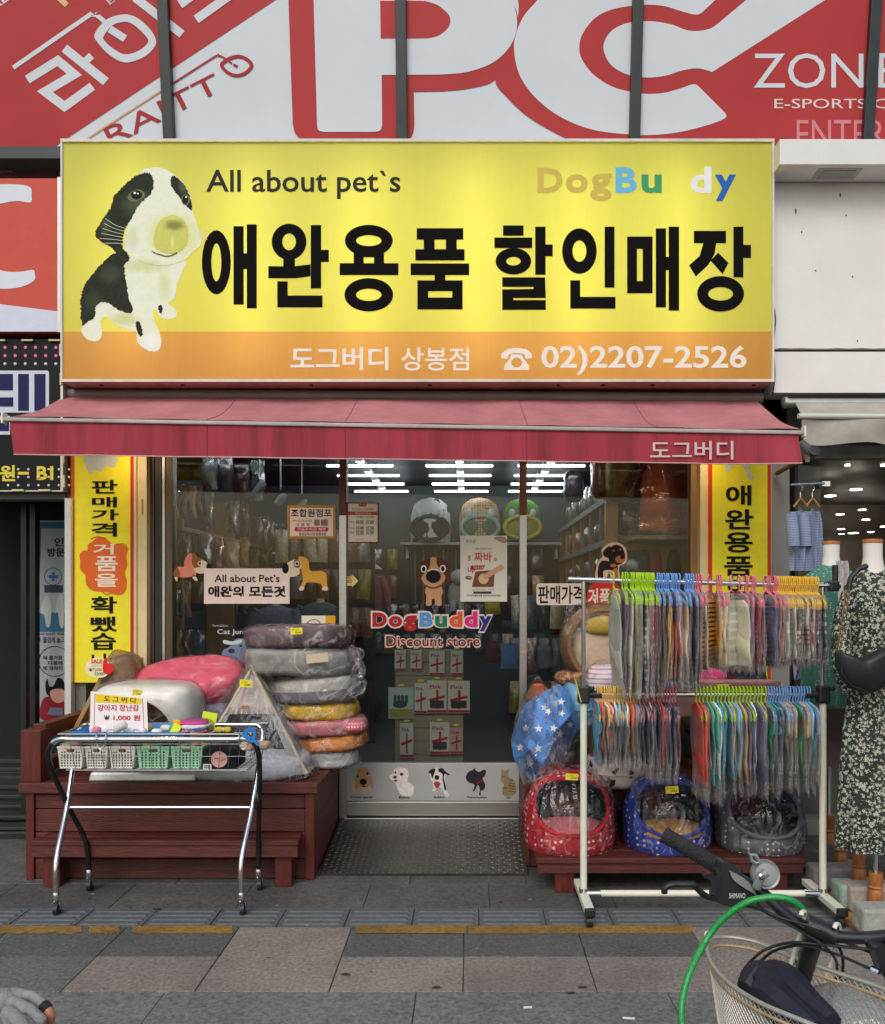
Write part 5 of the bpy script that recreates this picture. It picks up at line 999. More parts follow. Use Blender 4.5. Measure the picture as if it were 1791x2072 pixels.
# ============================================================ soft goods helpers
def crumple(amp, fq, sd):
    return lambda q: q * (1 + amp * noise.noise(q * fq + Vector((sd, sd, sd))))
def cushion(label, c, rx, ry, rz, mat, e1=.55, e2=.85, tilt=(0, 0, 0), name='pet_bed', cat='pet bed', wrap=True, lower=None, dent=.25, grp=None, pipe=True):
    rot = Matrix.Rotation(tilt[2], 3, 'Z') @ Matrix.Rotation(tilt[1], 3, 'Y') @ Matrix.Rotation(tilt[0], 3, 'X'); sd = R.uniform(0, 50)
    t = thing(name, label, cat, (c[0], c[1], c[2] - rz), grp)
    def fn(q):
        r = math.hypot(q.x / rx, q.y / ry)
        z = q.z * (1 - dent * max(0, 1 - r * 1.25)) if q.z > 0 else q.z
        k = 1 + .06 * noise.noise(q * 6 + Vector((sd, 0, 0))) + .012 * math.sin(math.atan2(q.y, q.x) * 14 + sd)
        return Vector((q.x * k, q.y * k, z * (1 + .22 * noise.noise(q * 5 + Vector((0, sd, 0))))))
    m = MB()
    m.blob(c, rx, ry, rz, e1, e2, 44, 18, fn, rot); mats = [mat]
    if lower:
        mats.append(lower)
        for i, f in enumerate(m.f):
            if sum((m.v[j].z for j in f)) / len(f) < c[2] - rz * .05: m.mi[i] = 1
        m.m = 1
    m.build('cushion', mats, t, smooth=True, ang=80)
    if pipe: MB().tube([Vector(c) + rot @ Vector((rx * 1.015 * math.copysign(abs(math.cos(a)) ** e2, math.cos(a)), ry * 1.015 * math.copysign(abs(math.sin(a)) ** e2, math.sin(a)), 0)) for a in [k * math.pi / 24 for k in range(48)]], .005, 6, True).build('piping', lower or mat, t, smooth=True)
    if wrap: MB().blob(c, rx * 1.04, ry * 1.05, rz * 1.08, e1, e2, 60, 30, crumple(.10, 13, sd), rot).build('wrap', WRAP(), t, smooth=True, ang=9)
    return t
CL = lambda n, r, g, b, **k: M('cloth_' + n, lin(r, g, b), k.pop('rough', .85), var=k.pop('var', .14), vs=18, bump=k.pop('bump', .35), bs=k.pop('bs', 55), **k)
def pricetag(parent, u, v, d, w=18, h=14, a=.12):
    pl = Plane((0, d, 0)); c, s_ = math.cos(a), math.sin(a)
    q = [(u + (x * c - y * s_), v + (x * s_ + y * c)) for x, y in ((-w / 2, -h / 2), (w / 2, -h / 2), (w / 2, h / 2), (-w / 2, h / 2))]
    mb = MB(); f = [pl.at(*p, .0) for p in q]; mb.hexa([f[3], f[2], f[2] + Vector((0, .0015, 0)), f[3] + Vector((0, .0015, 0)), f[0], f[1], f[1] + Vector((0, .0015, 0)), f[0] + Vector((0, .0015, 0))])
    o = mb.build('price_tag', YTAG(), parent)
    txt('lettering', '도그버디', (u - w * .38, v - h * .34, u + w * .2, v - h * .02), pl, .001, P(110, 100, 50), parent, .0); txt('lettering', '29,000', (u - w * .1, v + h * .05, u + w * .4, v + h * .36), pl, .001, P(80, 70, 40), parent, .02)
    return o
# A-frame scratcher with SALE tag
af = thing('wooden_scratcher', 'wrapped wooden triangular cat scratcher with a SALE tag behind the cart', 'scratcher', W(205, 1490, 4.85))
ye = 4.85; p_ = lambda u, v, d=ye: Vector(W(u, v, d))
for a, b in (((150, 1478), (226, 1330)), ((226, 1330), (262, 1478))):
    A_, B_ = p_(*a), p_(*b); w = Vector((.028, 0, 0)); y = Vector((0, .30, 0))
    MB().hexa([A_ - w * .5, A_ + w * .5, A_ + w * .5 + y, A_ - w * .5 + y, B_ - w * .5, B_ + w * .5, B_ + w * .5 + y, B_ - w * .5 + y]).build('side_board', WOODTAN(), af, bevel=.003)
MB().prism([(p.x, p.z) for p in (p_(166, 1470), p_(226, 1352), p_(252, 1470))], ye + .06, ye + .07).build('panel', M('sisal', lin(190, 150, 100), .9, var=.2, bump=.5, bs=90), af)
MB().tube([p_(230, 1395, ye - .01), p_(246, 1430, ye - .01)], .004, 6).build('cord', BLK(), af)
cz = Vector(W(235, 1345, ye)); MB().blob(cz + Vector((0, .12, -.05)), .10, .16, .13, .8, .8, 36, 20, crumple(.22, 9, 3)).build('wrap', filmmat('amber_wrap', tint=(.98, .9, .78), base=.08, edge=.8, rough=.12, haze=.12, hcol=(.75, .52, .3), wr=.3, bump=.9, bs=8., dist=3.), af, smooth=True)
sp_ = thing('sale_tag', 'flower-shaped SALE price tag with a red thumbs-up, in front of the yellow sign', 'tag', W(203, 1372, 4.78)); SPL = Plane((0, 4.78, 0))
MB().prism([(SPL.at(u, v).x, SPL.at(u, v).z) for u, v in LB(spl([(598, 1500), (625, 1460), (665, 1447), (720, 1452), (765, 1490), (770, 1530), (735, 1575), (690, 1583), (640, 1575), (600, 1545)]))], 4.78, 4.783).build('card', P(238, 228, 190), sp_)
txt('lettering', 'SALE', (634, 1456, 712, 1486), SPL, .001, P(214, 56, 50), sp_, .04, LB); txt('lettering', '55000', (658, 1546, 728, 1568), SPL, .001, P(90, 120, 60), sp_, .02, LB); txt('lettering', '₩75000', (620, 1516, 710, 1540), SPL, .001, P(176, 90, 90), sp_, .01, LB); txt('lettering', '고양이 타워', (634, 1492, 728, 1510), SPL, .001, P(150, 150, 60), sp_, .0, LB)
flat('thumb_print', [spl([(720, 1470), (735, 1448), (752, 1452), (750, 1480), (790, 1495), (792, 1530), (760, 1560), (720, 1545)])], SPL, .002, P(214, 50, 44), sp_, LB)
# pink bed, lilac bed, white igloo
cushion('big glossy pink round bed standing behind the white igloo house', W(385, 1382, 4.98), .335, .19, .125, CL('pink', 222, 92, 116), e1=.75, tilt=(.45, -.06, 0))
cushion('lilac grey wrapped bed wedged below the pink bed', W(425, 1445, 5.0), .20, .19, .10, CL('lilac', 140, 140, 166), e1=.6)
ig = thing('igloo_house', 'white rounded igloo pet house in clear wrap with a dark mouth, behind the cart', 'pet house', W(330, 1520, 4.72))
ic = Vector(W(305, 1452, 4.74)); mb = MB(); mb.blob(ic, .285, .21, .205, .42, .5, 220, 120); keep = []
from mathutils.bvhtree import BVHTree
bvi = BVHTree.FromPolygons(mb.v, mb.f)
for f in mb.f:
    c = sum((mb.v[i] for i in f), Vector()) / len(f)
    hole = c.y < ic.y - .05 and ((c.x - ic.x) / .21) ** 2 + ((c.z - ic.z + .10) / .23) ** 2 < 1
    if not hole: keep.append(f)
mb.f = keep; mb.mi = [0] * len(keep); sv_ = [Vector(v) for v in mb.v]; WPL = M('igloo_white', lin(232, 230, 220), .35, var=.05)
mb.build('shell', WPL, ig, smooth=True)
rm_ = [bvi.ray_cast(Vector((ic.x + .21 * math.cos(k * .1047), ic.y - 2, max(ic.z - .19, ic.z - .10 + .23 * math.sin(k * .1047)))), Vector((0, 1, 0)))[0] for k in range(60)]
MB().tube([q for q in rm_ if q], .009, 8, True).build('mouth_rim', WPL, ig, smooth=True)
inn = MB(); inn.add([ic + (v - ic) * .93 for v in sv_], [f[::-1] for f in keep]); inn.build('inner_shell', M('igloo_inside', lin(150, 112, 76), .9, var=.2), ig, smooth=True)
MB().blob(ic + Vector((.21, -.11, -.01)), .012, .02, .04, nu=12, nv=8).build('vent', BLK(), ig, smooth=True)
MB().blob(ic, .3, .228, .215, .45, .5, 60, 30, crumple(.07, 11, 8)).build('wrap', WRAP(), ig, smooth=True, ang=9)
pricetag(ig, 277, 1402, ic.y - .2)
# teepee tent with base cushion
tp = thing('pet_teepee', 'grey teepee pet tent in hazy plastic with a frilled band', 'tent', W(495, 1590, 4.62))
ap = Vector(W(510, 1352, 4.72)); bz = .53; bx0, bx1, by0, by1 = X(384, 4.56), X(622, 4.56), 4.55, 5.02
TC = CL('tent', 150, 150, 152); cn = [Vector((bx0, by0, bz)), Vector((bx1, by0, bz)), Vector((bx1, by1, bz)), Vector((bx0, by1, bz))]
for i in (1, 2, 3): a, b = cn[i], cn[(i + 1) % 4]; MB().grid(lambda s_, t_: a.lerp(b, s_).lerp(ap, t_) + Vector((.01 * math.sin(t_ * 9 + s_ * 5), .008 * math.sin(s_ * 11), 0)), 8, 8).build('side_panel', TC, tp, smooth=True)
a, b = cn[0], cn[1]
fl_ = lambda s_, t_: a.lerp(b, s_).lerp(ap, t_) + Vector((0, -.006 + .006 * math.sin(s_ * 25), 0))
MB().grid(lambda s_, t_: fl_(s_, .62 + .38 * t_), 10, 6).build('front_panel', CL('tent_pale', 190, 178, 172), tp, smooth=True)
MB().grid(lambda s_, t_: fl_(s_, .56 + .07 * t_) + Vector((0, -.014 * math.sin(s_ * 60) * (1 - t_), 0)), 60, 3).build('frill', CL('frill', 186, 176, 170), tp, smooth=True)
for s0, s1 in ((0, .1), (.9, 1)): MB().grid(lambda s_, t_: fl_(s0 + (s1 - s0) * s_, .6 * t_), 5, 8).build('door_flap', TC, tp, smooth=True)
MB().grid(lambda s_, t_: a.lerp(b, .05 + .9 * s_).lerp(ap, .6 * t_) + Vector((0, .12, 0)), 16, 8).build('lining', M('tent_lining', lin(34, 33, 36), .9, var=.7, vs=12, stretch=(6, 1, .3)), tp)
for i in range(4): MB().tube([cn[i], ap.lerp(cn[i], -.03)], .009, 8).build('pole', M('pole_wood', lin(206, 186, 150), .5), tp, smooth=True)
MB().box(ap.x - .028, ap.y - .115, ap.z - .215, ap.x + .014, ap.y - .112, ap.z - .195).build('leather_label', P(170, 104, 70), tp)
MB().blob((X(492, 4.6), 4.76, .565), .345, .31, .075, .5, .55, 56, 14, lambda q: q * (1 + .05 * noise.noise(q * 8))).build('base_cushion', M('mesh_cushion', lin(206, 210, 216), .6, var=.2, vs=40, stretch=(8, 1, 1), bump=.3), tp, smooth=True)
def wr(s_, t_):
    w = 2 * math.pi * s_; r = (1 - t_) ** .92; k = 1 + .07 * math.sin(w * 9 + t_ * 7) * t_ + .10 * noise.noise((math.cos(w) * 3, math.sin(w) * 3, t_ * 5))
    bc = Vector((X(492, 4.6), 4.76, .52)); q = Vector((math.copysign(abs(math.cos(w)) ** .6, math.cos(w)) * .375, math.copysign(abs(math.sin(w)) ** .6, math.sin(w)) * .335, 0)) * (r * k + .045)
    return bc.lerp(Vector((ap.x, ap.y, 0)), t_ * .9).xy.to_3d() + q + Vector((0, 0, .515 + (ap.z - .495) * (t_ ** .86)))
MB().grid(wr, 60, 22, True).build('wrap', filmmat('hazy_wrap', base=.022, edge=.4, rough=.16, haze=.02, hcol=(.66, .67, .69), bump=.9, bs=6., stretch=(3, 3, .5), dist=2., wr=.25, ww=.08), tp, smooth=True)
pricetag(tp, 497, 1383, 4.6, 24, 15, .06)
# stack of wrapped beds
GM = M('grey_mesh_bed', lin(150, 148, 144), .75, var=.2, vs=60, stretch=(9, 9, 1), bump=.3)
stk = (('mauve-brown bed on top of the bed stack', (606, 1300), .30, .066, CL('mauve', 112, 92, 96), None, .6), ('grey mesh bed with a label, second in the bed stack', (612, 1340), .325, .078, GM, None, .5), ('white and grey plush bed, third in the bed stack', (640, 1395), .262, .080, CL('cream', 212, 208, 200), CL('greyplush', 138, 136, 146), .6),
       ('yellow cushion bed in the stack', (644, 1441), .232, .047, CL('yellow', 224, 178, 56), None, .6), ('dusty pink cushion bed in the stack', (658, 1475), .245, .05, CL('dustypink', 206, 128, 134), None, .65), ('orange cushion bed in the stack', (664, 1508), .225, .046, CL('orange', 222, 138, 66), None, .6), ('white wrapped cushion at the bottom of the stack', (660, 1540), .19, .05, CL('whitec', 200, 200, 200), None, .6))
zs = .505; lay = []
for lb, uv, r, h, m, lo, e in reversed(stk):
    c = (X(uv[0], 4.93), 4.93, zs + h); lay.append(cushion(lb, c, r, r * .82, h * 1.1, m, e * .72, .8, (R.uniform(-.05, .05), R.uniform(-.08, .05), R.uniform(-.3, .3)), lower=lo, grp='beds stacked beside the door', pipe=False)); zs += h * 1.94
pricetag(lay[-1], 600, 1277, 4.62, 24, 13, -.05)
for k_ in range(3): MB().blob(W(716 + 4 * k_, 1325 + 34 * k_, 4.78), .045, .05, .05, .8, .8, 18, 10, crumple(.7, 14, 20 + k_)).build('loose_wrap', WRAP(), lay[-2 - (k_ > 1)], smooth=True, ang=9)
MB().cbox((X(640, 4.6), 4.63, Z(1332, 4.62)), .12, .002, .05, ry=-.1).build('label', P(206, 188, 160), lay[-2])
MB().blob((X(716, 4.8), 4.8, lay[2].location.z + .06), .07, .07, .035, .9, .9, 16, 10, crumple(.2, 14, 2)).build('cushion_corner', patmat('pink_dot_cloth', lin(206, 110, 122), lin(236, 214, 214), 'dots', 60, .3), lay[2], smooth=True)
MB().hexa([(X(178, 4.46), 4.46, .506), (X(395, 4.46), 4.46, .506), (X(395, 4.46), 4.85, .506), (X(178, 4.46), 4.85, .506), (X(180, 4.46), 4.47, .556), (X(395, 4.46), 4.47, .556), (X(395, 4.46), 4.84, .556), (X(180, 4.46), 4.84, .556)]).build('foil_pad', M('silver_foil', lin(196, 196, 196), .3, .35, var=.12, bump=.5, bs=12), None, 'flat silver wrapped pad on the deck under the cart', 'pad', bevel=.012)

# ============================================================ wire basket cart
kt = thing('basket_cart', 'folding chrome wire basket cart on castors in front of the left deck', 'cart', (-1.5, 4.12, 0)); CH = CHROME(); DKF = M('dark_chrome', (.06, .06, .065), .3, .8, var=.3)
yf, yb, zt2 = 3.95, 4.31, .822
def mid(p): return [Vector(q) for q in p]
f1 = crv([(-1.935, 4.27, .10), (-1.945, 4.25, .26), (-1.985, 4.14, .47), (-2.0, 4.0, .70), (-1.975, 3.955, .785), (-1.93, 3.945, zt2), (-1.88, 3.945, zt2)], 5) + crv([(-1.1, 3.945, zt2), (-1.045, 3.945, zt2), (-1.005, 3.955, .79), (-1.0, 4.0, .70), (-1.035, 4.14, .47), (-1.068, 4.25, .26), (-1.075, 4.28, .10)], 5)
nl = len(crv([(0, 0, 0)] * 7, 5))
MB().tube(f1[:nl - 8], .0125, 10).build('leg', DKF, kt, smooth=True); MB().tube(f1[nl - 9:nl + 9], .0125, 10).build('front_rail', CH, kt, smooth=True); MB().tube(f1[nl + 8:], .0125, 10).build('leg', DKF, kt, smooth=True)
for xa, xt in ((-1.943, -2.005), (-1.072, -1.06)): MB().tube(crv([(xa, 3.945, .10), (xa, 3.95, .25), (xa + (xt - xa) * .5, 4.12, .46), (xt, 4.27, .72), (xt, 4.305, .80), (xt + (.03 if xt < -1.5 else -.03), 4.315, .832)], 5), .0125, 10).build('leg', CH, kt, smooth=True)
MB().tube([(-1.975, 4.315, .832), (-1.09, 4.315, .832)], .0125, 10).build('rear_rail', CH, kt, smooth=True)
MB().tube([(-1.965, 4.13, .455), (-1.055, 4.13, .455)], .009, 10).build('cross_bar', CH, kt, smooth=True)
for x, y in ((-1.943, 3.945), (-1.072, 3.945), (-1.935, 4.27), (-1.075, 4.28)):
    cs_ = MB().lathe([(.014, .055), (.016, .06), (.016, .095), (.012, .105)], (x, y, 0), 12).build('castor', CH, kt, smooth=True)
    MB().lathe([(.012, -.010), (.0275, -.009), (.0275, .009), (.012, .010)], (x + .012, y - .012, .0275), 18, mt=Matrix.Rotation(rad(90), 3, 'Y') @ Matrix.Rotation(0, 3, 'X')).build('wheel', BLK(), cs_, smooth=True)
    for s_ in (-1, 1): MB().cbox((x + .012 + s_ * .0135, y - .006, .045), .003, .026, .038).build('fork', CH, cs_)
bk = MB(); bx = (-1.955, -1.035); bz0, bz1 = .662, .838; byf, byb = 3.99, 4.335; tx, ty = .028, .025; rw = .0017
def ring(z, k, r): return [(bx[0] + tx * k, byf + ty * k, z), (bx[1] - tx * k, byf + ty * k, z), (bx[1] - tx * k, byb - ty * k, z), (bx[0] + tx * k, byb - ty * k, z)]
for z, k, r in ((bz1, 0, .004), (.79, .27, rw), (.73, .6, rw), (bz0, 1, .0024)):
    q = ring(z, k, r)
    for i in range(4): bk.tube([q[i], q[(i + 1) % 4]], r, 6)
n_ = 19
for i in range(1, n_):
    s_ = i / n_; xa = bx[0] + (bx[1] - bx[0]) * s_; xb = bx[0] + tx + (bx[1] - bx[0] - 2 * tx) * s_
    bk.tube([(xa, byf, bz1), (xb, byf + ty, bz0), (xb, byb - ty, bz0), (xa, byb, bz1)], rw, 5)
for i in range(1, 8):
    s_ = i / 8; ya = byf + (byb - byf) * s_; y2 = byf + ty + (byb - byf - 2 * ty) * s_
    bk.tube([(bx[0], ya, bz1), (bx[0] + tx, y2, bz0), (bx[1] - tx, y2, bz0), (bx[1], ya, bz1)], rw, 5)
bk.build('wire_basket', M('basket_steel', (.24, .24, .25), .38, .9, var=.15), kt, smooth=True)
for u in (207, 495):
    x = X(u, 3.94); MB().tube(crv([(x - .02, 3.96, .848), (x - .022, 3.928, .845), (x - .018, 3.926, .80), (x, 3.926, .778), (x + .018, 3.926, .80), (x + .022, 3.928, .845), (x + .02, 3.96, .848)], 4), .0034, 8).build('hook', CH, kt, smooth=True)
# little plastic baskets in the cart
CA = zm(120, 1780, 720)
def plastic_basket(i, xa, xb, mat, label):
    yy = 4.03; (ua, va_), (ub, vb_) = CA([(xa, 530), (xb, 722)]); x0_, x1_, zt_, zb_ = X(ua, yy) + .002, X(ub, yy) - .002, Z(va_, yy), .667
    t = thing('plastic_basket', label, 'basket', ((x0_ + x1_) / 2, 4.12, zb_), 'small baskets in the wire cart'); w = x1_ - x0_; h = zt_ - zb_; tp_ = .012; hs = []
    for r in range(6):
        for c in range(7):
            cx = x0_ + w * (.17 + .11 * c); cz_ = zb_ + h * (.12 + .125 * r)
            if r == 5 and 1 < c < 5: continue
            hs.append([(cx + .0046 * math.cos(a), cz_ + .0046 * math.sin(a)) for a in [k * math.pi / 4 for k in range(8)]])
    hs.append([(x0_ + w * .5 + p[0], zb_ + h * .82 + p[1]) for p in rrect(-w * .15, -.008, w * .15, .008, .0075, 3)])
    MB().prism([(x0_ + tp_, zb_), (x1_ - tp_, zb_), (x1_, zt_), (x0_, zt_)], yy, yy + .003, hs).build('front', mat, t)
    for xw0, xw1 in ((x0_ + tp_, x0_), (x1_ - tp_, x1_)): MB().hexa([(xw0 - .0015, yy + .003, zb_), (xw0 + .0015, yy + .003, zb_), (xw0 + .0015, 4.25, zb_), (xw0 - .0015, 4.25, zb_), (xw1 - .0015, yy + .003, zt_), (xw1 + .0015, yy + .003, zt_), (xw1 + .0015, 4.26, zt_), (xw1 - .0015, 4.26, zt_)]).build('side', mat, t)
    MB().box(x0_ + tp_, 4.252, zb_, x1_ - tp_, 4.256, zt_).build('back', mat, t); MB().box(x0_ + tp_ + .002, yy + .004, zb_, x1_ - tp_ - .002, 4.25, zb_ + .004).build('base', mat, t)
    MB().box(x0_ - .001, yy - .004, zt_ - .008, x1_ + .001, yy - .0005, zt_ + .002).build('rim', mat, t, bevel=.001)
    MB().box(x0_ + tp_ + .006, yy + .008, zb_ + .006, x1_ - tp_ - .006, 4.2, zt_ - .035).build('added_dark_liner', M('dark_liner', lin(50, 44, 44), .6, var=.5, vs=30), t)  # dark block added behind the front so its holes look shaded
    for k in range(4):
        cc = Vector((x0_ + w * (.25 + .17 * k), 4.10 + .05 * (k % 2), zt_ - .03)); MB().blob(cc, .032, .05, .045, .5, .6, 14, 8, crumple(.25, 22, i * 4 + k)).build('wrapped_treat', M(f'treat_{(i * 3 + k) % 6}', lin(*((176, 150, 130), (206, 200, 196), (150, 90, 80), (196, 160, 110), (220, 210, 206), (110, 110, 120))[(i * 3 + k) % 6]), .35, bump=.5, bs=20), t, smooth=True)
WB_, GB_ = M('white_basket', lin(240, 237, 228), .45), M('green_basket', lin(158, 216, 178), .45)
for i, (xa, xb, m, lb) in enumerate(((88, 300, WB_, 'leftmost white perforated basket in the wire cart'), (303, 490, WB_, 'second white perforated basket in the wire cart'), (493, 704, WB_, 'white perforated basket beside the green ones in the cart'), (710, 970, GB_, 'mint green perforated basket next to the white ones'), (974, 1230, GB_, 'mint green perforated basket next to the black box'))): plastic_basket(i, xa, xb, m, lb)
yy = 4.03; (ua, va_), (ub, vb_) = CA([(1236, 548), (1490, 718)]); bxm = thing('black_box', 'black carton with a round pale pink face mark in the wire cart', 'box', (X(ua, yy) + .06, 4.1, .667))
MB().box(X(ua, yy), yy, .667, X(ub, yy), 4.2, Z(va_, yy)).build('carton', P(30, 30, 32), bxm, bevel=.002); bpl = Plane((0, yy, 0))
flat('print', [ell(1357, 628, 64, 64)], bpl, .001, P(214, 164, 154), bxm, CA); flat('print', [stroke(crv([(1320, 622), (1335, 618), (1350, 626)]), 5), stroke(crv([(1370, 640), (1385, 636), (1400, 628)]), 5)], bpl, .0015, P(90, 60, 60), bxm, CA)
flat('barcode', [rect(1232, 664, 1298, 706)], bpl, .001, P(226, 226, 226), bxm, CA); flat('barcode', [rect(1240 + 8 * k, 670, 1243 + 8 * k + (k % 3), 700) for k in range(6)], bpl, .0015, INK(), bxm, CA)
for k in range(3): MB().blob((X(500 + 14 * k, 4.08), 4.1, .765), .04, .05, .02, .6, .6, 14, 8, crumple(.3, 20, k)).build('snack_pouch', M('pouch_tan', lin(206, 176, 150), .35, bump=.5, bs=20), None, f'small tan snack pouch on the black carton, {ORD(k)} from the left', 'pouch', 'snack pouches on the black carton', smooth=True)
# blue tray of toys with price sign
tr_ = thing('blue_tray', 'shallow blue plastic tray on the wire cart', 'tray', (X(290, 4.15), 4.15, .80)); BLU = M('tray_blue', lin(48, 136, 202), .4)
tx0, tx1 = X(160, 4.1), X(388, 4.1)
MB().hexa([(tx0 + .02, 4.03, .80), (tx1 - .02, 4.03, .80), (tx1 - .02, 4.28, .80), (tx0 + .02, 4.28, .80), (tx0 + .02, 4.03, .805), (tx1 - .02, 4.03, .805), (tx1 - .02, 4.28, .805), (tx0 + .02, 4.28, .805)]).build('base', BLU, tr_)
tr4 = [(tx0, 4.01, .845), (tx1, 4.01, .845), (tx1, 4.30, .845), (tx0, 4.30, .845)]; bt4 = [(tx0 + .02, 4.03, .80), (tx1 - .02, 4.03, .80), (tx1 - .02, 4.28, .80), (tx0 + .02, 4.28, .80)]
for i in range(4):
    a, b, c, d_ = [Vector(q) for q in (bt4[i], bt4[(i + 1) % 4], tr4[(i + 1) % 4], tr4[i])]; nn = (b - a).cross(d_ - a).normalized() * .003
    MB().hexa([a, b, b + nn, a + nn, d_, c, c + nn, d_ + nn]).build('wall', BLU, tr_)
for i in range(16):
    c = R.choice(((230, 170, 170), (236, 232, 226), (240, 200, 70), (70, 190, 130), (226, 130, 150), (236, 236, 236))); u = 175 + i * 12.5 + R.uniform(-5, 5)
    MB().blob((X(u, 4.1), 4.06 + R.uniform(0, .18), .828 + R.uniform(0, .018)), R.uniform(.016, .03), .022, R.uniform(.014, .022), .8, .8, 14, 8, crumple(.3, 30, i)).build('small_toy', P(*c), None, f'small pastel toy in the blue tray, {ORD(i)} from the left', 'toy', 'toys in the blue tray', smooth=True)
rp_ = MB()
for k in range(8): rp_.lathe([(.012, -.004), (.02, 0), (.012, .004)], (X(232 + k * 3.2, 4.03), 4.03, .85 + .004 * k), 12, mt=Matrix.Rotation(1.2, 3, 'Y'))
rp_.build('rope_toy', P(240, 238, 230), None, 'white ribbed chew toy before the price sign', 'toy', smooth=True)
pg = thing('price_sign', 'white paper price sign with red lettering standing in the blue tray', 'sign', W(240, 1480, 4.10)); gpl = Plane((0, 4.09, .85), (0, -1, .10))
def gq(pts): return [gpl.at(*p, 0) for p in CA(pts)]
mb = MB(); q = [(350, 95), (352, 415), (800, 415), (795, 160)]
(a0, a1, a2, a3) = [(352, 95), (790, 150), (802, 415), (345, 415)]
def sheet(s_, t_):
    x = (a0[0] + (a1[0] - a0[0]) * s_) * (1 - t_) + (a3[0] + (a2[0] - a3[0]) * s_) * t_; y = (a0[1] + (a1[1] - a0[1]) * s_ ** 1.2) * (1 - t_) + 415 * t_
    return gpl.at(*CA([(x, y)])[0], .0)
MB().grid(lambda s_, t_: sheet(s_, 1 - t_), 10, 8).build('paper', P(244, 236, 236), pg)
flat('yellow_header', [[(390, 115), (750, 152), (750, 196), (392, 182)]], gpl, .001, P(240, 206, 50), pg, CA)
flat('frame_line', [stroke([(386, 112), (378, 394)], 4), stroke([(378, 394), (770, 398)], 4), stroke([(770, 398), (758, 150)], 4)], gpl, .0012, P(176, 60, 60), pg, CA)
txt('lettering', '도 그 버 디', None, gpl, .002, INK(), pg, .015, CA, ((455, 174), (702, 190), 44))
txt('lettering', '강아지 장난감', None, gpl, .002, P(190, 62, 76), pg, .02, CA, ((406, 250), (730, 252), 52)); txt('lettering', '1,000 원', None, gpl, .002, P(196, 56, 66), pg, .025, CA, ((530, 326), (740, 328), 48)); txt('lettering', '₩', None, gpl, .002, P(90, 80, 84), pg, .01, CA, ((458, 318), (500, 318), 36))
ng = card('neon_tag', 'neon yellow-green price card sticking up at the cart\'s right', 'tag', (*CA([(1205, 258)])[0], *CA([(1318, 390)])[0]), 4.22, P(222, 240, 60))[0]; ng.rotation_euler = (0, .2, .1)
ng = card('neon_tag', 'neon yellow price card with a flower lying in the middle of the cart', 'tag', (*CA([(948, 345)])[0], *CA([(1010, 455)])[0]), 4.06, P(232, 240, 70))[0]; ng.rotation_euler = (-.2, .5, 0)
MB().blob(W(*CA([(1025, 345)])[0], 4.08), .02, .006, .018, .8, .8, 14, 8, crumple(.3, 60, 2)).build('paper_flower', P(240, 180, 50), None, 'tiny yellow paper flower on the neon card', 'flower', smooth=True)
fp = thing('folded_pack', 'wrapped pack of pink white and blue striped cloth in the cart', 'pack', W(*CA([(1160, 450)])[0], 4.12))
for k, (c, dx, dz) in enumerate((((206, 80, 150), -8, -20), ((236, 226, 232), 4, -10), ((60, 70, 150), -2, 0), ((214, 90, 96), 8, 6), ((232, 220, 226), -4, 14))):
    u, v = CA([(1165 + dx, 385 + dz * 2.4)])[0]; MB().blob(W(u, v, 4.13), .075 - .004 * k, .06, .014, .7, .7, 20, 8, crumple(.3, 14, k * 3)).build('fold', P(*c), fp, smooth=True)
MB().blob(W(*CA([(1165, 385)])[0], 4.13), .088, .075, .05, .7, .7, 30, 16, crumple(.2, 15, 4)).build('wrap', WRAP(), fp, smooth=True)
bw = thing('bow_pack', 'small yellow bow on a dark pack at the cart\'s right end', 'bow', W(*CA([(1390, 430)])[0], 4.1))
for s_ in (-1, 1): MB().blob(Vector(W(*CA([(1390, 395)])[0], 4.1)) + Vector((s_ * .02, 0, 0)), .018, .01, .014, .8, .8, 12, 8).build('loop', P(206, 190, 50), bw, smooth=True)
MB().blob(W(*CA([(1390, 395)])[0], 4.095), .005, .008, .012).build('knot', WHT(), bw, smooth=True); MB().blob(W(*CA([(1385, 435)])[0], 4.13), .05, .05, .02, .6, .6, 16, 8).build('pouch', P(70, 62, 30), bw, smooth=True)
bc = thing('plastic_clip', 'bright blue plastic clip on the right corner of the cart', 'clip', W(*CA([(1610, 500)])[0], 3.96)); cpl = Plane((0, 3.93, 0))
def up(pts): return [(cpl.at(u, v).x, cpl.at(u, v).z) for u, v in CA(pts)]
MB().prism(up(spl([(1560, 400), (1595, 376), (1640, 392), (1648, 440), (1640, 470), (1668, 505), (1660, 520), (1630, 490), (1610, 490), (1585, 480), (1560, 460), (1535, 440)])), 3.92, 3.94, [up(ell(1605, 425, 24, 28, 16)), up(ell(1612, 468, 8, 8, 10))]).build('jaw', M('clip_blue', lin(40, 128, 210), .35), bc, bevel=.002)
MB().prism(up([(1600, 470), (1655, 515), (1645, 525), (1592, 482)]), 3.945, 3.965).build('jaw', M('clip_blue'), bc)
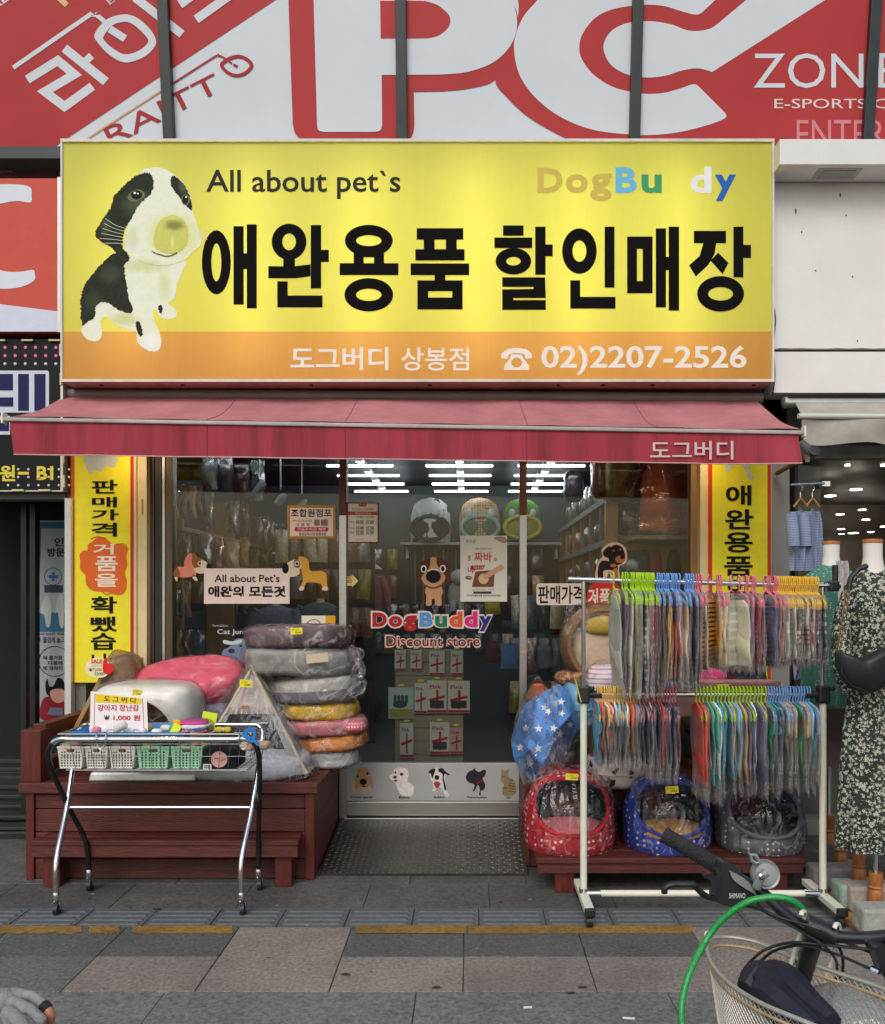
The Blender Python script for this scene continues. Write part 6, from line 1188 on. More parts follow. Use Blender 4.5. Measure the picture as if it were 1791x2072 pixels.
# ============================================================ right deck, low bench and pet beds
rd = thing('display_deck', 'dark red wooden display deck right of the door, behind the clothes rack', 'deck', (1.05, 4.9, 0))
rx0, rx1, ry = .335, 1.70, 4.62
for i in range(3): pl_('plank', rx0 + .003, ry, .006 + .14 * i, rx1, ry + .03, .142 + .14 * i, WR[i], rd)
for i in range(3): pl_('side_plank', rx0 - .026, ry + .002, .006 + .14 * i, rx0, 5.23, .142 + .14 * i, WS[i % 2], rd)
for i in range(4): pl_('deck_board', rx0 - .03, ry - .02 + i * .155, .430, rx1, ry + .132 + i * .155, .458, R.choice(WR), rd)
lbn = thing('wooden_bench', 'low dark red wooden bench under the polka dot beds', 'bench', (1.0, 4.35, 0)); ly = 4.19
for i in range(3): pl_('seat_plank', X(1085, ly), ly + i * .135, .158, X(1630, ly), ly + .13 + i * .135, .186, WR[i], lbn)
pl_('front_plank', X(1088, ly), ly + .012, .105, X(1628, ly), ly + .036, .1565, WR[0], lbn)
for u in (1125, 1560): pl_('leg', X(u, ly), ly + .04, 0, X(u + 40, ly), ly + .13, .157, WV, lbn)
def hood_bed(label, u, w, vt, vb, mat, rim, pad, sd, inner):
    yc = 4.42; r = w / 2; x = X(u, 4.33); zb_ = .187; zt_ = Z(vt, 4.40); h = zt_ - zb_
    t = thing('hooded_pet_bed', label, 'pet bed', (x, yc, zb_), 'hooded polka dot beds on the low bench'); c = Vector((x, yc, zb_ + h / 2)); m = MB(); kp = []
    def rho(z): return .96 + .04 * min(1, z / .08) if z < .34 else math.sqrt(max(0., 1 - ((z - .34) / .66) ** 2.5))
    def sf_(a_, b_, k=1.):
        w = 2 * math.pi * a_; z = b_ ** .9; rr = rho(z) * r * k; return Vector((x + rr * math.cos(w), yc + .05 * z + rr * .92 * math.sin(w), zb_ + h * z * (.5 + .5 * k)))
    m.grid(sf_, 84, 44, True); ez, eh, ew = zb_ + h * .60, h * .335, r * .80
    from mathutils.bvhtree import BVHTree
    bv = BVHTree.FromPolygons(m.v, m.f)
    for f in m.f:
        q = sum((m.v[i] for i in f), Vector()) / len(f)
        if not (q.y < yc and abs((q.x - x) / ew) ** 2.4 + abs((q.z - ez) / eh) ** 2.4 < 1): kp.append(f)
    m.f = kp; m.mi = [0] * len(kp); sv = [Vector(q) for q in m.v]; m.build('shell', mat, t, smooth=True)
    MB().add([c + (q - c) * .94 for q in sv], [f[::-1] for f in kp]).build('lining', inner, t, smooth=True)
    rim_ = []
    for k in range(56):
        a_ = k * math.pi / 28; px = x + ew * math.copysign(abs(math.cos(a_)) ** (2 / 2.4), math.cos(a_)); pz = ez + eh * math.copysign(abs(math.sin(a_)) ** (2 / 2.4), math.sin(a_)); hit = bv.ray_cast(Vector((px, yc - 2, pz)), Vector((0, 1, 0)))[0]
        if hit: rim_.append(hit + Vector((0, -.002, 0)))
    MB().tube(rim_, .011, 8, True).build('rim', rim, t, smooth=True)
    MB().blob((x, yc - .06, zb_ + h * .27), r * .78, r * .62, h * .09, .6, .9, 30, 10).build('seat_pad', pad, t, smooth=True)
    MB().lathe([(r * .95, 0), (r * .98, .008), (r * .9, .01)], (x, yc, zb_), 36, sy=.92).build('base_edge', M('bed_edge_grey', lin(84, 84, 98), .8), t, smooth=True)
    def cf(q):
        a = math.atan2(q.y, q.x); return q * (1 + .05 * noise.noise(q * 9 + Vector((sd, 0, 0))) + .02 * math.sin(a * 23 + q.z * 30)) + Vector((0, 0, max(0, q.z) * .06))
    MB().grid(lambda a_, b_: c + cf(sf_(a_, b_, 1.05) - c) + Vector((0, 0, .006)), 60, 26, True).build('wrap', BEDW(), t, smooth=True, ang=10)
    return t
LINB = M('bed_lining_black', lin(16, 16, 18), .8, var=.3)
hb = hood_bed('red polka dot hooded pet bed in clear wrap, leftmost of three', 1156, .475, 1562, 1737, patmat('red_dots', lin(190, 30, 44), lin(232, 220, 216), 'dots', 30, .24), CL('redrim', 190, 34, 46), CL('pinkpad', 206, 110, 120), 3, LINB); pricetag(hb, 1157, 1572, 4.2, 25, 13, .06)
hb = hood_bed('blue polka dot hooded pet bed in clear wrap, middle of three', 1358, .455, 1572, 1737, patmat('blue_dots', lin(40, 62, 160), lin(220, 222, 232), 'dots', 32, .22), CL('bluerim', 46, 70, 160), CL('tanpad', 196, 140, 80), 9, LINB); pricetag(hb, 1360, 1598, 4.2, 26, 14, -.08)
hb = hood_bed('dark grey polka dot hooded pet bed in clear wrap, rightmost of three', 1548, .455, 1580, 1738, patmat('grey_dots', lin(104, 102, 112), lin(220, 220, 220), 'dots', 34, .2), CL('greyrim', 110, 108, 118), CL('darkpad', 60, 56, 60), 15, LINB); pricetag(hb, 1556, 1590, 4.2, 14, 12, .3)
# blue star bed: a folded faceted tent
E5 = zm(1340, 1620, 1800)
sbd = thing('star_pet_bed', 'blue faceted pet bed with white and purple stars beside the door', 'pet bed', W(1105, 1585, 4.55))
ol = [(520, 700), (600, 780), (655, 950), (680, 1130), (600, 1330), (500, 1500), (240, 1690), (120, 1590), (30, 1440), (10, 1300), (60, 1130), (150, 920), (250, 850)]
olv = [Vector(W(*p, 4.62)) for p in E5(ol)]; rg = [Vector(W(*p, d)) for p, d in zip(E5([(500, 800), (600, 1000), (430, 1180), (330, 1500), (170, 1350), (180, 1000)]), (4.5, 4.46, 4.42, 4.46, 4.45, 4.47))]
SB = M('star_bed_blue', lin(84, 142, 214), .7, var=.1, vs=12, bump=.25, bs=40); rs = [Vector(q) for q in rg]
tri = [(0, 1, 'r0'), (1, 2, 'r1'), (2, 3, 'r1'), (3, 4, 'r2'), (4, 5, 'r3'), (5, 6, 'r3'), (6, 7, 'r3'), (7, 8, 'r4'), (8, 9, 'r4'), (9, 10, 'r4'), (10, 11, 'r5'), (11, 12, 'r5'), (12, 0, 'r0')]
mb = MB(); vs = olv + rg; no = len(olv); fs = [(a, b, no + int(r[1])) for a, b, r in tri]
fs += [(1, no + 1, no), (3, no + 2, no + 1), (4, no + 3, no + 2), (7, no + 4, no + 3), (10, no + 5, no + 4), (12, no, no + 5), (no, no + 1, no + 2), (no, no + 2, no + 5), (no + 2, no + 4, no + 5), (no + 2, no + 3, no + 4)]
bkp = [v + Vector((0, .16, 0)) for v in olv]; k0 = len(vs); vs += bkp
for i in range(no): fs.append((i, (i + 1) % no, k0 + (i + 1) % no, k0 + i))
fs.append(tuple(k0 + i for i in range(no)))
mb.add(vs, fs); sh_ = mb.build('padded_shell', SB, sbd, fixn=True, bevel=.006)
ftri = [[vs[i] for i in f] for f in fs if len(f) == 3]
def onfac(u, v):
    best = None; d = Vector(((u - U0) / F, 1, -(v - V0) / F)); c = Vector((0, 0, H))
    from mathutils.geometry import intersect_ray_tri
    for a, b, e in ftri:
        hit = intersect_ray_tri(a, b, e, d, c, True)
        if hit and (best is None or hit.y < best[0].y): best = (hit, (b - a).cross(e - a).normalized())
    return best
def star(cx, cy, r, a0): return [(cx + (r if k % 2 == 0 else r * .42) * math.sin(a0 + k * math.pi / 5), cy - (r if k % 2 == 0 else r * .42) * math.cos(a0 + k * math.pi / 5)) for k in range(10)]
for i, (x, y, r, a, w) in enumerate(((340, 915, 42, .2, 1), (380, 955, 44, .5, 1), (510, 855, 44, .1, 1), (515, 975, 40, .3, 1), (155, 1125, 44, 0, 1), (282, 1128, 46, 0, 1), (432, 1125, 40, .2, 1), (494, 1180, 46, .1, 1), (598, 1085, 38, .1, 1), (98, 1320, 44, 0, 1), (274, 1328, 48, -.1, 1), (548, 1310, 40, .3, 1), (194, 1490, 48, 0, 1), (458, 1480, 46, .1, 1), (265, 1022, 18, 0, 0), (360, 1072, 18, .2, 0), (468, 985, 18, 0, 0), (308, 1215, 18, .1, 0), (192, 1225, 18, 0, 0), (465, 1280, 18, .2, 0), (385, 1250, 18, 0, 0), (258, 1440, 18, .1, 0), (188, 1355, 16, 0, 0), (355, 1405, 18, 0, 0), (390, 1440, 18, .2, 0), (320, 1545, 18, 0, 0), (115, 1445, 16, 0, 0), (530, 1070, 16, 0, 0), (565, 1190, 16, .2, 0))):
    hit = onfac(*E5([(x, y)])[0])
    if not hit: continue
    n = hit[1]; n = n if n.y < 0 else -n
    flat('star_print', [star(x, y, r, a)], Plane(hit[0], n), .003, P(232, 232, 232) if w else P(150, 84, 180), sbd, E5)
MB().grid(lambda a, b: (lambda q: Vector(W(*E5([q])[0], 4.385 + .28 * (abs(a - .5) * 2) ** 2.2 + .05 * noise.noise((a * 6, b * 6, 2)))))((345 + (a - .5) * 700 * (1 - .62 * abs(b - .55) ** 1.5 * 2), 690 + b * 1010)), 40, 40).build('wrap', WRAP(), sbd, smooth=True)
# other goods on the right deck
cushion('cream cow-spotted round bed in wrap under the lower rail', W(1248, 1556, 4.62), .17, .17, .085, patmat('cow_cream', lin(214, 202, 192), lin(52, 40, 40), 'spots', 22, .37), e1=.4, lower=None, dent=.5)
MB().lathe([(.145, 0), (.15, .02), (.12, .03)], W(1248, 1534, 4.62), 30).build('bed_rim', CL('brownrim', 92, 66, 62), None, 'brown plush inner rim of the cow-spotted bed', 'cushion', smooth=True)
cushion('sky blue wrapped cushion behind the star bed', W(1168, 1430, 4.85), .10, .16, .15, CL('skyblue', 110, 170, 206), e1=.8)
cushion('orange wrapped triangular cushion at the window edge', W(1090, 1410, 4.95), .07, .1, .11, CL('rust', 190, 98, 62), e1=1.4)
cushion('tiger-brown small bed on top of the sky blue cushion', W(1160, 1372, 5.0), .11, .12, .045, patmat('tiger', lin(190, 130, 80), lin(120, 76, 44), 'spots', 30, .45), e1=.7)
rb_ = thing('wicker_bed', 'round wicker pet bed with beige cushion standing behind the rack post', 'pet bed', W(1215, 1385, 5.05)); rc = Vector(W(1222, 1305, 5.02)); WK = M('wicker', lin(128, 96, 64), .7, var=.4, vs=60, bump=.6, bs=70)
for k in range(5): MB().tube([rc + Vector((.235 * (1 - .03 * k) * math.cos(a), -.03 * k + .10, .235 * (1 - .03 * k) * math.sin(a))) for a in [j * math.pi / 20 for j in range(40)]], .017, 8, True).build('wicker_ring', WK, rb_, smooth=True)
MB().blob(rc + Vector((.01, .08, -.02)), .20, .07, .20, .8, .9, 30, 16, lambda q: q * (1 + .08 * noise.noise(q * 7))).build('cushion', CL('beige', 226, 200, 168), rb_, smooth=True)
MB().blob(rc + Vector((.01, .02, .12)), .13, .05, .06, .7, .9, 22, 10).build('bolster', CL('olive', 190, 160, 60), rb_, smooth=True)
MB().blob(rc + Vector((0, .06, 0)), .255, .12, .255, .7, .9, 60, 30, crumple(.08, 9, 5)).build('wrap', WRAP(), rb_, smooth=True)
cushion('pale pink and white checked cushion in wrap behind the upper garments', W(1225, 1405, 4.85), .12, .12, .19, patmat('pink_check', lin(226, 220, 226), lin(206, 150, 170), 'stripes', 12, .3), e1=.9)
cushion('sky blue cushion peeping below the upper garments', W(1290, 1395, 4.8), .13, .1, .06, CL('skyblue2', 100, 164, 204), e1=.7)
cushion('purple cushion peeping below the upper garments', W(1342, 1390, 4.8), .05, .1, .07, CL('purple', 96, 60, 130), e1=.7)
mt_ = thing('wrapped_mat', 'flat dusty pink wrapped mat box with a yellow tag behind the lower rail', 'mat', W(1465, 1450, 4.75))
MB().box(X(1350, 4.72), 4.72, Z(1452, 4.72), X(1582, 4.72), 4.80, Z(1377, 4.72)).build('mat', M('mat_pink', lin(176, 128, 126), .5, var=.15), mt_, bevel=.012)
for v in (1392, 1408): MB().box(X(1352, 4.72), 4.7165, Z(v + .8, 4.72), X(1580, 4.72), 4.7195, Z(v, 4.72)).build('seam', P(120, 80, 80), mt_)
MB().grid(lambda a, b: (X(1340 + 250 * a, 4.7), 4.695 + .02 * noise.noise((a * 9, b * 5, 4)), Z(1460 - 92 * b, 4.7)), 30, 14).build('wrap', WRAP(), mt_, smooth=True); pricetag(mt_, 1464, 1390, 4.68, 22, 11, 0)
ct = thing('cat_tunnel', 'navy and wine fabric pet tent with a pink dotted cushion above the mat', 'pet tent', W(1425, 1380, 4.95))
MB().prism([(X(u, 4.9), Z(v, 4.9)) for u, v in ((1305, 1382), (1320, 1332), (1395, 1300), (1500, 1300), (1545, 1332), (1550, 1382))], 4.9, 5.1).build('shell', CL('navy', 40, 42, 58), ct, bevel=.01)
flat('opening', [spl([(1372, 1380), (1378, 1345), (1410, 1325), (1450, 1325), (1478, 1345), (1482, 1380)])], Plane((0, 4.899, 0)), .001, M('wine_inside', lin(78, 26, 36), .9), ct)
MB().blob(W(1425, 1368, 4.88), .13, .04, .05, .8, .8, 24, 12).build('cushion', patmat('pink_dots', lin(214, 70, 120), lin(236, 170, 196), 'dots', 70, .25), ct, smooth=True)
for i, (u, v, w, h, c) in enumerate(((1300, 1500, .3, .14, (110, 100, 110)), (1440, 1510, .3, .16, (66, 60, 66)), (1560, 1500, .26, .16, (90, 40, 46)), (1440, 1475, .3, .07, (40, 40, 44)))):
    cushion(f'{("grey", "charcoal", "dark red", "black")[i]} wrapped bed packed on the deck behind the hanging clothes', W(u, v, 4.95), w / 2, .16, h / 2, CL(f'pack{i}', *c), e1=.5)

# ============================================================ double clothes rack
rk = thing('clothes_rack', 'two-tier chrome and white clothes rack on castors right of the door', 'rack', (1.1, 3.98, 0)); yr = 3.98
rxl, rxr = X(1181, yr), X(1665, yr); zu, zl = Z(1178, yr), Z(1405, yr); IV = M('ivory_paint', lin(226, 224, 208), .4, var=.06)
for x in (rxl, rxr):
    MB().tube([(x, yr, .07), (x, yr, zl)], .0165, 14).build('lower_post', IV, rk, smooth=True); MB().tube([(x, yr, zl), (x, yr, zu)], .0105, 12).build('upper_post', CHROME(), rk, smooth=True)
    MB().tube([(x, yr, .055), (x, yr, .11)], .0205, 14).build('foot_collar', CHROME(), rk, smooth=True)
    MB().box(x - .022, yr - .20, .058, x + .022, yr + .20, .088).build('foot', IV, rk, bevel=.004)
    for s_ in (-1, 1):
        MB().box(x - .0235, yr + s_ * .208 - .012, .055, x + .0235, yr + s_ * .208 + .012, .09).build('foot_cap', BLK(), rk, bevel=.004)
        w_ = MB().lathe([(.008, -.015), (.026, -.014), (.026, .014), (.008, .015)], (x, yr + s_ * .19, .0265), 18, mt=Matrix.Rotation(rad(90), 3, 'Y')).build('castor', BLK(), rk, smooth=True)
    MB().cbox((x, yr, zl), .055, .055, .085).build('joint', BLK(), rk, bevel=.01)
    MB().tube([(x, yr, zl), (x + (.085 if x < 1 else -.085), yr, zl)], .019, 12).build('joint_sleeve', BLK(), rk, smooth=True)
    MB().lathe([(.012, 0), (.015, .012), (.012, .02)], (x + .035, yr - .02, zl + .02), 10).build('knob', BLK(), rk)
MB().tube([(rxl + .02, yr, .085), (rxr - .02, yr, .085)], .0155, 14).build('base_bar', IV, rk, smooth=True)
for x in (rxl + .05, rxr - .05): MB().tube([(x - .04, yr, .085), (x + .03, yr, .085)], .0185, 14).build('bar_sleeve', CHROME(), rk, smooth=True)
MB().tube([(rxl, yr, zl), (rxr, yr, zl)], .0105, 12).build('lower_rail', CHROME(), rk, smooth=True)
zur = Z(1186, yr); MB().tube([(X(1150, yr), yr, Z(1172, yr)), (X(1700, yr), yr, zur)], .0125, 14).build('upper_rail', CHROME(), rk, smooth=True)
MB().cbox((X(1686, yr), yr, zur), .045, .05, .05).build('joint', BLK(), rk, bevel=.008); MB().tube([(X(1690, yr), yr, zur), (X(1690, yr), yr, zur + .1)], .014, 10).build('joint_stem', BLK(), rk)
MB().cbox((rxl - .03, yr - .03, zl + .02), .003, .03, .11, ry=-.25).build('sticker', YTAG(), rk)
# garments: hanger, garment and clear bag each
HC = {'lime': (166, 206, 46), 'blue': (110, 160, 222), 'pink': (226, 122, 136), 'yellow': (232, 184, 62), 'amber': (226, 186, 96), 'rose': (214, 130, 130)}
hang_mesh = {}; bag_mesh = {}
def hanger(col, wide=1.):
    if col in hang_mesh: return hang_mesh[col]
    m = MB(); arc = [(0, .0165 * math.cos(a), .0165 * math.sin(a) + .006) for a in [rad(-40 + 22 * k) for k in range(11)]]
    arc = [(0, y, z) for _, y, z in arc]; m.tube([(0, .0165 * math.cos(rad(-50)), -.006), *arc, (0, -.012, -.02), (0, 0, -.034), (0, 0, -.055)], .0036, 7)
    for s_ in (-1, 1): m.tube([(0, 0, -.05), (0, s_ * .045, -.066), (0, s_ * .095, -.088), (0, s_ * .108, -.104), (0, s_ * .104, -.128)], [.004, .0045, .005, .0058, .005], 7)
    m.tube([(0, -.095, -.122), (0, .095, -.122)], .0035, 6)
    hang_mesh[col] = m.mesh('hanger', P(*HC[col], rough=.35), True); return hang_mesh[col]
def garment_mesh(L, mat, sleeve, sd, thick, z0=-.095):
    m = MB(); n = 16; rr = random.Random(sd); ph = rr.uniform(0, 9); a1 = rr.uniform(.002, .006)
    def f(s_, t_):
        w = 2 * math.pi * s_; z = z0 - t_ * L; hw = .10 if t_ < .08 else ((.112 if z0 < -.08 else .117) if not sleeve or t_ < .45 else .082)
        if t_ < .08: hw = (.06 if z0 < -.08 else .02) + (.05 if z0 < -.08 else .092) * t_ / .08
        if t_ > .93: hw *= 1 - (t_ - .93) * 1.2
        y = hw * math.copysign(abs(math.sin(w)) ** .7, math.sin(w)); th = thick * (.55 + .45 * math.sin(math.pi * min(1, t_ + .15)))
        x = th * .5 * math.copysign(abs(math.cos(w)) ** .5, math.cos(w)) + a1 * math.sin(t_ * 9 + ph + y * 8) + .003 * noise.noise((y * 20, t_ * 6, sd * .37))
        return (x, y + .006 * math.sin(t_ * 7 + ph), z)
    m.grid(f, 20, 16, True); k = 20; m.f.append(list(range(k - 1, -1, -1))); m.mi.append(0); b = 16 * 20; m.f.append(list(range(b, b + 20))); m.mi.append(0)
    return m.mesh('garment', mat, True, 70)
def bag(L, v):
    key = (round(L, 2), v)
    if key in bag_mesh: return bag_mesh[key]
    m = MB(); rr = random.Random(v + 77)
    jag = [rr.uniform(-.02, .028) for _ in range(24)]
    m.grid(lambda s_, t_: (lambda w: (.0085 * math.copysign(abs(math.cos(w)) ** .6, math.cos(w)) + .004 * math.sin(t_ * 8 + v), .124 * math.copysign(abs(math.sin(w)) ** .8, math.sin(w)) * (.75 + .25 * min(1, t_ * 8)), -.062 - t_ * (L + .055 + jag[int(s_ * 24) % 24] * (t_ > .9))))(2 * math.pi * s_), 24, 12, True)
    bag_mesh[key] = m.mesh('bag', BAGM(), True, 60); return bag_mesh[key]
GC = {'pale grey': (176, 176, 164), 'beige': (196, 176, 150), 'grey': (140, 136, 130), 'plum': (86, 42, 94), 'violet': (120, 88, 122), 'olive': (128, 124, 84), 'moss': (150, 150, 104), 'brown': (112, 84, 72), 'maroon': (120, 48, 56), 'mauve': (140, 112, 128), 'slate': (88, 96, 118), 'charcoal': (62, 60, 66), 'mustard': (206, 150, 58), 'orange': (206, 92, 50), 'navy': (46, 50, 76), 'cream': (214, 200, 176), 'pink': (206, 150, 146), 'red': (170, 50, 62), 'denim': (96, 120, 160), 'tan': (196, 150, 108), 'teal': (44, 130, 156), 'green': (50, 140, 100), 'sea green': (84, 160, 146), 'light blue': (120, 166, 186), 'rust': (196, 74, 54), 'purple grey': (96, 88, 116), 'white': (220, 218, 214)}
def gmat(c, style):
    if style == 0: return CL('g_' + c.replace(' ', '_'), *[min(240, int(q * 1.17)) for q in GC[c]], bump=.2, bs=30, var=.1)
    return patmat(f'gs_{c.replace(" ", "_")}_{style}', lin(*[min(240, int(q * 1.17)) for q in GC[c]]), lin(*((232, 226, 214), (60, 56, 62))[style - 1]), 'stripes', (8, 14)[style - 1], .3, .85)
def hang(u, zrail, hc, gc, L, tier, idx, style=0, sleeve=False, turn=None, thick=None, tz=0.):
    x = X(u, yr); zz = zrail(x) + .0055
    t = thing('hanging_garment', f'{gc} pet garment on a {hc} hanger, {ORD(idx)} from the left on the {tier} rail', 'garment', (x, yr, zz), f'bagged garments on the {tier} rail')
    t.rotation_euler = (R.uniform(-.03, .03), R.uniform(-.035, .035), turn if turn is not None else R.uniform(-.12, .12))
    th = thick or R.uniform(.008, .015)
    for nm, me in (('hanger', hanger(hc)), ('garment', garment_mesh(L, gmat(gc, style), sleeve, idx * 7 + len(tier), th, -.095 if tier == 'upper' else -.05)), ('bag', bag(L, R.randrange(5)))):
        o = bpy.data.objects.new(nm, me); C.objects.link(o); o.parent = t
        if nm == 'bag' and th < .03: o.scale = (th / .016 + .2, 1, 1)
H2 = lambda x: (1560 + x / 5.268) / 1.2954
H3 = lambda x: (1860 + x / 5.268) / 1.2954
H5 = lambda x: (1340 + x / 2.0826) / 1.2954
zuf = lambda x: Z(1172, yr) + (zur - Z(1172, yr)) * (x - X(1150, yr)) / (X(1700, yr) - X(1150, yr)) + .0105
zlf = lambda x: zl + .0085
up_ = []
for x, c in zip((250, 375, 415, 440, 490, 512, 530), ('pale grey', 'plum', 'violet', 'pale grey', 'olive', 'moss', 'olive')): up_.append((H2(x), 'lime', c, .43, 0, None))
for i in range(13): up_.append((H2(560 + i * 20.5), 'lime', ('moss', 'beige', 'mauve', 'brown', 'beige', 'slate', 'mauve', 'slate', 'pale grey', 'maroon', 'brown', 'red', 'maroon')[i], .43 + R.uniform(-.02, .01), (0, 1, 0, 0)[i % 4], None))
for x, c in zip((855, 885, 920, 950, 985, 1010, 1045, 1067, 1092, 1122, 1157, 1245, 1270, 1292, 1320, 1352), ('charcoal', 'navy', 'slate', 'cream', 'mustard', 'brown', 'mauve', 'orange', 'rust', 'white', 'beige', 'brown', 'charcoal', 'navy', 'slate', 'charcoal')): up_.append((H2(x), 'blue', c, .385 + R.uniform(-.015, .01), 2 if c in ('brown', 'charcoal') else 0, None))
for x, c in zip((1387, 1422, 1462), ('grey', 'mauve', 'pale grey')): up_.append((H2(x), 'pink', c, .33, 0, None))
up_ += [(H2(1572), 'pink', 'mustard', .31, 2, -.62), (H2(1682), 'pink', 'mustard', .30, 0, -.2), (H2(1708), 'pink', 'beige', .31, 0, None), (H2(1738), 'pink', 'cream', .30, 0, None), (H3(300), 'pink', 'pale grey', .31, 1, -.72), (H3(405), 'pink', 'cream', .31, 0, None)]
for x, c in zip((498, 518, 580, 605, 628), ('mauve', 'violet', 'red', 'tan', 'charcoal')): up_.append((H3(x), 'pink', c, .30, 0, None))
up_.append((H3(755), 'pink', 'violet', .31, 2, -.6))
for x, c in zip((792, 820, 886, 905, 922), ('denim', 'slate', 'mauve', 'tan', 'grey')): up_.append((H3(x), 'pink', c, .28, 0, None))
for i in range(21): up_.append((H3(942 + i * 27.5), 'yellow', ('grey', 'pale grey', 'slate', 'olive', 'cream', 'beige', 'charcoal', 'brown', 'olive', 'pale grey', 'pink', 'pink', 'red', 'pink', 'maroon', 'cream', 'denim', 'denim', 'navy', 'violet', 'charcoal')[i], .255 + R.uniform(-.01, .01), (0, 1, 2)[i % 3], None))
up_.sort()
for i, (u, hc, gc, L, stl, tn) in enumerate(up_): hang(u, zuf, hc, gc, L, 'upper', i, stl, turn=tn, thick=.03 if tn and tn < -.5 else None)
lo_ = []
for i in range(20): lo_.append((H5(470 + i * 12.1), 'amber', ('teal', 'rust', 'mauve', 'cream', 'orange', 'pink', 'charcoal', 'grey', 'white', 'slate', 'light blue', 'grey', 'charcoal', 'white', 'orange', 'orange', 'mauve', 'grey', 'slate', 'purple grey')[i], (.225 if 0 < i < 20 else .29) + R.uniform(-.02, .01), True))
for i in range(12): lo_.append((H5(720 + i * 16), 'rose', ('navy', 'charcoal', 'cream', 'navy', 'charcoal', 'maroon', 'red', 'navy', 'charcoal', 'navy', 'maroon', 'charcoal')[i], .285 + R.uniform(-.025, .01), False))
for i in range(20): lo_.append((H5(1008 + i * 19.8), 'lime', ('rust', 'rust', 'maroon', 'sea green', 'sea green', 'white', 'teal', 'teal', 'light blue', 'tan', 'light blue', 'light blue', 'tan', 'purple grey', 'slate', 'white', 'purple grey', 'purple grey', 'tan', 'purple grey')[i], .37 + R.uniform(-.04, .02), False))
for i in range(16): lo_.append((H5(1400 + i * 15), 'blue', ('green', 'teal', 'navy', 'green', 'grey', 'grey', 'tan', 'mauve', 'grey', 'green', 'brown', 'tan', 'tan', 'light blue', 'denim', 'light blue')[i], .33 + R.uniform(-.04, .02), True))
lo_.sort()
for i, (u, hc, gc, L, slv) in enumerate(lo_): hang(u, zlf, hc, gc, L, 'lower', i, 0, slv)
# ============================================================ right neighbour: white panels, canopy, clothes shop
nb = thing('neighbour_building', 'white panelled neighbouring shop building with a projecting canopy at the right edge', 'building', (2.8, 5.4, 0))
WPN = M('white_cladding', lin(232, 230, 227), .5, var=.04, vs=2, dirt=.08); yn = 5.15
xl = X(1566, yn)
MB().box(xl, yn, Z(706, yn), 4.4, 5.33, Z(369, yn)).build('wall_panel', WPN, nb, bevel=.003); MB().box(xl, yn, Z(795, yn), 4.4, 5.33, Z(711.5, yn)).build('wall_panel', WPN, nb, bevel=.003)
MB().box(xl + .003, yn + .03, Z(712, yn), 4.4, 5.33, Z(705.5, yn)).build('joint', DARK(), nb)
zc0 = Z(369, yn); yc_ = 4.94
MB().box(X(1578, yc_), yc_, zc0 + .002, 4.4, 5.2, Z(281, yc_)).build('canopy', WPN, nb, bevel=.004)
MB().box(2.08, yc_ + .045, zc0 - .002, 2.34, yc_ + .17, zc0 + .004).build('access_frame', P(190, 188, 182), nb); MB().box(2.11, yc_ + .06, zc0 - .006, 2.31, yc_ + .155, zc0 + .001).build('access_hatch', P(170, 170, 168), nb)
MB().box(xl, 5.34, 2.4, 4.4, 5.5, 4.16).build('backing_wall', FACD, nb)
for i, (u, v, h) in enumerate(((1700, 395, 10), (1610, 428, 12), (1622, 470, 5), (1712, 436, 4), (1650, 548, 4), (1725, 560, 4), (1735, 690, 4))): flat('stain', [[(u + 2.2 * math.cos(a) * R.uniform(.5, 1.2), v + h * .5 * math.sin(a)) for a in [k * .7 for k in range(9)]]], Plane((0, yn, 0)), .001, M('stain_brown', lin(104, 92, 80), .8), nb)
flat('stain', [[(1575 + 24 * k, 706 + R.uniform(-2, 0)) for k in range(12)] + [(1839 - 24 * k, 708) for k in range(12)]], Plane((0, yn, 0)), .0012, M('stain_brown'), nb)
MB().tube(crv([W(1566, 620, 5.12), W(1569, 650, 5.12), W(1565, 700, 5.12), W(1568, 760, 5.12), W(1563, 800, 5.15)]), .004, 6).build('loose_cable', BLK(), None, 'thin dark cable down the edge of the white panels', 'cable', smooth=True)
ga = thing('grey_awning', 'half rolled grey fabric awning over the clothes shop at right', 'awning', (2.8, 5.1, 2.4)); GA = M('grey_canvas', lin(172, 166, 154), .85, var=.12, vs=8, bump=.2, bs=120, dirt=.25)
MB().grid(lambda a, b: (X(1606, 5.14) + (X(1621, 4.87) - X(1606, 5.14)) * b + 2.2 * a, 5.14 - .27 * b, Z(808, 5.14) + (Z(838, 4.87) - Z(808, 5.14)) * b), 20, 4).build('canopy', GA, ga, smooth=True)
MB().grid(lambda a, b: (X(1622 + 6 * b, 4.86) + 2.2 * a, 4.86 + .012 * math.sin(a * 60) * b + .01 * math.sin(a * 23 + b * 3), Z(848, 4.86) + (Z(898 + 4 * math.sin(a * 30), 4.86) - Z(848, 4.86)) * b), 60, 6).build('valance', GA, ga, smooth=True)
MB().tube([(X(1615, 4.86), 4.86, Z(842, 4.86)), (4.3, 4.86, Z(846, 4.86))], .016, 12).build('front_bar', P(206, 204, 198), ga, smooth=True)
MB().lathe([(.02, 0), (.035, .01), (.035, .03), (.02, .035)], (X(1582, 5.1), 5.1, Z(815, 5.1)), 14, mt=Matrix.Rotation(rad(90), 3, 'Y')).build('roller_end', ALU(), ga, smooth=True); MB().tube([(X(1584, 5.1), 5.1, Z(816, 5.1)), (4.3, 5.1, Z(816, 5.1))], .028, 10).build('roller', ALU(), ga, smooth=True)
cc = thing('security_camera', 'small dark security camera on a bracket under the awning\'s right end', 'camera', W(1630, 930, 4.8))
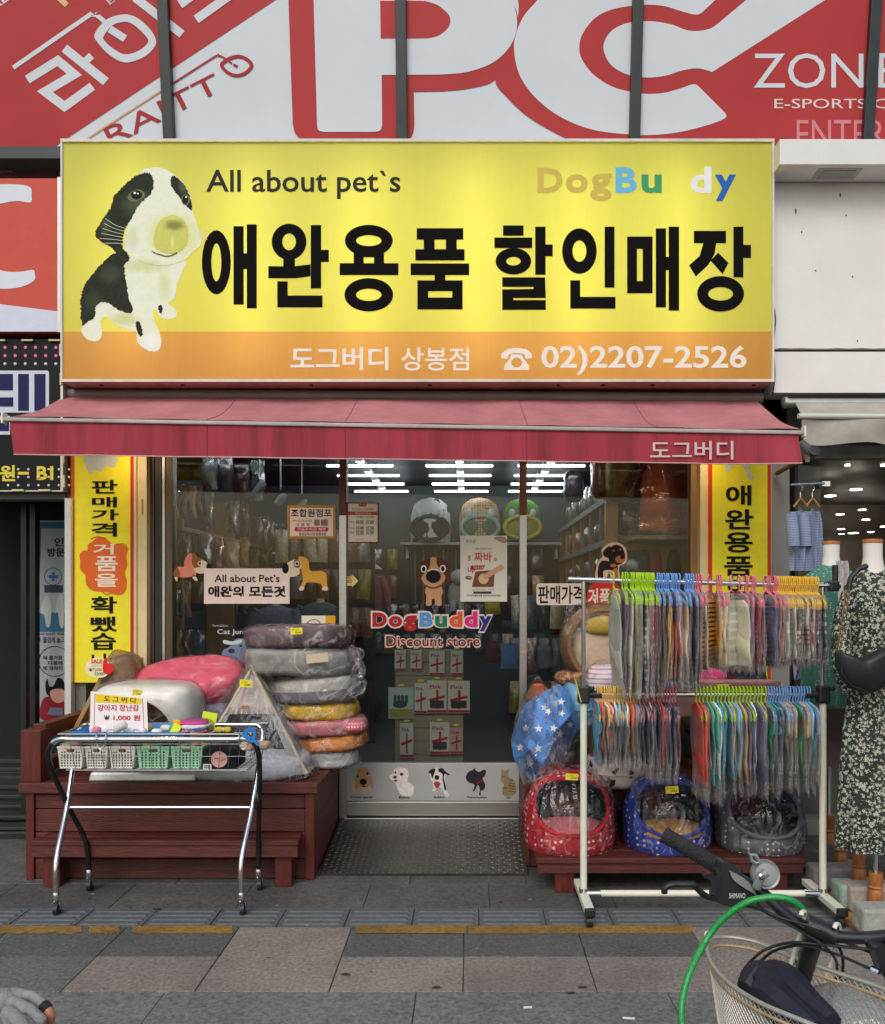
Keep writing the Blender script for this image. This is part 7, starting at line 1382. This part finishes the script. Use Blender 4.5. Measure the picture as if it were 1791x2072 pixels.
MB().tube([W(1622, 898, 4.8), W(1648, 920, 4.72)], .026, 12).build('body', M('cctv_grey', lin(84, 86, 88), .5), cc, smooth=True); MB().lathe([(.03, 0), (.033, .012), (.02, .014)], W(1647, 914, 4.71), 12, mt=Matrix.Rotation(rad(60), 3, 'X')).build('lens_hood', BLK(), cc); MB().box(X(1631, 4.8), 4.79, Z(935, 4.8), X(1637, 4.8), 4.81, Z(918, 4.8)).build('cable_box', WHT(), cc)
MB().tube([W(1572, 958, 5.2), W(1628, 925, 4.85)], .014, 8).build('bracket', M('bracket_dirty', lin(110, 98, 56), .6, .3, var=.3), cc)
# shop interior
cs_ = thing('clothes_shop', 'dim clothes shop interior with rows of round ceiling lights at the right edge', 'shop', (3, 7, 0)); DI = M('dim_inside', lin(120, 112, 104), .7, var=.25, vs=3)
MB().box(2.003, 10.4, 0, 6.4, 10.5, 2.9).build('back_wall', DI, cs_); MB().box(2.003, 5.5, 0, 2.05, 10.4, 2.9).build('side_wall', DI, cs_); MB().box(6.3, 5.5, 0, 6.4, 10.4, 2.9).build('side_wall', DI, cs_); MB().box(2.05, 5.36, 2.62, 6.3, 10.4, 2.7).build('ceiling', M('dim_ceiling', lin(46, 44, 44), .6, var=.2), cs_); MB().box(2.05, 5.4, 0, 6.3, 10.4, .09).build('floor', M('shop_floor', lin(92, 90, 90), .35, var=.15), cs_)
MB().box(xl + .1, 5.27, 2.36, 4.4, 5.36, 2.44).build('head_rail', ALU(), cs_); MB().box(xl + .12, 5.24, .0, 4.4, 5.36, .1).build('threshold', STEEL(), cs_)
MB().box(X(1606, 5.3), 5.28, .1, X(1612, 5.3), 5.34, 2.36).build('door_frame', DARK(), cs_); MB().box(X(1613, 5.3), 5.30, .1, X(1660, 5.3), 5.308, 2.36).build('pane', GLASS(), cs_)
MB().box(X(1660, 5.25), 5.22, Z(985, 5.25), X(1676, 5.25), 5.25, Z(975, 5.25)).build('hanging_bar', CHROME(), cs_)
spE = emitmat('spot_disc', (1., .9, .72), 15.); 
for i, (u, v, d, r) in enumerate(((1690, 905, 5.9, .075), (1745, 906, 5.9, .075), (1715, 934, 7.2, .02), (1790, 925, 7.2, .03), (1680, 1003, 8., .05), (1732, 990, 7.6, .05), (1700, 1040, 9.2, .04), (1745, 1031, 9., .04), (1752, 1051, 9.6, .04), (1702, 1070, 10., .04), (1762, 1076, 10., .035), (1788, 1065, 10., .035), (1727, 1078, 9.6, .055), (1703, 1080, 10.2, .03))):
    z_ = min(2.615, Z(v, d)); MB().lathe([(.01, -.05), (r * .7, -.035), (r, .0)] if i < 2 else [(r, -.006), (r, .0)], (X(u, d), d, z_), 18).build('downlight', spE, None, f'glowing round ceiling light in the clothes shop, {ORD(i)} from the top', 'light', 'round lights in the clothes shop')
for i in range(9):
    u = 1640 + i * 26; MB().lathe([(.15, 0), (.16, .4), (.12, .7), (.06, .8)], (X(u, 7.5), 7.5 + .3 * (i % 3), .5), 14, sy=.6).build('dim_garment', M(f'dimg_{i % 4}', lin(*((70, 60, 58), (96, 92, 86), (52, 56, 66), (110, 84, 70))[i % 4]), .9), None, f'dim garment on a stand deep in the clothes shop, {ORD(i)} from the left', 'garment', 'garments deep in the clothes shop', smooth=True)
# mannequins on turned stands
CAPW = M('turned_wood', lin(172, 106, 56), .4, var=.25, vs=10, stretch=(6, 6, 1)); MANW = M('mannequin_white', lin(226, 222, 214), .6, var=.04)
FLO = patmat('floral', lin(30, 40, 34), lin(196, 194, 178), 'flowers', 62, .39, c3=lin(104, 106, 92), soft=.05)
KNIT = patmat('knit_green', lin(62, 120, 104), lin(176, 196, 170), 'dots', 60, .22, stretch=(1, 1, 1.4))
def stand(label, u, vb, cap_top, y, blk, with_torso=None):
    x = X(u, y); t = thing('display_stand', label, 'stand', (x, y, 0))
    MB().lathe([(.15, 0), (.155, .012), (.15, .028), (.10, .032)], (x, y, 0), 28).build('disc', M('disc_wood', lin(184, 132, 80), .5, var=.2), t, smooth=True)
    h = cap_top; z0 = .033
    MB().lathe([(.028, z0), (.032, z0 + .02), (.026, z0 + .04), (.031, z0 + h * .3), (.033, z0 + h * .55), (.026, z0 + h * .62), (.034, z0 + h * .66), (.026, z0 + h * .7), (.032, z0 + h * .85), (.031, z0 + h)], (x, y, 0), 18).build('turned_post', CAPW, t, smooth=True)
    MB().tube([(x, y, z0 + h), (x, y, .55)], .010, 8).build('rod', CHROME(), t, smooth=True); return t
def block(label, u, y, w, c, dx=0, tone=1.):
    x = X(u, y); m = MB(); hh_ = .085 + .03 * tone; m.cbox((x, y, .033 + hh_ / 2), w, .14 - .02 * tone, hh_); b = m.build('concrete_block', M(f'concrete_{int(tone * 100)}', lin(*c), .9, var=.25, vs=20, bump=.6, bs=30, dirt=.4), None, label, 'block', 'weights on the mannequin stands', bevel=.014); return b
stand('turned wooden mannequin stand nearest the street at the right edge', 1772, 0, .20, 3.84, 0); block('pale concrete weight block nearest the street on the mannequin stand', 1795, 3.66, .26, (164, 164, 156))
stand('turned wooden mannequin stand under the floral dress', 1738, 0, .23, 4.08, 0); block('pinkish concrete weight block in the middle of the stands', 1762, 3.93, .24, (168, 156, 148), tone=1.1); block('mint tinted concrete block left of the pinkish one', 1712, 3.97, .10, (150, 172, 160), tone=.9)
stand('turned wooden mannequin stand beside the rack post', 1702, 0, .22, 4.36, 0); block('grey concrete weight block behind the rack post', 1690, 4.22, .26, (140, 138, 134), tone=.8)
stand('turned wooden mannequin stand farthest back by the rack post', 1678, 0, .26, 4.62, 0); block('dark concrete weight block farthest back', 1650, 4.56, .22, (96, 96, 94), tone=.6)
def mann(label, u, y, w, ztop, zhem, mat, capv, sl=True, name='dressed_mannequin'):
    x = X(u, y); t = thing(name, label, 'mannequin', (x, y, zhem)); h = ztop - zhem
    def fo(q, a): k = 1 + .10 * max(0, 1 - (q.z) / (h * .55)) * math.sin(a * 8 + 1) + .03 * math.sin(a * 5 + q.z * 6); return Vector((q.x * k, q.y * k, q.z))
    MB().lathe([(w * .56, 0), (w * .55, h * .1), (w * .53, h * .25), (w * .47, h * .42), (w * .36, h * .58), (w * .34, h * .64), (w * .41, h * .76), (w * .46, h * .86), (w * .43, h * .93), (w * .3, h * .97), (w * .17, h)], (x, y, zhem), 64, sy=.62, fn=fo).build('dress', mat, t, smooth=True)
    if sl:
        for s_ in (-1, 1): MB().tube(crv([(x + s_ * w * .36, y, zhem + h * .9), (x + s_ * w * .52, y - .02, zhem + h * .8), (x + s_ * w * .56, y - .05, zhem + h * .66), (x + s_ * w * .50, y - .08, zhem + h * .56)], 3), [w * .13] * 4 + [w * .15] * 4 + [w * .14, w * .10], 12).build('sleeve', mat, t, smooth=True)
    MB().lathe([(w * .22, -.05), (w * .17, 0), (w * .145, .045), (w * .15, .105)], (x, y, ztop), 24, sy=.85).build('neck', MANW, t, smooth=True)
    MB().lathe([(w * .155, 0), (w * .158, .012), (w * .15, .018)], (x, y, ztop + .1055), 24, sy=.85).build('neck_cap', CAPW, t, smooth=True)
    return t
mann('mannequin in a black and white floral dress at the right edge', 1766, 3.84, .29, Z(1146, 3.84), Z(1716, 3.84), FLO, 0)
mann('second mannequin in a floral dress half out of frame at right', 1830, 4.15, .32, Z(1200, 4.15), Z(1700, 4.15), FLO, 0)
mann('mannequin in a green knitted dress behind the rack', 1682, 4.48, .29, Z(1142, 4.48), Z(1424, 4.48), KNIT, 0)
cg = thing('lace_cardigan', 'white lace cardigan hanging between the two mannequins', 'garment', W(1703, 1270, 4.2))
MB().grid(lambda a, b: (X(1692 + 22 * a + 6 * math.sin(b * 4), 4.22), 4.22 + .02 * math.sin(a * 12 + b * 5), Z(1135 + 130 * b, 4.22)), 12, 16).build('cloth', patmat('lace', lin(206, 202, 200), lin(150, 146, 146), 'flowers', 60, .25), cg, smooth=True)
hb_ = thing('handbag', 'black crescent handbag with a chain strap on the floral mannequin', 'handbag', W(1750, 1400, 3.67)); HP = Plane((0, 3.67, 0)); RZ = zm(1980, 1180, 2320, 859)
oc = RZ(spl([(525, 1345), (545, 1330), (600, 1345), (680, 1375), (760, 1350), (840, 1310), (930, 1290), (940, 1400), (900, 1520), (820, 1590), (720, 1605), (620, 1570), (560, 1500), (530, 1420)], 5)); ov = [HP.at(*p) for p in oc]; cx_ = sum((p for p in ov), Vector()) / len(ov)
mbb = MB(); vs = []; L_ = ((.0, .035), (.5, .03), (.9, .012), (1., 0.))
rngs = []
for k, yo in ((.25, -.05), (.7, -.042), (.93, -.02), (1., 0.), (.93, .02), (.6, .03)): rngs.append([cx_ + (p - cx_) * k + Vector((0, yo, 0)) for p in ov])
n = len(ov); mbb.add([p for r in rngs for p in r], [(i * n + j, i * n + (j + 1) % n, (i + 1) * n + (j + 1) % n, (i + 1) * n + j) for i in range(5) for j in range(n)] + [tuple(range(n - 1, -1, -1)), tuple(range(5 * n, 6 * n))])
mbb.build('body', M('black_leather', lin(30, 31, 38), .5, var=.15, bump=.1, bs=80), hb_, smooth=True, ang=70)
MB().tube([HP.at(*p) + Vector((0, -.026, 0)) for p in RZ([(545, 1345), (560, 1480), (620, 1555), (720, 1592)])], .003, 6).build('piping', BLK(), hb_)
ch_ = MB(); path = crv([Vector(HP.at(*p)) for p in RZ([(545, 1330), (560, 1260), (580, 1130), (600, 1000), (618, 920)])], 5)
for i, p in enumerate(path):
    p = Vector(p); a = 1.57 * (i % 2); ch_.tube([p + Vector((.009 * math.cos(w) * math.cos(a), .009 * math.cos(w) * math.sin(a), .016 * math.sin(w))) for w in [k * math.pi / 4 for k in range(8)]], .0025, 5, True)
ch_.build('chain', M('gold_chain', lin(190, 170, 130), .3, 1.), hb_, kind='stuff'); MB().tube([HP.at(*p, .0) + Vector((0, .0, 0)) for p in RZ([(616, 925), (630, 850), (680, 790), (740, 765)])], .012, 8).build('strap', M('black_leather'), hb_, smooth=True)
for i, (ua, m) in enumerate(((1620, 'a'), (1644, 'b'))):
    sh2 = thing('striped_shirt', f'blue striped shirt on a wooden hanger by the shop door, {("left", "right")[i]} one', 'shirt', W(ua, 1150, 4.8)); y = 4.8 + .05 * i
    MB().grid(lambda a, b: (X(ua + (a - .5) * (30 + 14 * min(1, b * 4)), y), y + .02 * math.sin(a * 14 + b * 3), Z(1020 + 4 * abs(a - .5) * 20 * (b < .1) + 135 * b, y)), 14, 18).build('cloth', patmat('blue_stripes', lin(104, 118, 156), lin(160, 170, 196), 'stripes', 34, .5), sh2, smooth=True)
    MB().tube(crv([W(ua - 20, 1040, y - .03), W(ua - 16, 1075, y - .05), W(ua - 14, 1105, y - .05)]), .035, 10).build('sleeve', patmat('blue_stripes', (0, 0, 0), (0, 0, 0)), sh2, smooth=True)
    MB().tube([W(ua - 14, 1026, y), W(ua, 1008, y), W(ua + 14, 1026, y)], .008, 8).build('hanger', CAPW, sh2, smooth=True); MB().tube(crv([W(ua, 1008, y), W(ua, 996, y), W(ua + 4, 988, y), W(ua + 1, 981, y)]), .003, 6).build('hook', CHROME(), sh2)
MB().tube([W(1600, 981, 4.8), W(1668, 978, 4.85)], .008, 8).build('wall_bar', CHROME(), None, 'short chrome bar holding the striped shirts', 'bar', smooth=True)
for i, (u, c, w) in enumerate(((1640, (224, 214, 70), 26), (1616, (150, 156, 186), 16))):
    MB().grid(lambda a, b: (X(u + (a - .5) * w * (1 + .3 * b), 4.6), 4.6 + .015 * math.sin(a * 11 + b * 4), Z(1330 + 44 * b + 3 * math.sin(a * 6), 4.6)), 10, 8).build('hanging_cloth', CL(f'cloth{i}', *c), None, f'{("bright yellow", "pale lilac")[i]} cloth hanging below the yellow hangers', 'cloth', smooth=True)
# ============================================================ bicycle in the right foreground
BZ = zm(1660, 2100, 2320)
def b3(pts): return [Vector(W(*BZ([(x, y)])[0], d)) for x, y, d in pts]
bi = thing('bicycle', 'parked bicycle with wire front basket and flat black handlebar, bottom right', 'bicycle', (.75, 1.5, 0)); BK = M('bike_black', (.016, .016, .018), .3, var=.2, coat=.3); RUB = M('grip_rubber', (.02, .02, .022), .75, var=.3, vs=60, bump=.5, bs=220)
bar_ = crv([W(1345, 1690, 1.75), W(1487, 1772, 1.68), W(1545, 1808, 1.64), W(1590, 1850, 1.60), W(1650, 1885, 1.56), W(1720, 1897, 1.53), W(1800, 1893, 1.50), W(1900, 1870, 1.46), W(2040, 1825, 1.40)], 6)
MB().tube(bar_, .0112, 14).build('handlebar', BK, bi, smooth=True)
def grip(p, q):
    p, q = Vector(p), Vector(q); n = 60; MB().tube([p.lerp(q, i / n) for i in range(n + 1)], [.0158 + (.0012 if i % 2 else 0) + (.0015 if i < 3 or i > n - 3 else 0) for i in range(n + 1)], 18).build('grip', RUB, bi, smooth=True)
grip(W(1343, 1688.5, 1.751), W(1496, 1777, 1.675)); grip(W(1930, 1861, 1.45), W(2050, 1822, 1.395))
def lever(pts, d, thick, mat, name, **k):
    pl = Plane((0, d, 0)); MB().prism([(pl.at(*p).x, pl.at(*p).z) for p in BZ(pts)], d, d + thick).build(name, mat, bi, bevel=.003, **k)
lever(spl([(640, 440), (672, 452), (720, 500), (800, 580), (885, 680), (850, 705), (790, 750), (700, 752), (630, 735), (575, 700), (592, 640), (628, 560), (612, 500)], 3), 1.625, .034, M('shifter_black', (.022, .022, .025), .35, var=.15), 'shifter_body')
lever(spl([(690, 505), (735, 520), (800, 560), (850, 615), (876, 668), (855, 655), (780, 610), (715, 560)], 4), 1.618, .006, M('silver_insert', lin(176, 180, 176), .3, .6), 'shifter_trim')
lever(spl([(502, 540), (520, 518), (560, 520), (600, 548), (628, 585), (610, 615), (575, 612), (568, 575), (530, 555)], 4), 1.61, .02, BK, 'thumb_lever')
MB().tube(crv(b3([(222, 655, 1.60), (225, 620, 1.60), (262, 594, 1.60), (340, 590, 1.60), (420, 592, 1.60), (455, 620, 1.605), (500, 665, 1.61), (560, 690, 1.625), (620, 680, 1.635)]), 4), [.0062] * 33, 8).build('brake_lever', M('lever_black', (.03, .03, .033), .3, .4), bi, smooth=True)
txt('lettering', 'SHIMANO', (680, 652, 796, 690), Plane((0, 1.6235, 0)), .001, P(196, 196, 196), bi, .02, BZ)
bl_ = thing('bicycle_bell', 'small grey round bell clamped on the bicycle handlebar', 'bell', b3([(940, 620, 1.63)])[0]); bc_ = b3([(945, 522, 1.635)])[0]; mtb = Matrix.Rotation(rad(-62), 3, 'X') @ Matrix.Rotation(rad(18), 3, 'Y'); GRB = M('bell_grey', lin(150, 152, 154), .4, .3, var=.08)
MB().lathe([(.003, .003), (.014, .0028), (.021, .002), (.0225, -.001), (.0265, .001), (.0285, -.002), (.0285, -.010), (.02, -.012)], bc_, 32, mt=mtb.transposed() if False else Matrix.Rotation(rad(75), 3, 'X')).build('dome', GRB, bl_, smooth=True)
MB().tube(b3([(880, 610, 1.61), (905, 540, 1.60), (945, 505, 1.60)]), .009, 10).build('clamp', GRB, bl_, smooth=True); MB().lathe([(.005, 0), (.006, .004), (.003, .006)], b3([(908, 532, 1.592)])[0], 10, mt=Matrix.Rotation(rad(90), 3, 'X')).build('screw', CHROME(), bl_)
MB().tube(b3([(895, 430, 1.63), (870, 385, 1.63), (832, 380, 1.63), (842, 420, 1.63), (868, 440, 1.63)]), .0042, 8, True).build('striker', GRB, bl_, smooth=True)
st_ = b3([(1300, 940, 1.565), (1240, 1130, 1.58), (1175, 1360, 1.60), (1130, 1520, 1.61)])
MB().tube(st_, .0165, 16).build('stem', BK, bi, smooth=True); cl_ = b3([(1230, 870, 1.56), (1440, 960, 1.545)]); MB().tube(cl_, .0185, 14).build('bar_clamp', BK, bi, smooth=True); MB().tube(b3([(1335, 900, 1.562), (1300, 985, 1.566)]), .02, 14).build('stem_head', BK, bi, smooth=True)
hd = st_[-1]; fw = Vector((-.59, -.8, 0)); bkd = Vector((.95, .30, 0))
MB().tube([hd + Vector((0, 0, .05)), hd - Vector((0, 0, .10))], .022, 14).build('head_tube', M('frame_paint', lin(150, 150, 152), .3, .4), bi, smooth=True); FP = M('frame_paint')
wc1 = Vector((hd.x, hd.y, 0)) + fw * .09 + Vector((0, 0, .315)); bb = hd + bkd * .52; bb.z = .28; stp = hd + bkd * .42; stp.z = .62; wc2 = hd + bkd * .98; wc2.z = .315; side = Vector((-fw.y, fw.x, 0)); s2 = Vector((-bkd.y, bkd.x, 0))
for p, q, r in ((hd - Vector((0, 0, .08)), bb, .017), (hd + Vector((0, 0, .02)), stp, .014), (stp, bb, .015), (stp, stp + Vector((0, 0, .18)), .012)): MB().tube([p, q], r, 12).build('frame_tube', FP, bi, smooth=True)
for s_ in (-1, 1):
    MB().tube([hd - Vector((0, 0, .1)), hd - Vector((0, 0, .14)) + side * .05 * s_, wc1 + side * .05 * s_], .011, 10).build('fork_blade', FP, bi, smooth=True)
    MB().tube([bb, wc2 + s2 * .06 * s_], .009, 8).build('chain_stay', FP, bi, smooth=True); MB().tube([stp, wc2 + s2 * .06 * s_], .008, 8).build('seat_stay', FP, bi, smooth=True)
MB().blob(stp + Vector((0, 0, .21)), .12, .08, .035, .7, .8, 20, 10).build('saddle', RUB, bi, smooth=True)
for c, d in ((wc1, fw), (wc2, bkd)):
    cir = lambda r: [c + d * r * math.cos(a) + Vector((0, 0, r * math.sin(a))) for a in [k * math.pi / 24 for k in range(48)]]
    w_ = MB().tube(cir(.295), .019, 10, True).build('wheel', RUB, bi, smooth=True); MB().tube(cir(.272), .009, 8, True).build('rim', CHROME(), w_, smooth=True)
    sd_ = side if c is wc1 else s2; m = MB()
    for k in range(24): a = k * math.pi / 12; m.tube([c + sd_ * .02 * (-1) ** k, c + d * .27 * math.cos(a) + Vector((0, 0, .27 * math.sin(a)))], .0012, 4)
    m.build('spokes', CHROME(), w_, kind='stuff'); MB().tube([c - sd_ * .05, c + sd_ * .05], .02, 10).build('hub', CHROME(), w_, smooth=True)
# cables
CB = M('cable_black', (.014, .014, .015), .35)
for pts in ([(800, 745, 1.63), (900, 770, 1.6), (1080, 840, 1.57), (1300, 900, 1.54), (1500, 1000, 1.53), (1700, 1080, 1.52)], [(860, 700, 1.63), (960, 800, 1.6), (1150, 900, 1.57), (1330, 1010, 1.53), (1430, 1110, 1.53), (1450, 1210, 1.56), (1430, 1300, 1.58)], [(765, 1300, 1.62), (780, 1210, 1.62), (900, 1080, 1.6), (1040, 1020, 1.58), (1180, 1005, 1.55), (1350, 1020, 1.54), (1640, 1050, 1.5), (1800, 1060, 1.48)], [(800, 1310, 1.63), (830, 1230, 1.62), (960, 1090, 1.6), (1100, 1035, 1.57), (1240, 1030, 1.55), (1450, 1090, 1.53), (1690, 1195, 1.5)], [(1460, 1030, 1.54), (1490, 1120, 1.55), (1480, 1250, 1.57), (1400, 1360, 1.6), (1320, 1430, 1.62)], [(1480, 1230, 1.57), (1450, 1330, 1.57), (1380, 1440, 1.58), (1360, 1480, 1.6)]):
    MB().tube(crv(b3(pts), 6), .0028, 7).build('cable', CB, bi, smooth=True)
lever([(1705, 1040), (1800, 1035), (1900, 1080), (1900, 1290), (1800, 1270), (1760, 1180)], 1.475, .03, BK, 'brake_mount'); MB().tube(b3([(1695, 1190, 1.49), (1750, 1215, 1.48)]), .006, 8).build('cable_end', CHROME(), bi, smooth=True)
# basket
bs_ = thing('bicycle_basket', 'off-white wire mesh basket hooked on the bicycle handlebar', 'basket', (.62, 1.48, .52)); rim = [Vector(W(u, v, d)) for u, v, d in ((1432, 1905, 1.66), (1465, 1895, 1.68), (1530, 1905, 1.66), (1600, 1935, 1.61), (1700, 1970, 1.54), (1800, 2005, 1.47), (1880, 2060, 1.40), (1885, 2130, 1.32), (1790, 2135, 1.28), (1640, 2072, 1.34), (1540, 2030, 1.42), (1470, 1985, 1.52), (1438, 1945, 1.61))]
def cl3(p, k=10):
    o = []; n = len(p)
    for i in range(n):
        a, b, c, d = p[i - 1], p[i], p[(i + 1) % n], p[(i + 2) % n]
        for j in range(k): t = j / k; o.append(.5 * (2 * b + (c - a) * t + (2 * a - 5 * b + 4 * c - d) * t * t + (3 * b - a - 3 * c + d) * t ** 3))
    return o
rs_ = cl3(rim, 10); tot = [0]
for i in range(len(rs_)): tot.append(tot[-1] + (rs_[(i + 1) % len(rs_)] - rs_[i]).length)
def along(s_):
    s_ = (s_ % 1) * tot[-1]
    for i in range(len(rs_)):
        if tot[i + 1] >= s_: return rs_[i].lerp(rs_[(i + 1) % len(rs_)], (s_ - tot[i]) / max(1e-9, tot[i + 1] - tot[i]))
    return rs_[0]
cen = sum(rs_, Vector()) / len(rs_); IVW = M('basket_wire', lin(186, 182, 172), .35, .5, var=.15, vs=40); NU, NV = 186, 42
MB().tube([along(i / 90) for i in range(90)], .0042, 8, True).build('rim', IVW, bs_, smooth=True); MB().tube([cen + (along(i / 90) - cen) * .985 - Vector((0, 0, .016)) for i in range(90)], .003, 8, True).build('rim', M('rusty_wire', lin(190, 166, 128), .5, .3, var=.3, vs=25), bs_, smooth=True)
ncol = [along(i / NU) for i in range(NU)]; mv = []; me_ = []
for j in range(NV + 1):
    t = j / NV
    for i in range(NU):
        p = ncol[i]; q = cen + (p - cen) * (1 - .26 * t); mv.append((q.x, q.y, p.z - .27 * t))
for j in range(NV):
    for i in range(NU):
        a = j * NU + i
        if (i + j) % 2 == 0: me_ += [(a, (j + 1) * NU + (i + 1) % NU)]
        else: me_ += [((j) * NU + (i + 1) % NU, (j + 1) * NU + i)]
wm = MB()
def wire(a, b, r):
    a, b = Vector(a), Vector(b); t = (b - a).normalized(); x = t.cross(Vector((0, 0, 1))).normalized(); y = x.cross(t); vs = []
    for p in (a, b):
        for w in (0, 2.094, 4.189): vs.append(p + (x * math.cos(w) + y * math.sin(w)) * r)
    wm.add(vs, [(0, 1, 4, 3), (1, 2, 5, 4), (2, 0, 3, 5)])
for a, b in me_: wire(mv[a], mv[b], .0006)
wm.build('wire_mesh', IVW, bs_, kind='stuff')
MB().tube([Vector(mv[NV * NU + i]) for i in range(0, NU, 3)], .003, 6, True).build('base_ring', IVW, bs_, smooth=True); fl0 = MB()
for i in range(0, NU // 2, 2): fl0.tube([Vector(mv[NV * NU + i]), Vector(mv[NV * NU + (NU - 1 - i)])], .0014, 4)
fl0.build('base_wires', IVW, bs_, kind='stuff')
for pts in ([(1195, 812, 1.545), (1200, 790, 1.55), (1222, 795, 1.575), (1205, 900, 1.585), (1165, 1010, 1.59), (1130, 1125, 1.60), (1080, 1300, 1.60)], [(1430, 905, 1.53), (1445, 876, 1.535), (1465, 892, 1.555), (1450, 1000, 1.555), (1400, 1180, 1.56), (1340, 1340, 1.57), (1300, 1420, 1.58)], [(540, 990, 1.665), (532, 945, 1.66), (520, 945, 1.655), (516, 1050, 1.65)]): MB().tube(crv(b3(pts), 5), .0042, 8).build('hook', M('hook_white', lin(226, 222, 212), .4), bs_, smooth=True)
# things in the basket
NVY = M('navy_nylon', lin(30, 32, 44), .6, var=.2, bump=.2, bs=60)
um = thing('folded_umbrella', 'folded navy umbrella lying in the bicycle basket', 'umbrella', b3([(1050, 1500, 1.52)])[0])
for k, pts in enumerate(([(800, 1340, 1.55), (890, 1250, 1.57), (960, 1300, 1.55), (1040, 1420, 1.5), (1200, 1560, 1.45)], [(940, 1280, 1.58), (1000, 1240, 1.58), (1100, 1310, 1.54), (1240, 1450, 1.48), (1420, 1580, 1.42)], [(860, 1360, 1.52), (960, 1390, 1.5), (1100, 1500, 1.46), (1300, 1640, 1.4)])):
    c = crv(b3(pts), 5); MB().tube(c, [.018 + .016 * math.sin(math.pi * i / (len(c) - 1)) for i in range(len(c))], 9).build('fold', NVY, um)
pb_ = cen + Vector((.10, .01, -.10)); MB().blob(pb_, .095, .095, .09, .9, .9, 44, 26, crumple(.12, 16, 6)).build('plastic_bag', filmmat('bag_clear', base=.10, edge=.9, rough=.1, haze=.18, hcol=(.7, .72, .7), bump=.8, bs=16), None, 'crumpled clear plastic bag in the bicycle basket', 'bag', smooth=True)
gk = thing('cable_lock', 'bright green braided cable lock looped over the bicycle handlebar', 'lock', b3([(350, 1585, 1.5)])[0])
GRN = M('green_vinyl', lin(20, 150, 66), .3, var=.22, vs=90, bump=.4, bs=200, coat=.4)
MB().tube(crv(b3([(370, 1900, 1.48), (345, 1600, 1.5), (352, 1400, 1.52), (410, 1200, 1.545), (520, 985, 1.58), (640, 835, 1.58), (800, 722, 1.57), (950, 685, 1.565), (1080, 690, 1.56), (1180, 740, 1.565), (1232, 830, 1.59), (1230, 960, 1.605), (1195, 1090, 1.615), (1140, 1230, 1.62), (1100, 1380, 1.62)]), 6), .0062, 12).build('cable', GRN, gk, smooth=True)
MB().tube(b3([(1150, 1210, 1.617), (1120, 1310, 1.62)]), .009, 10).build('sleeve', M('lock_sleeve', lin(196, 190, 160), .5), gk, smooth=True)

# ============================================================ gloved hand reaching in at the lower left
hp = thing('person', 'gloved grey hand of a person reaching in at the bottom left corner, fingers curled', 'person', W(-40, 2060, 2.0))
hm = MB()
def cap(pts, rr):
    for (a, ra), (b, rb) in zip(zip(pts, rr), list(zip(pts, rr))[1:]):
        a, b = Vector(W(*a)), Vector(W(*b)); n = 6
        for i in range(n + 1): hm.blob(a.lerp(b, i / n), *([ra + (rb - ra) * i / n] * 3), nu=14, nv=8)
hm.blob(W(-5, 2040, 2.02), .055, .04, .04, .9, .9, 24, 14, rot=Matrix.Rotation(.3, 3, 'Y')); hm.blob(W(25, 2026, 2.02), .03, .035, .03, nu=20, nv=12)
cap([(34, 2012, 2.03), (66, 2016, 2.005), (92, 2036, 1.98)], (.015, .0125, .0112))
cap([(28, 2030, 1.985), (60, 2042, 1.95), (84, 2064, 1.93), (84, 2090, 1.95)], (.016, .0128, .0122, .0115))
cap([(18, 2050, 1.95), (42, 2068, 1.91), (58, 2092, 1.9), (58, 2110, 1.92)], (.018, .0145, .013, .012))
cap([(14, 2058, 1.95), (34, 2074, 1.925), (46, 2094, 1.93)], (.017, .014, .012))
cap([(-30, 2045, 1.95), (-8, 2078, 1.92), (18, 2098, 1.92)], (.02, .016, .013))
cap([(0, 2040, 2.0), (-60, 2040, 2.0), (-110, 2050, 2.0)], (.045, .036, .036))
go = hm.build('glove', M('grey_glove', lin(150, 148, 150), .85, var=.2, vs=60, bump=.5, bs=260, dirt=.35), hp)
rm = go.modifiers.new('skin', 'REMESH'); rm.mode = 'VOXEL'; rm.voxel_size = .0024; rm.use_smooth_shade = True; sm = go.modifiers.new('smooth', 'SMOOTH'); sm.factor = .5; sm.iterations = 3
MB().tube([W(88, 2033, 1.978), W(94, 2039, 1.973), W(97, 2043, 1.971)], [.0128, .0132, .0122], 14).build('glove_hem', M('hem_black', lin(30, 30, 36), .8), hp, smooth=True)
sk = M('skin', lin(196, 128, 96), .5, var=.1, vs=40, sss=.15); c = crv([W(95, 2041, 1.972), W(101, 2052, 1.968), W(102, 2064, 1.972), W(98, 2073, 1.98)], 4); MB().tube(c, [.0105, .0108, .011, .0112, .0112, .0112, .011, .0108, .0105, .0098, .0085, .0065, .003][:len(c)], 14).build('fingertip', sk, hp, smooth=True)
MB().tube([W(-95, 2048, 2.0), W(-160, 2055, 2.02), W(-300, 2060, 2.1)], [.046, .052, .06], 16).build('sleeve', CL('sleeve', 60, 62, 70), hp, smooth=True)
for s_, b_ in (('MITE', (28, 2012, 52, 2019)), ('CE', (14, 2024, 30, 2032))): pass
